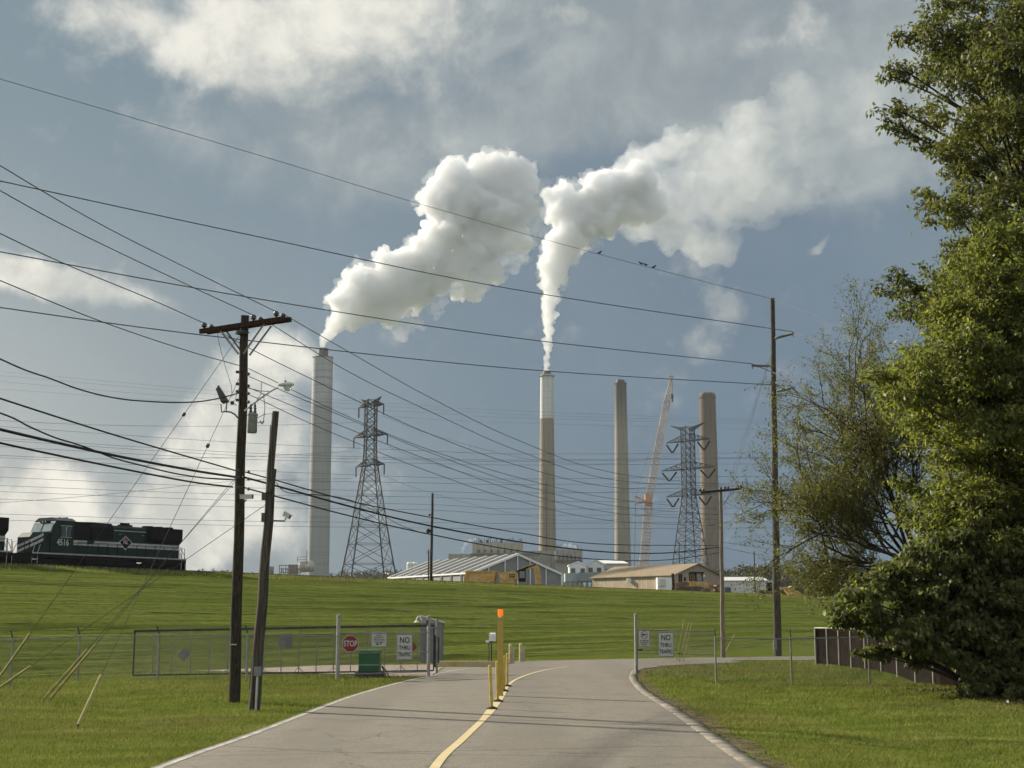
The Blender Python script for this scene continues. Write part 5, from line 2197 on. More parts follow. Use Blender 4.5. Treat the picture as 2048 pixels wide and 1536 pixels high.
b.build('uprights', M_post, gt)
b = MB()
chain_link(b, (0, 0), (gb - ga).xy, z0, (z1a, z1b), .075)
b.build('chain_link', M_mesh, gt, fix=False)
b = MB()
for s, zz in ((L + .04, (.25, 1.5)), (L + .2, (.42, 1.42))):
    b.beam(P(s, zz[0]), P(s, zz[1]), .06, .08)
b.build('buffer', M_black, gt)
b = MB()
b.tube([P(L + .13, -.0), P(L + .13, 2.15)], .05, 10)
b.beam(P(L + .13, 1.78), P(L - .3, 1.78), .06)
b.build('guide_post', M_post, gt)


def sign_panel(name, label, c, w, h, rz, face, border=None, shape=None, cat='sign', thick=.006):
    """upright sign facing the road; c is its centre. border: (inset, width)"""
    t = thing(name, label, cat, tuple(c), rz)
    b = MB()
    if shape == 'octagon':
        ap = w / 2
        pts = [(ap / math.cos(R(22.5)) * math.cos(R(22.5 + 45 * i)), 0, ap / math.cos(R(22.5)) * math.sin(R(22.5 + 45 * i))) for i in range(8)]
    elif shape == 'diamond':
        pts = [(-w / 2, 0, 0), (0, 0, -h / 2), (w / 2, 0, 0), (0, 0, h / 2)]
    else:
        pts = [(-w / 2, 0, -h / 2), (w / 2, 0, -h / 2), (w / 2, 0, h / 2), (-w / 2, 0, h / 2)]
    b.prism(pts, (0, thick, 0))
    b.build('panel', face, t)
    if border:
        b = MB()
        m_, wd = border[1], border[0]
        n = len(pts)
        P_ = [Vector(p) for p in pts]
        for i in range(n):
            a, c_ = P_[i] * border[2], P_[(i + 1) % n] * border[2]
            a2, c2 = a * (1 - wd / (w / 2)), c_ * (1 - wd / (w / 2))
            o = Vector((0, -.003, 0))
            b.face([a + o, c_ + o, c2 + o, a2 + o])
        b.build('border', m_, t)
    return t


def on_bay(px, py, off=-.05):
    d = on_line(px, (gpA.x, gpA.y), (gpB.x, gpB.y))
    p = at(px, py, d)
    n = Vector((GU.y, -GU.x, 0))
    return p + n * (-off) + Vector((0, -.12, 0))


TXT = lambda s, size, m, par, z, w=None, x=0.0, name='lettering', sp=1.0: lettering(name, s, size, m, par, (x, -.006, z), (R(90), 0, 0), .0015, w, space=sp)

c = on_bay(699.8, 1287.4)
st = sign_panel('stop_sign', 'red octagonal sign reading STOP on the chain-link bay', c, .585, .585, SG, M_sign_r, (.018, M_sign_w, .985), 'octagon')
TXT('STOP', .285, M_sign_w, st, 0, .72)
c = on_bay(808, 1294)
s1 = sign_panel('traffic_sign', 'white NO THRU TRAFFIC sign overlapping a red diamond, by the gate post', c, .585, .95, SG, M_sign_w, (.012, M_sign_b, .97))
TXT('NO', .30, M_sign_b, s1, .24, .80)
TXT('THRU', .21, M_sign_b, s1, -.03, .78)
TXT('TRAFFIC', .21, M_sign_b, s1, -.27, .62)
c = on_bay(757, 1278.4)
s2 = sign_panel('notice_sign', 'small square white notice with five lines of small print and a dark emblem', c, .57, .55, SG, M_sign_w, (.012, M_sign_b, .985))
for i, (s, k) in enumerate((('If Gate is Unattended Call', .62), ('Security', .85), ('502 333 9727', .85), ('Otherwise Notify', .8), ('Security at Gate', .7))):
    TXT(s, .073, M_sign_b, s2, .215 - i * .078, k)
b = MB()
b.prism([(-.11, -.004, -.20), (-.02, -.004, -.205), (.0, -.004, -.175), (-.05, -.004, -.16), (-.03, -.004, -.12), (-.085, -.004, -.135)], (0, .002, 0))
b.prism([(.01, -.004, -.12), (.05, -.004, -.17), (.07, -.004, -.21), (.085, -.004, -.16), (.11, -.004, -.125), (.07, -.004, -.115), (.05, -.004, -.14)], (0, .002, 0))
b.build('emblem', mat('dark_green_print', (0.02, 0.06, 0.06), .5, .1, 5), s2)
dd = on_line(822, (ga.x, ga.y), (gb.x, gb.y)) - .1
sign_panel('warning_sign', 'red diamond sign half hidden behind the NO THRU TRAFFIC sign', at(822, 1294, dd), .62, .50, GANG, M_sign_r, None, 'diamond')
dd = on_line(367.5, (ga.x, ga.y), (gb.x, gb.y)) + .06
sign_panel('warning_sign', 'grey back of a diamond sign hung on the sliding gate', at(367.5, 1308.5, dd), .55, .55, GANG, M_sign_back, None, 'diamond')
dd = on_line(571, (ga.x, ga.y), (gb.x, gb.y)) + .06
sign_panel('gate_sign', 'grey back of a square sign hung on the sliding gate', at(571, 1282.5, dd), .60, .56, GANG, M_sign_back)

# gate operator
d = 52.6
op = thing('gate_operator', 'green metal gate motor box on a dark concrete plinth', 'gate motor', (xat(741, d), d, 0))
b = MB()
b.box(-.38, .38, -.30, .35, .28, .96)
b.prism([(-.40, -.34, .96), (-.40, .38, .96), (-.40, .30, 1.02), (-.40, -.24, 1.02)], (.80, 0, 0))
M_green = mat('green_painted_steel', (0.012, 0.115, 0.045), .5, .15, 4)
b.build('housing', M_green, op)
b = MB()
b.box(-.385, .385, -.325, -.302, .45, .50)
b.build('trim_bar', mat('pale_green_trim', (.20, .30, .24), .5, .1, 4), op)
b = MB()
b.box(-.40, .40, -.36, .30, .22, .279)
b.build('skirt', mat('dark_green_steel', (0.008, 0.05, 0.025), .5, .15, 4), op)
b = MB()
b.box(-.50, .52, -.45, .45, -.1, .219)
b.build('plinth', mat('dark_concrete', (0.07, 0.068, 0.06), .9, .25, 4, bump=.5), op)  # plinth concrete in a dark mottled tone
b = MB()
b.tube([(.45, -.2, .45), (.6, -.25, .3), (.75, -.3, .05), (.85, -.3, -.05)], .02, 6)
b.tube([(.45, -.1, .40), (.55, -.2, .25), (.66, -.3, .02), (.7, -.3, -.05)], .02, 6)
b.build('conduit', M_cable, op)

# equipment shed behind the gate
d = 70.0
x0, x1 = xat(841, d), xat(885, d)
shd = thing('equipment_shed', 'narrow grey sheet-metal shed with a sloping roof behind the gate', 'shed', ((x0 + x1) / 2, d + .6, 0))
w = (x1 - x0) / 2
b = MB()
b.box(-w, w, -.6, .6, 0.03, zat(1246, d))
M_shed = ribbed('grey_shed_sheet', (0.20, 0.205, 0.21), .3, .06, axis=(1, 0, 0))
b.build('wall', M_shed, shd)
zt0, zt1 = zat(1247, d), zat(1232, d)
b = MB()
b.hexa([(-w - .08, -.7, zt1), (w + .1, -.7, zt0), (w + .1, .7, zt0), (-w - .08, .7, zt1), (-w - .08, -.7, zt1 + .05), (w + .1, -.7, zt0 + .05), (w + .1, .7, zt0 + .05), (-w - .08, .7, zt1 + .05)])
b.prism([(-w, -.6, zat(1246, d) + .002), (-w, .6, zat(1246, d) + .002), (-w, .6, zt1), (-w, -.6, zt1)], (.02, 0, 0))
b.prism([(-w + .025, -.59, zat(1246, d) + .002), (w, -.59, zat(1246, d) + .002), (-w + .025, -.59, zt1 - .01)], (0, 1.18, 0))
b.build('roof', mat('pale_shed_roof', (0.34, .345, .34), .5, .1, 3), shd)
b = MB()
q = lambda px, py: Vector((xat(px, d - .8), -.8, zat(py, d - .8))) - Vector(((x0 + x1) / 2, .6 - .6, 0))
b.tube([q(842, 1240), q(839, 1234), q(835, 1233), q(831.5, 1237), q(831.5, 1241)], .028, 8)
b.lathe(q(831.5, 1241), [(.03, .02), (.06, -.02), (.13, -.08), (.125, -.10), (.05, -.10)], 12)
b.build('gooseneck_lamp', M_white, shd, fix=False)

# yellow kerb block and card reader beyond the gate
M_yk = mat('chipped_yellow_concrete', (0.46, 0.36, 0.12), .9, .2, 2.5, bump=.5, color2=(0.40, 0.34, 0.20))
kb = thing('kerb_block', 'long low yellow-painted concrete kerb block beside the gate', 'kerb block', (xat(930, 63.8), 63.8, 0))
b = MB()
x0, x1 = xat(868, 63.8) - kb.location.x, xat(999, 63.8) - kb.location.x
for i in range(3):
    a, c = x0 + (x1 - x0) * i / 3, x0 + (x1 - x0) * (i + 1) / 3 - .012
    b.prism([(a, -.28, 0), (a, .28, 0), (a, .20, .27), (a, -.20, .27)], (c - a, 0, 0))
b.build('block', M_yk, kb)
cr = thing('card_reader', 'white card reader on a thin dark stand beside the tall yellow post', 'card reader', (xat(984, 63.9), 63.9, .25))
b = MB()
b.beam((-.02, 0, 0), (-.02, 0, .95), .05)
b.tube([(-.14, 0, 0), (-.12, 0, .5), (-.16, 0, .85)], .018, 6)
b.build('stand', M_postd, cr)
b = MB()
b.box(-.13, .17, -.16, .12, .90, 1.21)
b.prism([(-.13, -.16, 1.21), (.17, -.16, 1.21), (.15, -.05, 1.27), (-.08, -.05, 1.27)], (0, .15, 0))
b.build('housing', M_white, cr)
b = MB()
b.box(-.28, -.135, -.14, .02, .83, .93)
b.build('reader_pad', M_white, cr)

# bollards and delineators
M_bol = mat('worn_cream_paint', (0.50, 0.43, 0.24), .7, .18, 4)
bol = thing('bollard', 'cream painted steel bollard with a flat top, just behind the tall yellow post', 'bollard', (*base2(1021, 1327), .03), group='cream bollards beyond the gate')
b = MB()
b.tube([(0, 0, 0), (0, 0, .86)], .085, 14)
b.lathe((0, 0, .86), [(.088, -.02), (.07, .03), (.01, .05)], 14)
smooth_by_angle(b.build('pipe', M_bol, bol))
b = MB()
b.box(.06, .19, -.06, .06, .0, .76)
b.build('plank', mat('pale_timber_guard', (.42, .38, .27), .8, .2, 4), bol)
b2 = dup(bol, (*base2(1041.5, 1324.5), .03), .6, 'cream painted steel bollard standing farther along the road edge', 'cream bollards beyond the gate')
M_ybl = mat('yellow_post_paint', (0.50, 0.35, 0.060), .75, .22, 3, color2=(0.44, 0.33, 0.11), spec=.15)
bp = base2(1000.5, 1394)
yp = thing('gate_light_post', 'tall square yellow post topped with an orange beacon in mid-road', 'post', (*bp, .03))
b = MB()
b.box(-.085, .085, -.085, .085, 0, zat(1235, bp[1]) - .03)
b.build('post', M_ybl, yp)
zp = zat(1235, bp[1]) - .03
b = MB()
b.lathe((.005, 0, zp), [(.05, 0), (.05, .04), (.045, .045)], 14)
b.build('beacon_base', M_white, yp)
b = MB()
b.lathe((.005, 0, zp + .046), [(.075, 0), (.078, .03), (.074, .165), (.06, .18)], 18)
M_amber = bpy.data.materials.new('amber_beacon_lens')
M_amber.use_nodes = True
bs = M_amber.node_tree.nodes['Principled BSDF']
bs.inputs['Base Color'].default_value = (0.90, 0.16, 0.01, 1)
bs.inputs['Roughness'].default_value = 0.25
bs.inputs['Emission Color'].default_value = (1.0, 0.20, 0.01, 1)
bs.inputs['Emission Strength'].default_value = 0.28
b.build('beacon', M_amber, yp)
M_del = mat('yellow_plastic_tube', (0.50, 0.38, 0.085), .7, .2, 4, spec=.15)
del0 = None
for (px, py, ytop, lean, lab) in ((983.5, 1421, 1331, -.045, 'yellow flexible post on a black foot, out in front of the others'), (995.5, 1406, 1322, -.02, 'yellow flexible post pressed close beside the tall yellow post'),
                                  (1008, 1385, 1316, .01, 'yellow flexible post mostly hidden behind the tall yellow post'), (1014.5, 1375, 1311, .0, 'yellow flexible post standing clear beyond the tall yellow post')):
    p = base2(px, py)
    if del0 is None:
        del0 = thing('delineator', lab, 'road post', (*p, .037), group='yellow flexible posts on the centre line')
        h = zat(ytop, p[1]) - .04
        b = MB()
        b.tube([(0, 0, .05), (0, 0, h * .5), (0, 0, h)], [.038, .04, .042], 10)
        b.lathe((0, 0, h), [(.042, 0), (.03, .015), (.005, .02)], 10)
        smooth_by_angle(b.build('tube', M_del, del0))
        b = MB()
        b.lathe((0, 0, 0), [(.14, 0), (.14, .02), (.07, .055), (.05, .06)], 14)
        b.build('foot', M_black, del0)
        o = del0
    else:
        o = dup(del0, (*p, .037), 0, lab)
    o.rotation_euler = (0, lean, 0)

# fence on the other side of the road
RF = [(xat(1429.3, 50.6), 50.6), (xat(1579.5, 50.2), 50.2), (xat(1734, 49.4), 49.4), (15.4, 49.0), (18.5, 48.6)]
gq = Vector((*base2(1273, 1350), 0))
rf = fence_run('chain_link_fence', 'chain-link fence on thin posts crossing the lawn toward the trees', RF, 1.66, .030, (1.63,), .075, arms=None)
for i, p in enumerate(RF[:3]):
    b = MB()
    q = Vector((*p, gz(*p))) - Vector((*RF[0], 0))
    b.beam(q + Vector((0, 0, 1.6)), q + Vector((0, 0, 1.98)), .03)
    b.build('barb_arm', M_postd, rf)
t = thing('gate_bay_fence', 'chain-link bay with a weapons notice and traffic sign on the lawn side', 'fence', tuple(gq))
pr = Vector((*RF[0], 0))
b = MB()
b.tube([(0, 0, -.3), (0, 0, 2.30)], .062, 12)
b.lathe((0, 0, 2.30), [(.068, -.05), (.068, .02), (.02, .05)], 12)
smooth_by_angle(b.build('post', mat('pale_galvanised_post', (0.5, .5, .48)), t))
for z0_, z1_ in ((1.74, 1.70), (.84, .90)):
    b = MB()
    b.tube([Vector((0, 0, z0_)), pr - gq + Vector((0, 0, z1_))], .022, 6)
    b.build('rail', M_postd, t)
b = MB()
chain_link(b, (0, 0), (pr - gq).xy, .05, (1.74, 1.70), .075)
b.build('chain_link', M_mesh, t, fix=False)
b = MB()
b.tube([(.05, -.02, .95), (.22, -.08, .98)], .03, 6)
b.tube([(.16, -.06, .9), (.26, -.1, 1.02)], .02, 6)
b.build('latch', M_postd, t)
RANG = math.atan2(pr.y - gq.y, pr.x - gq.x)


def on_rbay(px, py):
    d = on_line(px, (gq.x, gq.y), (pr.x, pr.y))
    u = (pr - gq).normalized()
    return at(px, py, d) + Vector((u.y, -u.x, 0)) * .05


k1 = math.cos(RANG) if abs(math.cos(RANG)) > .3 else 1
SANG = RANG * 0.35
s3 = sign_panel('notice_sign', 'white notice with a crossed-out handgun in a ring', on_rbay(1289.5, 1276.5) + Vector((0, -.24, 0)), .44, .61, SANG, M_sign_w, (.010, M_sign_b, .985))
b = MB()
for i in range(28):
    a0, a1 = 2 * math.pi * i / 28, 2 * math.pi * (i + 1) / 28
    f = lambda a, r_: (math.cos(a) * r_, -.004, .125 + math.sin(a) * r_)
    b.face([f(a0, .125), f(a1, .125), f(a1, .145), f(a0, .145)])
b.beam((-.09, -.0045, .215), (.09, -.0045, .035), .022, .001, up=(0, 1, 0))
b.build('prohibition_ring', mat('faded_red_print', (0.16, .04, .035), .5, .1, 5), s3)
b = MB()
b.prism([(-.085, -.003, .165), (.10, -.003, .165), (.10, -.003, .135), (.0, -.003, .125), (-.02, -.003, .105), (-.045, -.003, .105), (-.06, -.003, .055), (-.095, -.003, .055), (-.08, -.003, .12)], (0, .001, 0))
b.build('pictogram', M_sign_b, s3)
for i, (s, k) in enumerate((('NO WEAPONS', .66), ('ALLOWED ON', .64), ('PROPERTY', .66))):
    TXT(s, .078, M_sign_b, s3, -.085 - i * .075, k)
s4 = sign_panel('traffic_sign', 'white NO THRU TRAFFIC sign on the lawn-side bay next to the handgun notice', on_rbay(1332.5, 1288.5) + Vector((0, -.30, 0)), .58, .92, SANG, M_sign_w, (.012, M_sign_b, .97))
TXT('NO', .29, M_sign_b, s4, .24, .80)
TXT('THRU', .21, M_sign_b, s4, -.03, .78)
TXT('TRAFFIC', .21, M_sign_b, s4, -.27, .62)

# brown screened fence running toward the camera under the trees
M_screen = mat('brown_privacy_screen', (0.016, 0.012, 0.010), 1.0, .2, 1.5, spec=.0)
pts = [(1632, 1330), (1655.5, 1331), (1679, 1333), (1703, 1336), (1731, 1340), (1763, 1345), (1795, 1350), (1831, 1356), (1867, 1363)]
PS = [base2(*p) for p in pts] + [(15.0, 43.5), (15.6, 40.5)]
t = thing('screened_fence', 'brown screened fence with white posts running under the dark foliage', 'fence', (*PS[0], 0))
o0 = Vector((*PS[0], 0))
for p in PS:
    b = MB()
    q = Vector((*p, gz(*p))) - o0
    b.tube([q + Vector((0, 0, -.3)), q + Vector((0, 0, 1.70))], .036, 8)
    b.build('post', mat('white_fence_post', (0.36, .36, .335), .5, .12, 5), t)
b = MB()
b.tube([Vector((*p, gz(*p) + 1.71)) - o0 for p in PS], .030, 6)
b.build('rail', MATS['white_fence_post'], t, fix=False)
b = MB()
for p, q in zip(PS[:-1], PS[1:]):
    a, c = Vector((*p, gz(*p))) - o0, Vector((*q, gz(*q))) - o0
    nn = Vector((c.y - a.y, -(c.x - a.x), 0)).normalized() * .05
    if nn.x < 0:
        nn = -nn
    b.hexa([a + nn + Vector((0, 0, .06)), c + nn + Vector((0, 0, .06)), c + nn * 1.2 + Vector((0, 0, .06)), a + nn * 1.2 + Vector((0, 0, .06)),
            a + nn + Vector((0, 0, 1.66)), c + nn + Vector((0, 0, 1.66)), c + nn * 1.2 + Vector((0, 0, 1.66)), a + nn * 1.2 + Vector((0, 0, 1.66))])
sc = b.build('screen', M_screen, t)
nn = Vector((o0.x, o0.y, 0))
t2 = Vector((17.5, 64.8, 0)) - o0
b = MB()
b.hexa([Vector((.06, .04, .06)), t2 + Vector((0, .04, .06)), t2 + Vector((0, .05, .06)), Vector((.06, .05, .06)), Vector((.06, .04, 1.62)), t2 + Vector((0, .04, 1.62)), t2 + Vector((0, .05, 1.62)), Vector((.06, .05, 1.62))])
b.build('end_screen', M_screen, t)

# thin stakes in the bank
for px, py, h, lab in ((598, 1252, .45, 'thin pale stake in the bank beyond the sliding gate, between pole and stop sign'), (734.5, 1250, .45, 'thin pale stake in the bank above the square white notice')):
    d = 80.0
    x = xat(px, d)
    b = MB()
    z = gz(x, d)
    b.tube([(0, 0, -.3), (0, 0, zat(py - 22, d) - z)], .028, 6)
    o = b.build('marker_stake', M_sleeve)
    o.location = (x, d, z)
    tag(o, lab, 'stake')


# ---------------------------------------------------------------- locomotives
M_green_l = mat('dark_green_loco_paint', (0.009, 0.026, 0.024), .65, .25, 1.2, spec=.2)
M_blk = mat('sooty_black', (0.008, 0.008, 0.009), .9, .3, 1.5, spec=.15)
M_wstripe = mat('dusty_white_stripe', (0.46, 0.46, 0.43), .6, .12, 2)
M_win = mat('dark_cab_glass', (0.02, 0.025, 0.028), .08, .1, 2, spec=.8)
M_winb = mat('pale_cab_glass', (0.30, 0.36, 0.36), .1, .1, 2, spec=.8)
M_sill = mat('pale_sill', (0.34, 0.34, 0.32), .6, .2, 2)
M_red = mat('dull_red_print', (0.24, .03, .03), .5, .1, 4)


def make_loco(label):
    t = thing('locomotive', label, 'locomotive', group='locomotives on the embankment')
    b = MB()
    b.box(-10.3, 9.9, -1.5, 1.5, 1.22, 1.60)
    b.build('underframe', M_blk, t)
    b = MB()
    b.box(-10.3, 9.9, 1.502, 1.515, 1.50, 1.62)
    b.box(-10.3, 9.9, -1.515, -1.502, 1.50, 1.62)
    b.build('sill_stripe', M_sill, t)
    b = MB()
    pts = [(-1.45, 1.2), (1.45, 1.2), (1.45, .75), (1.0, .38), (-1.0, .38), (-1.45, .75)]
    b.prism([(-3.3, y, z) for y, z in pts], (6.6, 0, 0))
    b.build('fuel_tank', M_blk, t)
    b = MB()
    b.box(-3.9, -3.32, -.9, .9, .3, 1.19)
    b.mark()
    b.box(3.32, 3.9, -.9, .9, .3, 1.19)
    b.mark()
    b.build_each('air_reservoir', M_blk, t)
    for cx in (6.6, -6.6):
        b = MB()
        for s in (-1, 1):
            y = s * 1.2
            b.prism([(cx - 2.6, y - .08, .75), (cx + 2.6, y - .08, .75), (cx + 2.2, y - .08, 1.12), (cx - 2.2, y - .08, 1.12)], (0, .16, 0))
            for k in (-1.9, 0, 1.9):
                b.box(cx + k - .24, cx + k + .24, y - .14, y + .14, .42, .74)
            for k in (-.95, .95):
                b.lathe((cx + k, y + s * .02, .55), [(.13, 0), (.13, .5)], 8)
            b.beam((cx - 1.7, y + s * .15, .95), (cx + 1.7, y + s * .15, .62), .07)
        b.box(cx - 2.0, cx + 2.0, -1.1, 1.1, .82, 1.05)
        b.box(cx - 3.0, cx + 3.0, -.25, .25, .12, .815)
        bg = b.build('bogie', M_blk, t)
        for k in (-1.9, 0, 1.9):
            b = MB()
            for s in (-1, 1):
                b.lathe((cx + k, s * .72 - .07, .53), [(.53, 0), (.53, .04), (.46, .05), (.46, .14)], 22, axis=(0, 1, 0))
            b.tube([(cx + k, -.72, .53), (cx + k, .72, .53)], .09, 8)
            b.build('wheelset', M_rail, bg)
    # wide nose
    b = MB()
    lo = [(7.7, -1.35), (9.2, -1.35), (9.75, -.85), (9.75, .85), (9.2, 1.35), (7.7, 1.35)]
    top = [(7.7, -1.3), (8.9, -1.2), (9.35, -.75), (9.35, .75), (8.9, 1.2), (7.7, 1.3)]
    n = len(b.v)
    for (x, y) in lo:
        b.v.append((x, y, 1.62))
    for (x, y) in lo:
        b.v.append((x, y, 2.95))
    for (x, y) in top:
        b.v.append((x, y, 3.36 if x > 7.8 else 3.44))
    for a in (0, 6):
        for i in range(6):
            j = (i + 1) % 6
            b.f.append((a + i, a + j, a + 6 + j, a + 6 + i))
    b.f.append(tuple(range(6))[::-1])
    b.f.append(tuple(range(12, 18)))
    b.build('nose', M_green_l, t)
    b = MB()
    for z0 in (1.72, 2.16):
        # slanting bars that wrap from the side on to the front of the nose
        for (xa, ya, xb, yb) in ((9.225, 1.345, 9.755, .865), (9.757, .84, 9.757, -.84)):
            pa, pb_ = Vector((xa, ya, z0 + (.62 if xa < 9.5 else .30))), Vector((xb, yb, z0 + (.30 if xa < 9.5 else -.12)))
            nn = Vector((.05, .05, 0)) if xa < 9.5 else Vector((.012, 0, 0))
            b.hexa([pa, pa + nn * .3, pb_ + nn * .3, pb_, pa + Vector((0, 0, .24)), pa + nn * .3 + Vector((0, 0, .24)), pb_ + nn * .3 + Vector((0, 0, .24)), pb_ + Vector((0, 0, .24))])
        b.hexa([(8.55, 1.352, z0 + .92), (9.2, 1.352, z0 + .64), (9.2, 1.36, z0 + .64), (8.55, 1.36, z0 + .92), (8.55, 1.352, z0 + 1.16), (9.2, 1.352, z0 + .88), (9.2, 1.36, z0 + .88), (8.55, 1.36, z0 + 1.16)])
    b.build('nose_stripe', M_wstripe, t, fix=False)
    # cab
    b = MB()
    prof = [(5.0, 1.62), (7.75, 1.62), (7.75, 3.42), (7.35, 4.30), (7.2, 4.48), (5.0, 4.48)]
    for s in (0,):
        b.prism([(x, -1.5, z) for x, z in prof], (0, 3.0, 0))
    cab = b.build('cab', M_green_l, t)
    b = MB()
    b.prism([(4.8, -1.56, 4.485), (4.8, 1.56, 4.485), (4.8, .95, 4.76), (4.8, -.95, 4.76)], (2.45, 0, 0))
    b.build('cab_roof', mat('roof_grey', (0.13, 0.14, 0.135), .8, .15, 2), t)
    b = MB()
    sl = Vector((7.35 - 7.75, 0, 4.30 - 3.42))
    for y0, y1 in ((-1.36, -.12), (.12, 1.36)):
        a = Vector((7.75, y0, 3.42)) + sl * .08 + Vector((.02, 0, .012))
        c = Vector((7.75, y1, 3.42)) + sl * .08 + Vector((.02, 0, .012))
        b.face([a, c, c + sl * .80, a + sl * .80])
    b.build('windscreen', M_winb, cab, fix=False)
    for s in (-1, 1):
        b = MB()
        b.box(5.35, 6.55, s * 1.502 - .008, s * 1.502 + .008, 3.08, 3.98)
        b.build('side_window', M_win, cab)
        b = MB()
        b.box(5.25, 6.65, s * 1.53 - .03, s * 1.53 + .03, 4.0, 4.07)
        b.box(5.92, 5.98, s * 1.515 - .01, s * 1.515 + .01, 3.08, 3.98)
        b.box(5.25, 6.65, s * 1.515 - .02, s * 1.515 + .02, 3.0, 3.06)
        b.build('window_trim', M_sill, cab)
    b = MB()
    b.box(7.2, 7.42, -.55, .55, 4.30, 4.475)
    b.build('headlight_box', M_blk, cab)
    for y in (-.2, .2):
        b = MB()
        b.lathe((7.421, y, 4.385), [(.08, 0), (.08, .03)], 12, axis=(1, 0, 0))
        b.build('headlight', mat('headlight_glass', (.6, .6, .55), .2, .05, 4), cab)
    # hood
    b = MB()
    b.box(-9.75, 2.0, -.98, .98, 1.62, 4.22)
    b.prism([(-9.75, -.98, 4.22), (-9.75, .98, 4.22), (-9.75, .7, 4.42), (-9.75, -.7, 4.42)], (11.75, 0, 0))
    b.box(2.002, 4.99, -1.05, 1.05, 1.62, 2.9)
    b.build('hood', M_green_l, t)
    b = MB()
    b.box(2.6, 4.985, -1.12, 1.12, 2.902, 4.50)
    b.build('blower_housing', M_blk, t)
    b = MB()
    b.prism([(2.59, -1.25, 4.1), (2.59, 1.25, 4.1), (2.59, .9, 4.56), (2.59, -.9, 4.56)], (-2.9, 0, 0))
    b.box(-.3, 2.58, -1.3, 1.3, 3.1, 4.09)
    b.build('brake_housing', M_blk, t)
    b = MB()
    b.prism([(-9.74, -1.05, 3.0), (-9.74, -1.42, 3.35), (-9.74, -1.42, 4.42), (-9.74, 1.42, 4.42), (-9.74, 1.42, 3.35), (-9.74, 1.05, 3.0)], (4.7, 0, 0))
    b.build('radiator', M_blk, t)
    for x in (-8.9, -7.5, -6.1):
        b = MB()
        b.lathe((x, 0, 4.425), [(.62, 0), (.62, .16), (.55, .2)], 18)
        b.build('roof_fan', M_blk, t)
    b = MB()
    b.box(-3.6, -2.3, -.4, .4, 4.425, 4.6)
    for i in range(4):
        b.lathe((-3.4 + i * .32, 0, 4.6), [(.13, 0), (.15, .1), (.1, .18)], 8)
    b.build('exhaust', M_blk, t)
    b = MB()
    for s in (-1, 1):
        y = s * .992
        b.box(-9.75, 2.0, y - .008, y + .008, 2.42, 2.56)
        b.box(-9.75, 2.0, y - .008, y + .008, 2.60, 2.88)
        y = s * 1.06
        b.box(2.02, 4.95, y - .006, y + .006, 2.42, 2.56)
        b.box(2.9, 4.95, y - .006, y + .006, 2.62, 2.86)
    b.build('hood_stripe', M_wstripe, t)
    b = MB()
    for s in (-1, 1):
        y = s * .99
        b.box(-4.95, 2.0, y - .007, y + .007, 3.92, 4.0)
        for x in (-.6, -1.5, -4.6):
            b.box(x, x + .18, y - .012, y + .012, 3.6, 3.67)
    b.build('hood_beading', M_sill, t)
    # emblem: dark diamond outlined white with a red head and the letters on it
    q = thing('emblem', None, None)
    q.parent = t
    q.location = (-2.2, 1.0, 2.85)
    b = MB()
    b.prism([(-.92, 0, 0.1), (0, 0, -.62), (.92, 0, 0.1), (0, 0, .72)], (0, .012, 0))
    em = b.build('emblem_panel', M_wstripe, t)
    em.location = (-2.2, 1.0, 2.80)
    bpy.data.objects.remove(q)
    b = MB()
    b.prism([(-.78, .013, 0.1), (0, .013, -.50), (.78, .013, 0.1), (.5, .013, .3), (-.5, .013, .3)], (0, .006, 0))
    b.build('emblem_field', M_blk, em)
    b = MB()
    b.prism([(-.46, .013, .33), (.46, .013, .33), (0, .013, .63)], (0, .006, 0))
    b.build('emblem_head', M_red, em)
    lettering('emblem_letters', 'P&L', .42, M_wstripe, em, (0, .021, .09), (R(90), 0, R(180)), .002, .95)
    lettering('number', '4516', .80, M_wstripe, t, (6.3, 1.51, 2.55), (R(90), 0, R(180)), .004, .92)
    # walkway rails
    for s in (-1, 1):
        b = MB()
        xs = [-9.7 + i * 1.28 for i in range(12)]
        for x in xs:
            b.beam((x, s * 1.44, 1.6), (x, s * 1.44, 2.66), .045)
        b.beam((xs[0], s * 1.44, 2.66), (xs[-1], s * 1.44, 2.66), .045)
        b.build('handrail', M_blk, t, fix=False)
        for x, dx in ((9.85, .0), (-10.25, 0)):
            b = MB()
            b.tube([(x, s * 1.42, .5), (x, s * 1.45, 1.5), (x - .25 * (1 if x > 0 else -1), s * 1.42, 2.1), (x - .25 * (1 if x > 0 else -1), s * .9, 2.6)], .035, 6)
            b.tube([(x - .6 * (1 if x > 0 else -1), s * 1.46, .5), (x - .6 * (1 if x > 0 else -1), s * 1.48, 1.6), (x - .9 * (1 if x > 0 else -1), s * 1.46, 2.3)], .035, 6)
            b.build('grab_rail', M_sill, t, fix=False)
    for x in (10.0, -10.35):
        sg = 1 if x > 0 else -1
        b = MB()
        b.box(min(x, x - .15 * sg), max(x, x - .15 * sg), -1.45, 1.45, .3, 1.58)
        for k in range(3):
            for s in (-1, 1):
                b.box(x - .75 * sg - .3, x - .75 * sg + .3, s * 1.28 - .18, s * 1.28 + .18, .35 + k * .35, .39 + k * .35)
        b.beam((x, 0, .85), (x + .7 * sg, 0, .85), .22)
        b.box(x + .62 * sg - .15, x + .62 * sg + .15, -.18, .18, .68, 1.02)
        b.build('pilot', M_blk, t)
        b = MB()
        for s in (-1, 1):
            b.tube([(x, s * .5, 1.6), (x, s * .5, 2.6), (x, s * 1.2, 2.6), (x, s * 1.2, 1.6)], .03, 6)
            b.mark()
        b.build_each('end_rail', M_blk, t, fix=False)
    b = MB()
    b.lathe((5.8, .3, 4.765), [(.05, 0), (.12, .06), (.02, .12)], 8)
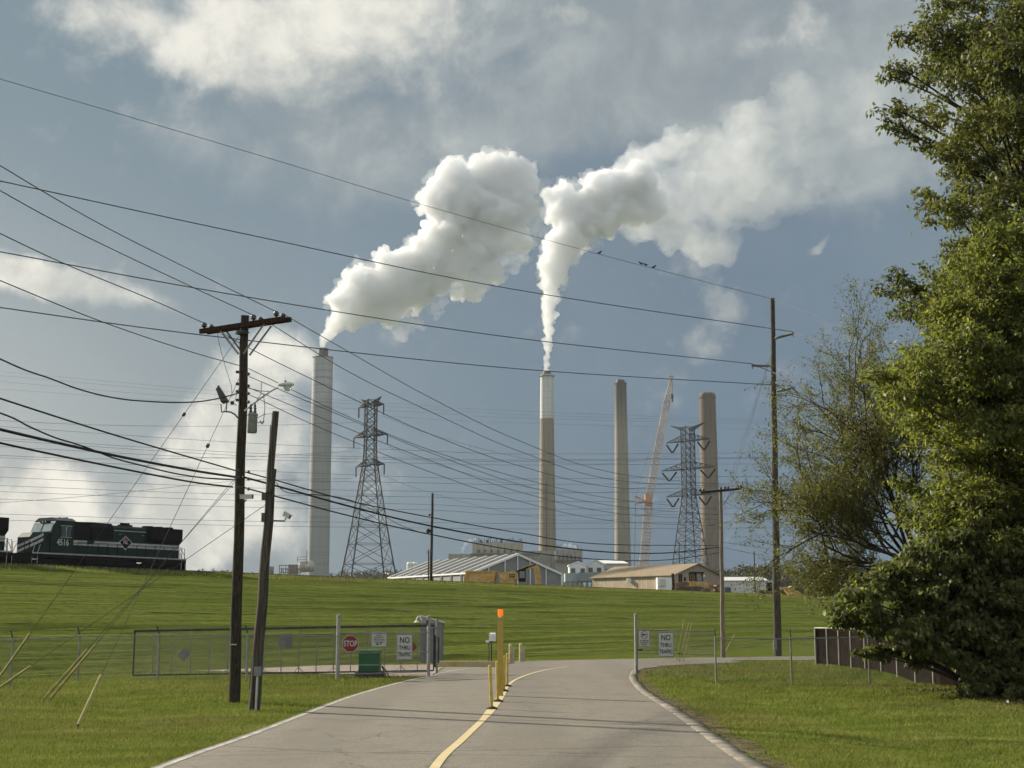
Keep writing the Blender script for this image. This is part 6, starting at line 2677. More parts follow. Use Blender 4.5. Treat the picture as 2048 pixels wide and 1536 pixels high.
    b.box(5.2, 5.3, -.8, .8, 4.765, 4.86)
    b.build('horn', M_blk, cab)
    return t


LANG = math.atan2(-TU[1], -TU[0])
loco = make_loco('dark green locomotive numbered 4516 with white stripes and a wide nose')
c = track(127.0, 0, RAIL_Z)
loco.scale = (.86, .95, .98)
loco.location = c
loco.rotation_euler = (0, 0, LANG)
loco2 = dup(loco, tuple(track(127.0 - 19.3 * .829, 0, RAIL_Z)), LANG, 'second dark locomotive cut off at the frame edge ahead of the numbered one', skip=('number', 'emblem_panel'))

# ---------------------------------------------------------------- earth-moving machines on the plateau
M_cat = mat('dusty_yellow_plant_paint', (0.60, 0.36, 0.09), .7, .25, 1.2, color2=(0.52, 0.36, 0.17), spec=.2)
M_catd = mat('muddy_ochre_steel', (0.20, 0.115, 0.05), .8, .35, 1.2)
M_track = mat('muddy_track_steel', (0.085, 0.065, 0.048), .85, .35, 1.5)
M_pglass = mat('machine_cab_glass', (0.10, 0.13, 0.13), .1, .1, 2, spec=.8)


def wheel(t, x, y, r, w, name='wheel'):
    b = MB()
    b.lathe((x, y - w / 2, r), [(r * .55, 0), (r * .93, 0), (r, w * .15), (r, w * .85), (r * .93, w), (r * .55, w)], 22, axis=(0, 1, 0))
    o = b.build(name, M_black, t)
    b = MB()
    b.lathe((x, y - w / 2 - .02, r), [(r * .5, 0), (r * .5, w + .04)], 16, axis=(0, 1, 0))
    b.build('rim', M_cat, o)


d = 236.0
ht = thing('dump_truck', 'dusty yellow dump truck with a ribbed tipping body before the grey shed', 'dump truck', (xat(970, d), d, ZG), -.12)
b = MB()
side = [(-3.3, 2.1), (-2.7, 1.75), (.2, 1.75), (1.7, 2.6), (2.0, 4.1), (-3.0, 4.0), (-3.35, 3.0)]
b.prism([(x, -1.7, z) for x, z in side], (0, 3.4, 0))
tub = b.build('tipping_body', M_cat, ht)
b = MB()
b.box(-3.05, 2.05, -1.85, 1.85, 3.95, 4.16)
for x in (-2.9, 1.5):
    b.box(x, x + .3, -1.84, -1.70, 2.35, 3.94)
b.box(-2.6, 1.5, -1.82, -1.70, 2.1, 2.3)
b.build('body_rib', M_cat, ht)
b = MB()
b.box(-3, 4.6, -.5, .5, 1.1, 1.74)
b.beam((1.2, -1.2, 2.2), (3.0, -1.2, 1.2), .2)
b.build('chassis', M_catd, ht)
b = MB()
b.prism([(2.6, -1.3, 1.75), (4.9, -1.3, 1.75), (4.8, -1.3, 2.7), (4.0, -1.3, 2.9), (3.8, -1.3, 3.9), (2.6, -1.3, 3.9)], (0, 2.6, 0))
b.build('cab', M_cat, ht)
b = MB()
b.box(2.8, 3.7, -1.33, -1.31, 2.8, 3.75)
b.build('cab_window', M_pglass, ht)
for x, y in ((-2.0, -1.4), (-.4, -1.4), (3.7, -1.4), (-2.0, 1.4), (-.4, 1.4), (3.7, 1.4)):
    wheel(ht, x, y, .85, .6)

d = 228.0
ex = thing('excavator', 'yellow excavator with raised boom and hanging stick behind the dump truck', 'excavator', (xat(1022, d), d, ZG))
k = d / FPX
ep = lambda px, py, dy=0.0: Vector(((px - 1022) * k, dy, zat(py, d) - ZG))
b = MB()
b.prism([ep(997, 1147, -1.5), ep(1004, 1158, -1.5), ep(1012, 1162, -1.5), ep(1020, 1159, -1.5), ep(1036, 1159, -1.5), ep(1036, 1148, -1.5), ep(1026, 1142, -1.5), ep(1014, 1144, -1.5)], (0, 3.0, 0))
b.build('engine_housing', M_cat, ex)
b = MB()
p = ep(1024, 1152, -1.54)
b.box(p.x - .42, p.x + .42, p.y - .01, p.y + .02, p.z - .28, p.z + .28)
pl = b.build('badge', M_sign_b, ex)
lettering('badge_letters', 'CAT', .36, M_sign_w, pl, (p.x, p.y - .015, p.z), (R(90), 0, 0), .004, .9)
b = MB()
a0, a1 = ep(1037, 1140), ep(1051, 1164)
b.box(a0.x, a1.x, -1.5, -.1, a1.z, a0.z)
b.build('cab', M_blk, ex)
b = MB()
b.box(a0.x + .15, a1.x - .15, -1.53, -1.505, a1.z + .6, a0.z - .25)
b.build('cab_window', M_pglass, ex)
b = MB()
for q, r_, w in (((1034, 1150), (1050, 1136), .75), ((1050, 1136), (1068, 1131), .65)):
    b.beam(ep(*q, .5), ep(*r_, .5), .5, w)
b.build('boom', M_cat, ex, fix=False)
b = MB()
b.tube([ep(1034, 1143, .2), ep(1056, 1134, .2)], .16, 8)
b.tube([ep(1056, 1134, .2), ep(1071, 1129, .2)], .09, 8)
b.build('hydraulic_ram', M_blk, ex)
b = MB()
b.prism([ep(1067, 1134, .2), ep(1072, 1128, .2), ep(1078, 1134, .2), ep(1081, 1150, .2), ep(1082, 1168, .2), ep(1071, 1168, .2), ep(1070, 1150, .2)], (0, .6, 0))
b.build('stick', M_cat, ex)
b = MB()
b.prism([ep(1068, 1170, -.3), ep(1084, 1170, -.3), ep(1086, 1180, -.3), ep(1078, 1187, -.3), ep(1068, 1184, -.3)], (0, 1.4, 0))
b.build('bucket', M_catd, ex)
for y in (-1.5, 1.0):
    b = MB()
    a, c = ep(1002, 1185).x, ep(1056, 1185).x
    b.prism([(a, y, .45), (a + .45, y, .02), (c - .45, y, .02), (c, y, .45), (c - .45, y, .95), (a + .45, y, .95)], (0, .6, 0))
    b.build('crawler_track', M_track, ex)
b = MB()
b.lathe((ep(1030, 1170).x, 0, .95), [(.9, 0), (.9, .5)], 18)
b.box(ep(1010, 1170).x, ep(1052, 1170).x, -1.4, 1.4, 1.46, 1.75)
b.build('turntable', M_catd, ex)

d = 256.0
bd = thing('bulldozer', 'mud-caked yellow bulldozer with raised front blade and rear ripper', 'bulldozer', (xat(1393, d), d, ZG))
k = d / FPX
ep = lambda px, py, dy=0.0: Vector(((px - 1393) * k, dy, zat(py, d) - ZG))
for y in (-1.8, 1.1):
    b = MB()
    b.prism([ep(1350, 1178, y), ep(1355, 1186, y), ep(1412, 1189, y), ep(1420, 1184, y), ep(1417, 1179, y), ep(1398, 1173, y), ep(1360, 1174, y)], (0, .7, 0))
    b.build('crawler_track', M_track, bd)
b = MB()
b.prism([ep(1376, 1176, -1.05), ep(1418, 1178, -1.05), ep(1417, 1168, -1.05), ep(1413, 1163, -1.05), ep(1378, 1163, -1.05)], (0, 2.1, 0))
b.build('bonnet', M_cat, bd)
b = MB()
b.prism([ep(1349, 1181, -1.15), ep(1378, 1181, -1.15), ep(1378, 1164, -1.15), ep(1358, 1164, -1.15), ep(1350, 1167, -1.15)], (0, 2.3, 0))
b.build('rear_body', M_catd, bd)
b = MB()
for px in (1382, 1392, 1405):
    b.beam(ep(px, 1163, -1.0), ep(px, 1147, -1.0), .2)
    b.beam(ep(px, 1163, 1.0), ep(px, 1147, 1.0), .2)
p, q = ep(1379, 1147), ep(1408, 1144)
b.box(p.x, q.x, -1.25, 1.25, p.z, q.z)
b.prism([ep(1395, 1163, -.95), ep(1404, 1163, -.95), ep(1404, 1159, -.95), ep(1395, 1159, -.95)], (0, 1.9, 0))
cabd = b.build('cab', M_blk, bd)
b = MB()
b.prism([ep(1394, 1162, -1.03), ep(1404, 1162, -1.03), ep(1402, 1148, -1.03), ep(1394, 1148, -1.03)], (0, .02, 0))
b.build('cab_window', M_pglass, cabd)
b = MB()
p, q = ep(1383, 1162), ep(1394, 1148)
b.box(p.x, q.x, -.9, .9, p.z, q.z)
b.build('cab_back', M_catd, cabd)
b = MB()
for px in (1360, 1364):
    b.tube([ep(px, 1166, -.4), ep(px, 1148, -.4)], .16, 8)
b.tube([ep(1372, 1162, .3), ep(1372, 1154, .3)], .2, 8)
b.build('exhaust', M_blk, bd)
b = MB()
for y in (-.9, .7):
    b.prism([ep(1346, 1147, y), ep(1349, 1147, y), ep(1350, 1166, y), ep(1349, 1184, y), ep(1346, 1184, y), ep(1347, 1165, y)], (0, .25, 0))
b.beam(ep(1349, 1172, -1.1), ep(1349, 1172, 1.1), .4)
b.build('ripper', M_blk, bd)
b = MB()
for y in (-1.9, 1.9):
    b.beam(ep(1400, 1181, y), ep(1432, 1175, y), .3, .4)
b.beam(ep(1412, 1171, -.4), ep(1433, 1174, -.5), .2)
b.build('push_arm', M_catd, bd)
b = MB()
b.prism([ep(1431, 1182, -2.4), ep(1437, 1184, -2.4), ep(1434, 1177, -2.4), ep(1438, 1169, -2.4), ep(1432, 1170, -2.4), ep(1430, 1176, -2.4)], (0, 4.8, 0))
b.build('blade', M_catd, bd)
b = MB()
p = ep(1409, 1152, -1.1)
b.box(p.x - .25, p.x + .1, p.y - .1, p.y + .1, p.z - .15, p.z + .15)
b.build('work_lamp', M_white, bd)

d = 288.0
wl = thing('wheel_loader', 'yellow wheel loader with its bucket down, half hidden by bare branches', 'wheel loader', (xat(1555, d), d, ZG))
k = d / FPX
ep = lambda px, py, dy=0.0: Vector(((px - 1555) * k, dy, zat(py, d) - ZG))
b = MB()
b.prism([ep(1512, 1193, -1.1), ep(1545, 1193, -1.1), ep(1545, 1183, -1.1), ep(1520, 1180, -1.1), ep(1512, 1185, -1.1)], (0, 2.2, 0))
b.build('engine_housing', M_catd, wl)
b = MB()
p, q = ep(1535, 1182), ep(1545, 1165)
b.box(p.x, q.x, -.8, .8, p.z, q.z)
b.build('cab', M_blk, wl)
b = MB()
for y in (-.8, .6):
    b.beam(ep(1545, 1180, y), ep(1572, 1176, y), .3, .5)
    b.beam(ep(1572, 1176, y), ep(1586, 1190, y), .3, .5)
b.build('lift_arm', M_cat, wl, fix=False)
b = MB()
b.prism([ep(1570, 1178, -1.5), ep(1583, 1172, -1.5), ep(1588, 1180, -1.5), ep(1599, 1184, -1.5), ep(1600, 1196, -1.5), ep(1584, 1196, -1.5)], (0, 3, 0))
b.build('bucket', M_cat, wl)
for px in (1522, 1560):
    for y in (-1.3, 1.3):
        wheel(wl, ep(px, 1190).x, y, .95, .65)
x = xat(1095, 199)
b = MB()
b.prism([(-.85, -.3, 0), (.85, -.3, 0), (.85, .3, 0), (-.85, .3, 0)], (0, 0, .25))
b.prism([(-.85, -.15, .25), (.85, -.15, .25), (.85, .15, .25), (-.85, .15, .25)], (0, 0, .62))
o = b.build('road_barrier', M_white)
o.location = (x, 199, gz(x, 199) + .35)
tag(o, 'short white barrier block low behind the rails beside the excavator stick', 'barrier')


# ---------------------------------------------------------------- trees
def leaf_material(name, dark, light, tip=None, trans=0.35):
    m = bpy.data.materials.new(name)
    m.use_nodes = True
    t = NT(m.node_tree)
    bs = t.n['Principled BSDF']
    out = t.n['Material Output']
    geo = t.new('ShaderNodeNewGeometry')
    rnd = geo.outputs['Random Per Island']
    n = t.noise(geo.outputs['Position'], 0.55, 3, 0.6)
    f = t.math('ADD', t.math('MULTIPLY', rnd, 0.6), t.math('MULTIPLY', t.math('SUBTRACT', n, 0.3), 0.9), clamp=True)
    c = t.mix(f, dark, light)
    if tip:
        c = t.mix(t.smooth(rnd, 0.90, 0.97, 0.0, 0.8), c, tip)
    t.link(c, bs.inputs['Base Color'])
    bs.inputs['Roughness'].default_value = 0.5
    bs.inputs['Specular IOR Level'].default_value = 0.35
    tr = t.new('ShaderNodeBsdfTranslucent')
    t.link(t.mix(1.0, c, (1.0, 1.15, 0.55), 'MULTIPLY'), tr.inputs['Color'])
    mx = t.new('ShaderNodeMixShader')
    mx.inputs[0].default_value = trans
    t.link(bs.outputs[0], mx.inputs[1])
    t.link(tr.outputs[0], mx.inputs[2])
    t.link(mx.outputs[0], out.inputs['Surface'])
    return m


def leaves(rng, centres, normals, size, aspect=0.5, droop=0.5, jitter=0.35):
    """kite shaped leaves at the given points; returns verts, flat quads"""
    n = len(centres)
    up = normals / (np.linalg.norm(normals, axis=1, keepdims=True) + 1e-9)
    d = rng.normal(size=(n, 3))
    d[:, 2] -= droop * 1.6
    d -= up * (d * up).sum(1, keepdims=True)
    d /= np.linalg.norm(d, axis=1, keepdims=True) + 1e-9
    s = np.cross(up, d)
    L = size * rng.uniform(1 - jitter, 1 + jitter, n)[:, None]
    w = L * aspect
    fold = up * L * rng.uniform(-.12, .22, n)[:, None]
    a = centres
    b = centres + d * L * .45 + s * w * .5 + fold
    c = centres + d * L
    e = centres + d * L * .45 - s * w * .5 + fold
    v = np.stack([a, b, c, e], 1).reshape(-1, 3)
    return v


def bez(p, q, sag, rnd, n=6):
    p, q = Vector(p), Vector(q)
    mid = (p + q) / 2 + Vector((rnd.uniform(-1, 1), rnd.uniform(-1, 1), 0)) * (q - p).length * .08 + Vector((0, 0, sag))
    return [p * (1 - t) ** 2 + mid * 2 * t * (1 - t) + q * t * t for t in [i / n for i in range(n + 1)]]


def leafy_tree(name, label, base, spine, clumps, leaf, nleaf, m_leaf, m_bark, seed, spray=7, r_trunk=.25, flat=.62, aspect=.5, droop=.5, cat='tree', group=None, loose=.9):
    """trunk along spine points, a limb to every clump (centre, radius), twigs in it and leaves along the twigs"""
    rng = np.random.default_rng(seed)
    rnd = random.Random(seed)
    t = thing(name, label, cat, base, group=group)
    o = Vector(base)
    b = MB()
    sp = [Vector(p) for p in spine]
    n = len(sp)
    b.tube([p - o for p in crom(sp, 4)], [r_trunk * (1 - .85 * i / (4 * (n - 1))) for i in range(4 * (n - 1) + 1)], 10)
    cs, ns, ls = [], [], []
    dense = crom(sp, 8)
    per = max(1, int(nleaf / sum(r ** 1.6 for _, r in clumps)))
    for c, r in clumps:
        c = Vector(c)
        # limb leaves the trunk lower than the clump
        att = min(dense, key=lambda p: (p - (c - Vector((0, 0, (c - sp[0]).xy.length * .55 + .4)))).length)
        limb = bez(att, c, (c - att).length * .10, rnd)
        k = max(.018, min(r_trunk * .38, (c - att).length * .012 + .012))
        b.tube([p - o for p in limb], [k * (1 - .8 * i / 6) for i in range(7)], 5, cap=False)
        cnt = int(per * r ** 1.6)
        dirs = []
        for _ in range(spray):
            v = Vector((rnd.gauss(0, 1), rnd.gauss(0, 1), rnd.gauss(0.05, .62)))
            v = v.normalized()
            out = (c - (att + Vector((0, 0, (c - att).z)))).normalized() if (c - att).xy.length > .2 else Vector((0, 0, 1))
            v = (v + out * .45).normalized()
            dirs.append(v * r * rnd.uniform(.65, 1.25))
        for v in dirs:
            tip = c + Vector((v.x, v.y, v.z * flat)) - Vector((0, 0, r * .12))
            tw = bez(limb[-2], tip, r * .06, rnd, 4)
            b.tube([p - o for p in tw], [.014, .012, .009, .006, .003], 3, cap=False)
            m_ = max(3, cnt // spray)
            ts = rng.beta(2.2, 1.15, m_)
            P = np.array([[*p] for p in tw])
            idx = np.clip((ts * 4).astype(int), 0, 3)
            fr = (ts * 4 - idx)[:, None]
            q = P[idx] * (1 - fr) + P[idx + 1] * fr
            q += rng.normal(size=(m_, 3)) * np.array([.20, .20, .13]) * r * loose * (1.15 - .55 * ts[:, None])
            nn = rng.normal(size=(m_, 3)) * .95 + np.array([0, 0, .6]) + np.array([*v]) / r * .4
            cs.append(q)
            ns.append(nn)
    b.build('trunk', m_bark, t, smooth=True, fix=False)
    cs = np.concatenate(cs)
    ns = np.concatenate(ns)
    v = leaves(rng, cs - np.array([*o]), ns, leaf, aspect, droop)
    crown = raw_mesh('crown', v, np.arange(len(v)), 4, m_leaf, t)
    return t


M_bark = wood('tree_bark', (0.045, 0.036, 0.028), (0.085, 0.070, 0.055))
M_leafA = leaf_material('dark_maple_leaf', (0.068, 0.078, 0.024), (0.165, 0.168, 0.056), (0.21, 0.17, 0.06), .52)
M_leafB = leaf_material('sunlit_maple_leaf', (0.095, 0.112, 0.032), (0.220, 0.224, 0.068), (0.32, 0.28, 0.08), .58)
M_leafC = leaf_material('thinning_autumn_leaf', (0.085, 0.088, 0.028), (0.195, 0.188, 0.068), (0.20, 0.13, 0.055), .5)
M_leafD = leaf_material('broad_dark_leaf', (0.062, 0.078, 0.024), (0.175, 0.182, 0.068), (0.30, 0.27, 0.09), .52)


def inside(poly, x, y):
    c = False
    n = len(poly)
    for i in range(n):
        x0, y0 = poly[i]
        x1, y1 = poly[(i + 1) % n]
        if (y0 > y) != (y1 > y) and x < (x1 - x0) * (y - y0) / (y1 - y0) + x0:
            c = not c
    return c


def clumps_in(poly, d0, dd, r0, r1, count, seed, extra=(), minsep=.55):
    """clump centres spread through a crown whose outline is given where it stands, d0 +- dd ahead"""
    rnd = random.Random(seed)
    xs = [p[0] for p in poly]
    ys = [p[1] for p in poly]
    out = [(at(x, y, d0 + e), r) for (x, y, r, e) in extra]
    tries = 0
    while len(out) < count and tries < count * 60:
        tries += 1
        x, y = rnd.uniform(min(xs), max(xs)), rnd.uniform(min(ys), max(ys))
        if not inside(poly, x, y):
            continue
        r = rnd.uniform(r0, r1)
        d = d0 + rnd.uniform(-dd, dd)
        p = at(x, y, d)
        if all((p - q).length > minsep * (r + s) * .8 for q, s in out):
            out.append((p, r))
    return out


# dark tall maple, its top beyond the frame
polyA = [(2000, -120), (1960, 10), (1850, 60), (1815, 130), (1800, 200), (1830, 255), (1895, 290), (1930, 330), (1905, 370), (1880, 400), (1930, 470), (1900, 560), (1830, 575), (1840, 620), (1930, 700), (2330, 700), (2420, 300), (2300, -120)]
edgeA = [(1886, 8, .55, 0), (1855, 45, .5, 0), (1798, 68, .42, .4), (1790, 128, .5, 0), (1775, 150, .4, .5), (1768, 208, .5, .2), (1775, 238, .4, 0), (1805, 262, .45, .3), (1850, 280, .45, 0), (1888, 302, .4, .2),
         (1850, 385, .45, .2), (1884, 402, .45, 0), (1905, 440, .4, .5), (1778, 548, .42, .2), (1800, 565, .45, 0), (1755, 575, .32, 0), (1820, 600, .5, .3), (1790, 620, .4, 0), (1920, 5, .5, .6), (1960, 0, .6, 0), (1893, 500, .5, 0)]
TA = leafy_tree('maple_tree', 'tall dark green maple whose crown runs off the top of the frame', (18.0, 46.0, gz(18, 46)),
                [(18, 46, 0), (17.8, 46.1, 6), (17.5, 46, 12), (17.6, 46.2, 18), (17.4, 46, 23)], clumps_in(polyA, 46, 3.6, .70, 1.30, 205, 3, edgeA, .42), .18, 120000, M_leafA, M_bark, 41, r_trunk=.34, aspect=.46, droop=.85, flat=.88, spray=8, loose=1.15)
# yellow-green sunlit maple in front of it
polyB = [(1985, 420), (1930, 520), (1880, 640), (1850, 700), (1790, 740), (1790, 780), (1850, 840), (1880, 900), (1845, 960), (1850, 1010), (1850, 1050), (1900, 1090), (1930, 1120), (1990, 1150), (2060, 1200), (2300, 1220), (2330, 700), (2200, 430)]
edgeB = [(1742, 738, .38, 0), (1768, 752, .42, .2), (1800, 735, .45, 0), (1840, 770, .5, 0), (1815, 800, .4, .3), (1850, 870, .45, 0), (1790, 955, .36, .2), (1815, 968, .45, 0), (1805, 1010, .45, .4), (1830, 1040, .45, 0),
         (1862, 1075, .42, 0), (1875, 1110, .42, .2), (1918, 1120, .42, 0), (1900, 1160, .38, .2), (1978, 1155, .45, 0), (1910, 650, .5, .3), (1870, 690, .5, 0), (1960, 560, .5, 0), (1975, 470, .5, .3), (2000, 430, .45, 0), (2010, 1260, .45, 0), (2035, 1240, .5, .3), (2020, 1330, .4, 0), (2042, 1300, .5, .2)]
TB = leafy_tree('maple_tree', 'yellow-green sunlit maple with layered leafy branches', (16.8, 42.0, gz(16.8, 42)),
                [(16.8, 42, 0), (16.6, 42, 4), (16.2, 42.1, 8), (16.4, 42, 12), (16.2, 42, 14.5)], clumps_in(polyB, 42, 3.0, .60, 1.10, 460, 7, edgeB, .22), .155, 270000, M_leafB, M_bark, 43, r_trunk=.26, aspect=.46, droop=.8, flat=.85, spray=8, loose=1.15)
# broad-leaved dark tree low over the screened fence
polyD = [(1760, 1130), (1835, 1110), (1865, 1060), (1990, 1060), (2100, 1100), (2060, 1340), (1960, 1350), (1900, 1310), (1850, 1300), (1800, 1270), (1740, 1260), (1700, 1215), (1715, 1175)]
edgeD = [(1672, 1210, .30, 0), (1668, 1235, .28, .2), (1695, 1190, .34, 0), (1690, 1240, .3, .2), (1725, 1160, .34, 0), (1765, 1128, .32, 0), (1722, 1300, .26, 0), (1752, 1290, .3, .2), (1742, 1310, .24, 0), (1785, 1295, .32, .1),
         (1830, 1320, .3, 0), (1812, 1300, .3, .3), (1870, 1290, .34, 0), (1845, 1130, .34, 0), (1878, 1200, .36, -.3)]
TD = leafy_tree('mulberry_tree', 'dark broad-leaved tree hanging low over the brown screened fence', (13.4, 40.0, gz(13.4, 40)),
                [(13.4, 40, 0), (13.2, 40, 1.3), (12.7, 40.2, 2.6), (12.2, 40.3, 3.6), (11.8, 40.3, 4.1)], clumps_in(polyD, 40.2, 1.5, .34, .60, 190, 9, edgeD, .42), .155, 62000, M_leafD, M_bark, 47, r_trunk=.13, aspect=.62, droop=1.2, loose=1.45)
# undergrowth at the foot of the trees
for i, (bx, by, rr, lab) in enumerate(((12.9, 39.0, .75, 'dark leafy bush at the end of the brown screened fence'), (14.0, 38.2, .85, 'low dark bush under the broad-leaved tree, beside the open lawn'), (15.2, 37.2, .95, 'bush with paler leaves at the very edge of the frame under the maples'),
                                        (14.6, 40.4, 1.3, 'tall shadowed bush behind the low dark bush'), (16.4, 39.0, 1.5, 'big shadowed bush under the sunlit maple'))):
    rnd = random.Random(60 + i)
    cl = [(Vector((bx + rnd.uniform(-rr, rr) * .7, by + rnd.uniform(-rr, rr) * .6, gz(bx, by) + rnd.uniform(.15, 1.25 * rr))), rr * rnd.uniform(.32, .5)) for _ in range(16)]
    leafy_tree('bush', lab, (bx, by, gz(bx, by)), [(bx, by, gz(bx, by)), (bx + .05, by, .4), (bx, by, .8 * rr)], cl, .13, 8000, M_leafD, M_bark, 80 + i, r_trunk=.05, aspect=.55, droop=.8, cat='bush')


# sparse tree: many bare branches, few leaves
def bare_tree():
    rnd = random.Random(17)
    rng = np.random.default_rng(17)
    D = 54.0
    base = Vector((xat(1872, D), D, gz(xat(1872, D), D)))
    t = thing('bare_branched_tree', 'half bare tree with spreading brown twigs and thin yellowing leaves', 'tree', tuple(base))
    b = MB()
    tips, dirs = [], []

    def grow(p, dr, ln, r, lvl):
        n = 5
        pts, q, d = [p], p.copy(), dr.normalized()
        for i in range(n):
            d = (d + Vector((rnd.gauss(0, .10), rnd.gauss(0, .12), rnd.gauss(.015, .08))) + Vector((0, 0, .05 if lvl < 2 else -.01))).normalized()
            q = q + d * ln / n
            pts.append(q.copy())
        b.tube([x - base for x in pts], [r * (1 - .62 * i / n) for i in range(n + 1)], 6 if lvl < 2 else (4 if lvl < 3 else 3), cap=False)
        if lvl >= 3:
            for i in range(1, n + 1):
                tips.append(pts[i])
                dirs.append(d)
        if lvl == 4:
            return
        kids = (9, 9, 7, 4)[lvl]
        for k in range(kids):
            f = rnd.uniform(.25, 1.0) if k else 1.0
            i = min(n - 1, int(f * n))
            s = pts[i] + (pts[i + 1] - pts[i]) * (f * n - i) if f < 1 else pts[-1]
            ax = d.cross(Vector((rnd.gauss(0, 1), rnd.gauss(0, 1), rnd.gauss(0, 1)))).normalized()
            ang = rnd.uniform(.35, .85)
            nd = (d * math.cos(ang) + ax * math.sin(ang))
            nd.y *= .75
            grow(s, nd, ln * rnd.uniform(.40, .62), r * .46, lvl + 1)

    fork = at(1836, 1128, D)
    b.tube([Vector((0, 0, -.2)), at(1868, 1290, D) - base, at(1855, 1200, D) - base, fork - base], [.26, .22, .2, .18], 10)
    for (ex, ey, dy, r) in ((1560, 1075, -1.0, .085), (1600, 1170, -1.5, .075), (1590, 960, .5, .075), (1640, 800, .8, .085), (1700, 720, -.5, .08), (1680, 690, 1.5, .07), (1760, 700, -.8, .07), (1800, 760, 1.5, .08),
                            (1650, 1010, 1.8, .07), (1700, 890, -1.5, .07), (1660, 1160, 1.0, .06)):
        e = at(ex, ey, D + dy)
        v = e - fork
        grow(fork + Vector((0, 0, rnd.uniform(-.5, .6))), v, v.length * (.84 if ey > 950 else .66), r, 1)
    b.build('trunk', M_bark, t, smooth=True, fix=False)
    T = np.array([[*p] for p in tips]) - np.array([*base])
    k = 6
    C = np.repeat(T, k, axis=0)
    keep = rng.random(len(C)) < .62
    C = C[keep] + rng.normal(size=(keep.sum(), 3)) * .10
    N = rng.normal(size=C.shape) * .8 + np.array([0, 0, .7])
    v = leaves(rng, C, N, .105, .45, .9)
    raw_mesh('crown', v, np.arange(len(v)), 4, M_leafC, t)
    return len(C), len(b.v)


print('bare tree', bare_tree())

# far woods
M_far = leaf_material('far_woodland', (0.022, 0.032, 0.014), (0.050, 0.062, 0.026), None, .1)


def far_woods(name, label, spans, seed):
    rng = np.random.default_rng(seed)
    vs = []
    for (x0, x1, d, ytop, var) in spans:
        n = int((x1 - x0) / 8)
        for i in range(n + 1):
            px = x0 + (x1 - x0) * i / max(1, n) + rng.uniform(-3, 3)
            top = zat(ytop + rng.uniform(-var, var), d)
            h = max(4.0, top - ZG)
            c = np.array([xat(px, d), d + rng.uniform(-8, 8), ZG])
            m_ = 900
            th = rng.uniform(0, 2 * np.pi, m_)
            u = rng.uniform(-1, 1, m_)
            rr = rng.uniform(.6, 1.0, m_) ** .5
            w = 5.2 * d / 800 * rng.uniform(.8, 1.3)
            P = np.stack([np.cos(th) * np.sqrt(1 - u * u) * w * rr, np.sin(th) * np.sqrt(1 - u * u) * w * rr, h * .52 + u * h * .5 * rr], 1) + c
            vs.append(leaves(rng, P, rng.normal(size=(m_, 3)) + np.array([0, 0, .6]), 1.05 * d / 800, .8, .2))
    v = np.concatenate(vs)
    o = raw_mesh(name, v, np.arange(len(v)), 4, M_far)
    tag(o, label, 'woods', kind='stuff')


far_woods('far_woods', 'hazy dark woods on the skyline', [(1436, 1500, 800, 1136, 4), (1490, 1640, 780, 1131, 5), (1640, 1800, 780, 1128, 5), (1436, 1640, 760, 1150, 4), (684, 800, 1100, 1142, 2.5), (650, 820, 1080, 1150, 3), (395, 470, 1200, 1141, 2), (250, 520, 1200, 1148, 2)], 5)

# ---------------------------------------------------------------- grass blades and litter
M_blade = grass_material('grass_blade', True)
ROADP = [(p.co.x, p.co.y) for p in road.data.vertices]
_rv = [tuple(v) for v in (left_edge + [(-3.0, 63.6), (-3.6, 67.0)] + [g2(930, 1326), g2(1000, 1324), g2(1100, 1322), g2(1240, 1319), g2(1400, 1316), g2(1640, 1313), (60, 79.5)] + right_edge[::-1])]
_gv = [(-3.05, 54.0), (-3.05, 63.6), (-3.65, 66.9), (-7, 66.2), (-14, 64.8), (-26, 62.5), (-70, 54), (-70, 51), (-26, 58), (-14, 59.2), (-9, 57.5), (-6, 55.0), (-4.2, 53.5)]


def np_inside(poly, x, y):
    c = np.zeros(len(x), bool)
    n = len(poly)
    for i in range(n):
        x0, y0 = poly[i]
        x1, y1 = poly[(i + 1) % n]
        if y0 == y1:
            continue
        k = ((y0 > y) != (y1 > y)) & (x < (x1 - x0) * (y - y0) / (y1 - y0) + x0)
        c ^= k
    return c


def strew(n, x0, x1, y0, y1, seed):
    """points on the ground spread evenly over what is seen"""
    rng = np.random.default_rng(seed)
    px = rng.uniform(x0, x1, n)
    py = rng.uniform(y0, y1, n)
    d = CAMZ * FPX / (py - HY)
    x = (px - 1024) / FPX * d
    return x, d, rng


x, y, rng = strew(420000, -350, 2400, 1318, 1640, 5)
keep = ~np_inside(_rv, x, y) & ~np_inside(_gv, x, y) & ((x - T0[0]) * TN[0] + (y - T0[1]) * TN[1] > 58.5)
kk = (x - 3.4 > -.05) & (x < 4.4) & (y > 20)
x, y = x[keep], y[keep]
kp = np.array(kl)
dk = np.full(len(x), 9.0)
for a, b in zip(kp[:-1:2], kp[2::2]):
    e = b - a
    t_ = np.clip(((x - a[0]) * e[0] + (y - a[1]) * e[1]) / (e @ e), 0, 1)
    dk = np.minimum(dk, np.hypot(x - a[0] - e[0] * t_, y - a[1] - e[1] * t_))
keep = rng.random(len(x)) < np.clip((dk - .30) / .55, .0, 1) + .16
x, y = x[keep], y[keep]
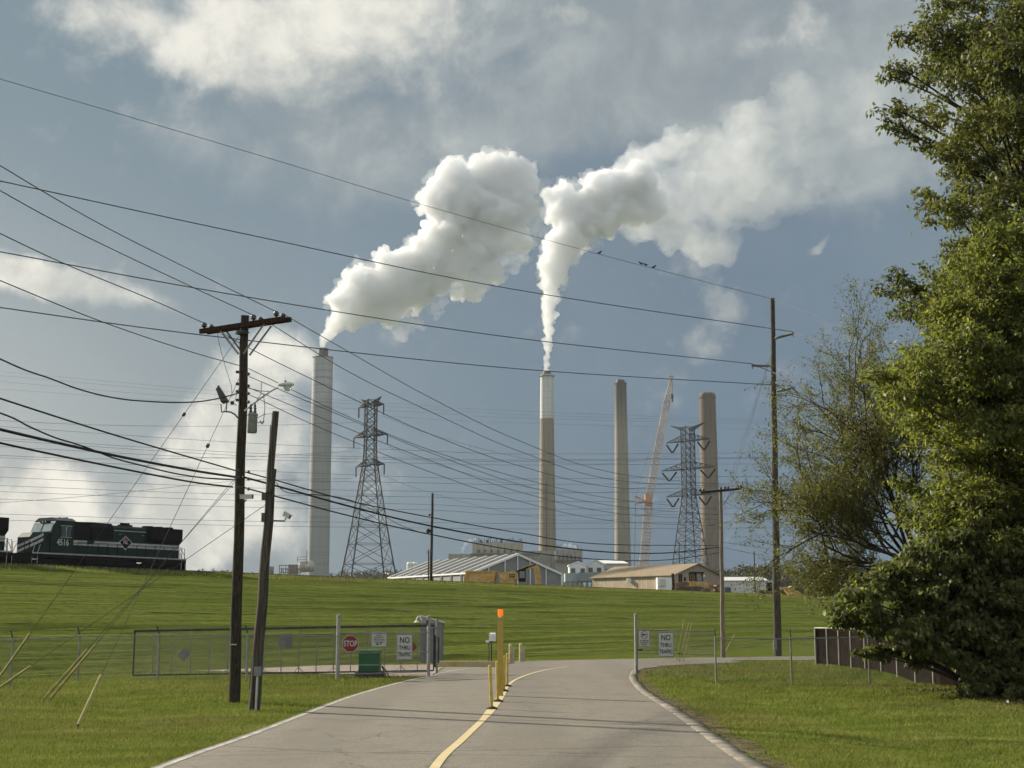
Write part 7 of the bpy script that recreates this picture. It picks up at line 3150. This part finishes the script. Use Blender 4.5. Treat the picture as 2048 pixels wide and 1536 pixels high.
# thin, worn grass beside the kerb and under the trees
worn = (mn := np.array([mnoise.noise(Vector((a * .5, b * .5, 0))) for a, b in zip(x[::1], y[::1])]))
keep = rng.random(len(x)) < np.clip(.95 + worn * .5, .5, 1.0)
x, y, worn = x[keep], y[keep], worn[keep]
n = len(x)
z = ground_z(x, y)
hgt = (.045 + .03 * rng.random(n) + .02 * np.clip(worn, -1, 1)) * np.clip(y / 30, .9, 1.8)
ang = rng.uniform(0, 2 * np.pi, n)
wid = .010 * np.clip(y / 26, .8, 2.6)
lean = rng.normal(size=(n, 2)) * .55 * hgt[:, None]
p = np.stack([x, y, z - .005], 1)
dx = np.stack([np.cos(ang) * wid, np.sin(ang) * wid, np.zeros(n)], 1)
tip = p + np.stack([lean[:, 0], lean[:, 1], hgt], 1)
v = np.stack([p - dx, p + dx, tip], 1).reshape(-1, 3)
nc = 26000
dd_ = rng.uniform(98, 320, nc)
kc = (dd_ - T0[1]) / TU[1]
sc_ = rng.uniform(5.0, 11.0, nc)
xc, yc = T0[0] + TU[0] * kc + TN[0] * sc_, dd_ + TN[1] * sc_
hc = rng.uniform(.08, .30, nc) * rng.uniform(.5, 1.1, nc)
ac = rng.uniform(0, 2 * np.pi, nc)
pc = np.stack([xc, yc, ground_z(xc, yc) - .02], 1)
dc = np.stack([np.cos(ac) * .07, np.sin(ac) * .07, np.zeros(nc)], 1)
tc_ = pc + np.stack([rng.normal(size=nc) * .08, rng.normal(size=nc) * .08, hc], 1)
v = np.concatenate([v, np.stack([pc - dc, pc + dc, tc_], 1).reshape(-1, 3)])
n += nc
go = raw_mesh('grass', v, np.arange(3 * n), 3, M_blade)
tag(go, 'short mown grass blades of the lawns', 'grass', kind='stuff')

# dead leaves under the trees
rng = np.random.default_rng(77)
n = 5200
x = rng.uniform(11.6, 18.5, n)
y = rng.uniform(34, 46, n)
keep = (x > 12.0 + (44 - y) * .10 + rng.normal(size=n) * .5)
x, y = x[keep], y[keep]
n = len(x)
v = leaves(rng, np.stack([x, y, ground_z(x, y) + .03 + rng.random(n) * .03], 1), rng.normal(size=(n, 3)) * .45 + np.array([0, 0, 1]), .10, .6, .1)
lo = raw_mesh('fallen_leaves', v, np.arange(len(v)), 4, leaf_material('dead_leaf', (0.045, 0.028, 0.014), (0.13, 0.085, 0.045), None, .1))
tag(lo, 'brown fallen leaves under the trees', 'leaves', kind='stuff')

# ---------------------------------------------------------------- haze
hb = MB()
hb.box(-1100, 1100, -100, 1700, -2.0, 460)
hz = hb.build('haze', bpy.data.materials.new('haze'))
hm = hz.data.materials[0]
hm.use_nodes = True
ht_ = NT(hm.node_tree)
ht_.n.remove(ht_.n['Principled BSDF'])
hv = ht_.new('ShaderNodeVolumePrincipled')
hv.inputs['Color'].default_value = (0.86, 0.93, 1.0, 1)
hv.inputs['Density'].default_value = 0.00005
hv.inputs['Anisotropy'].default_value = 0.25
ht_.link(hv.outputs[0], ht_.n['Material Output'].inputs['Volume'])
hm.cycles.homogeneous_volume = True
tag(hz, 'pale haze in the air over the whole site', 'haze', kind='stuff')
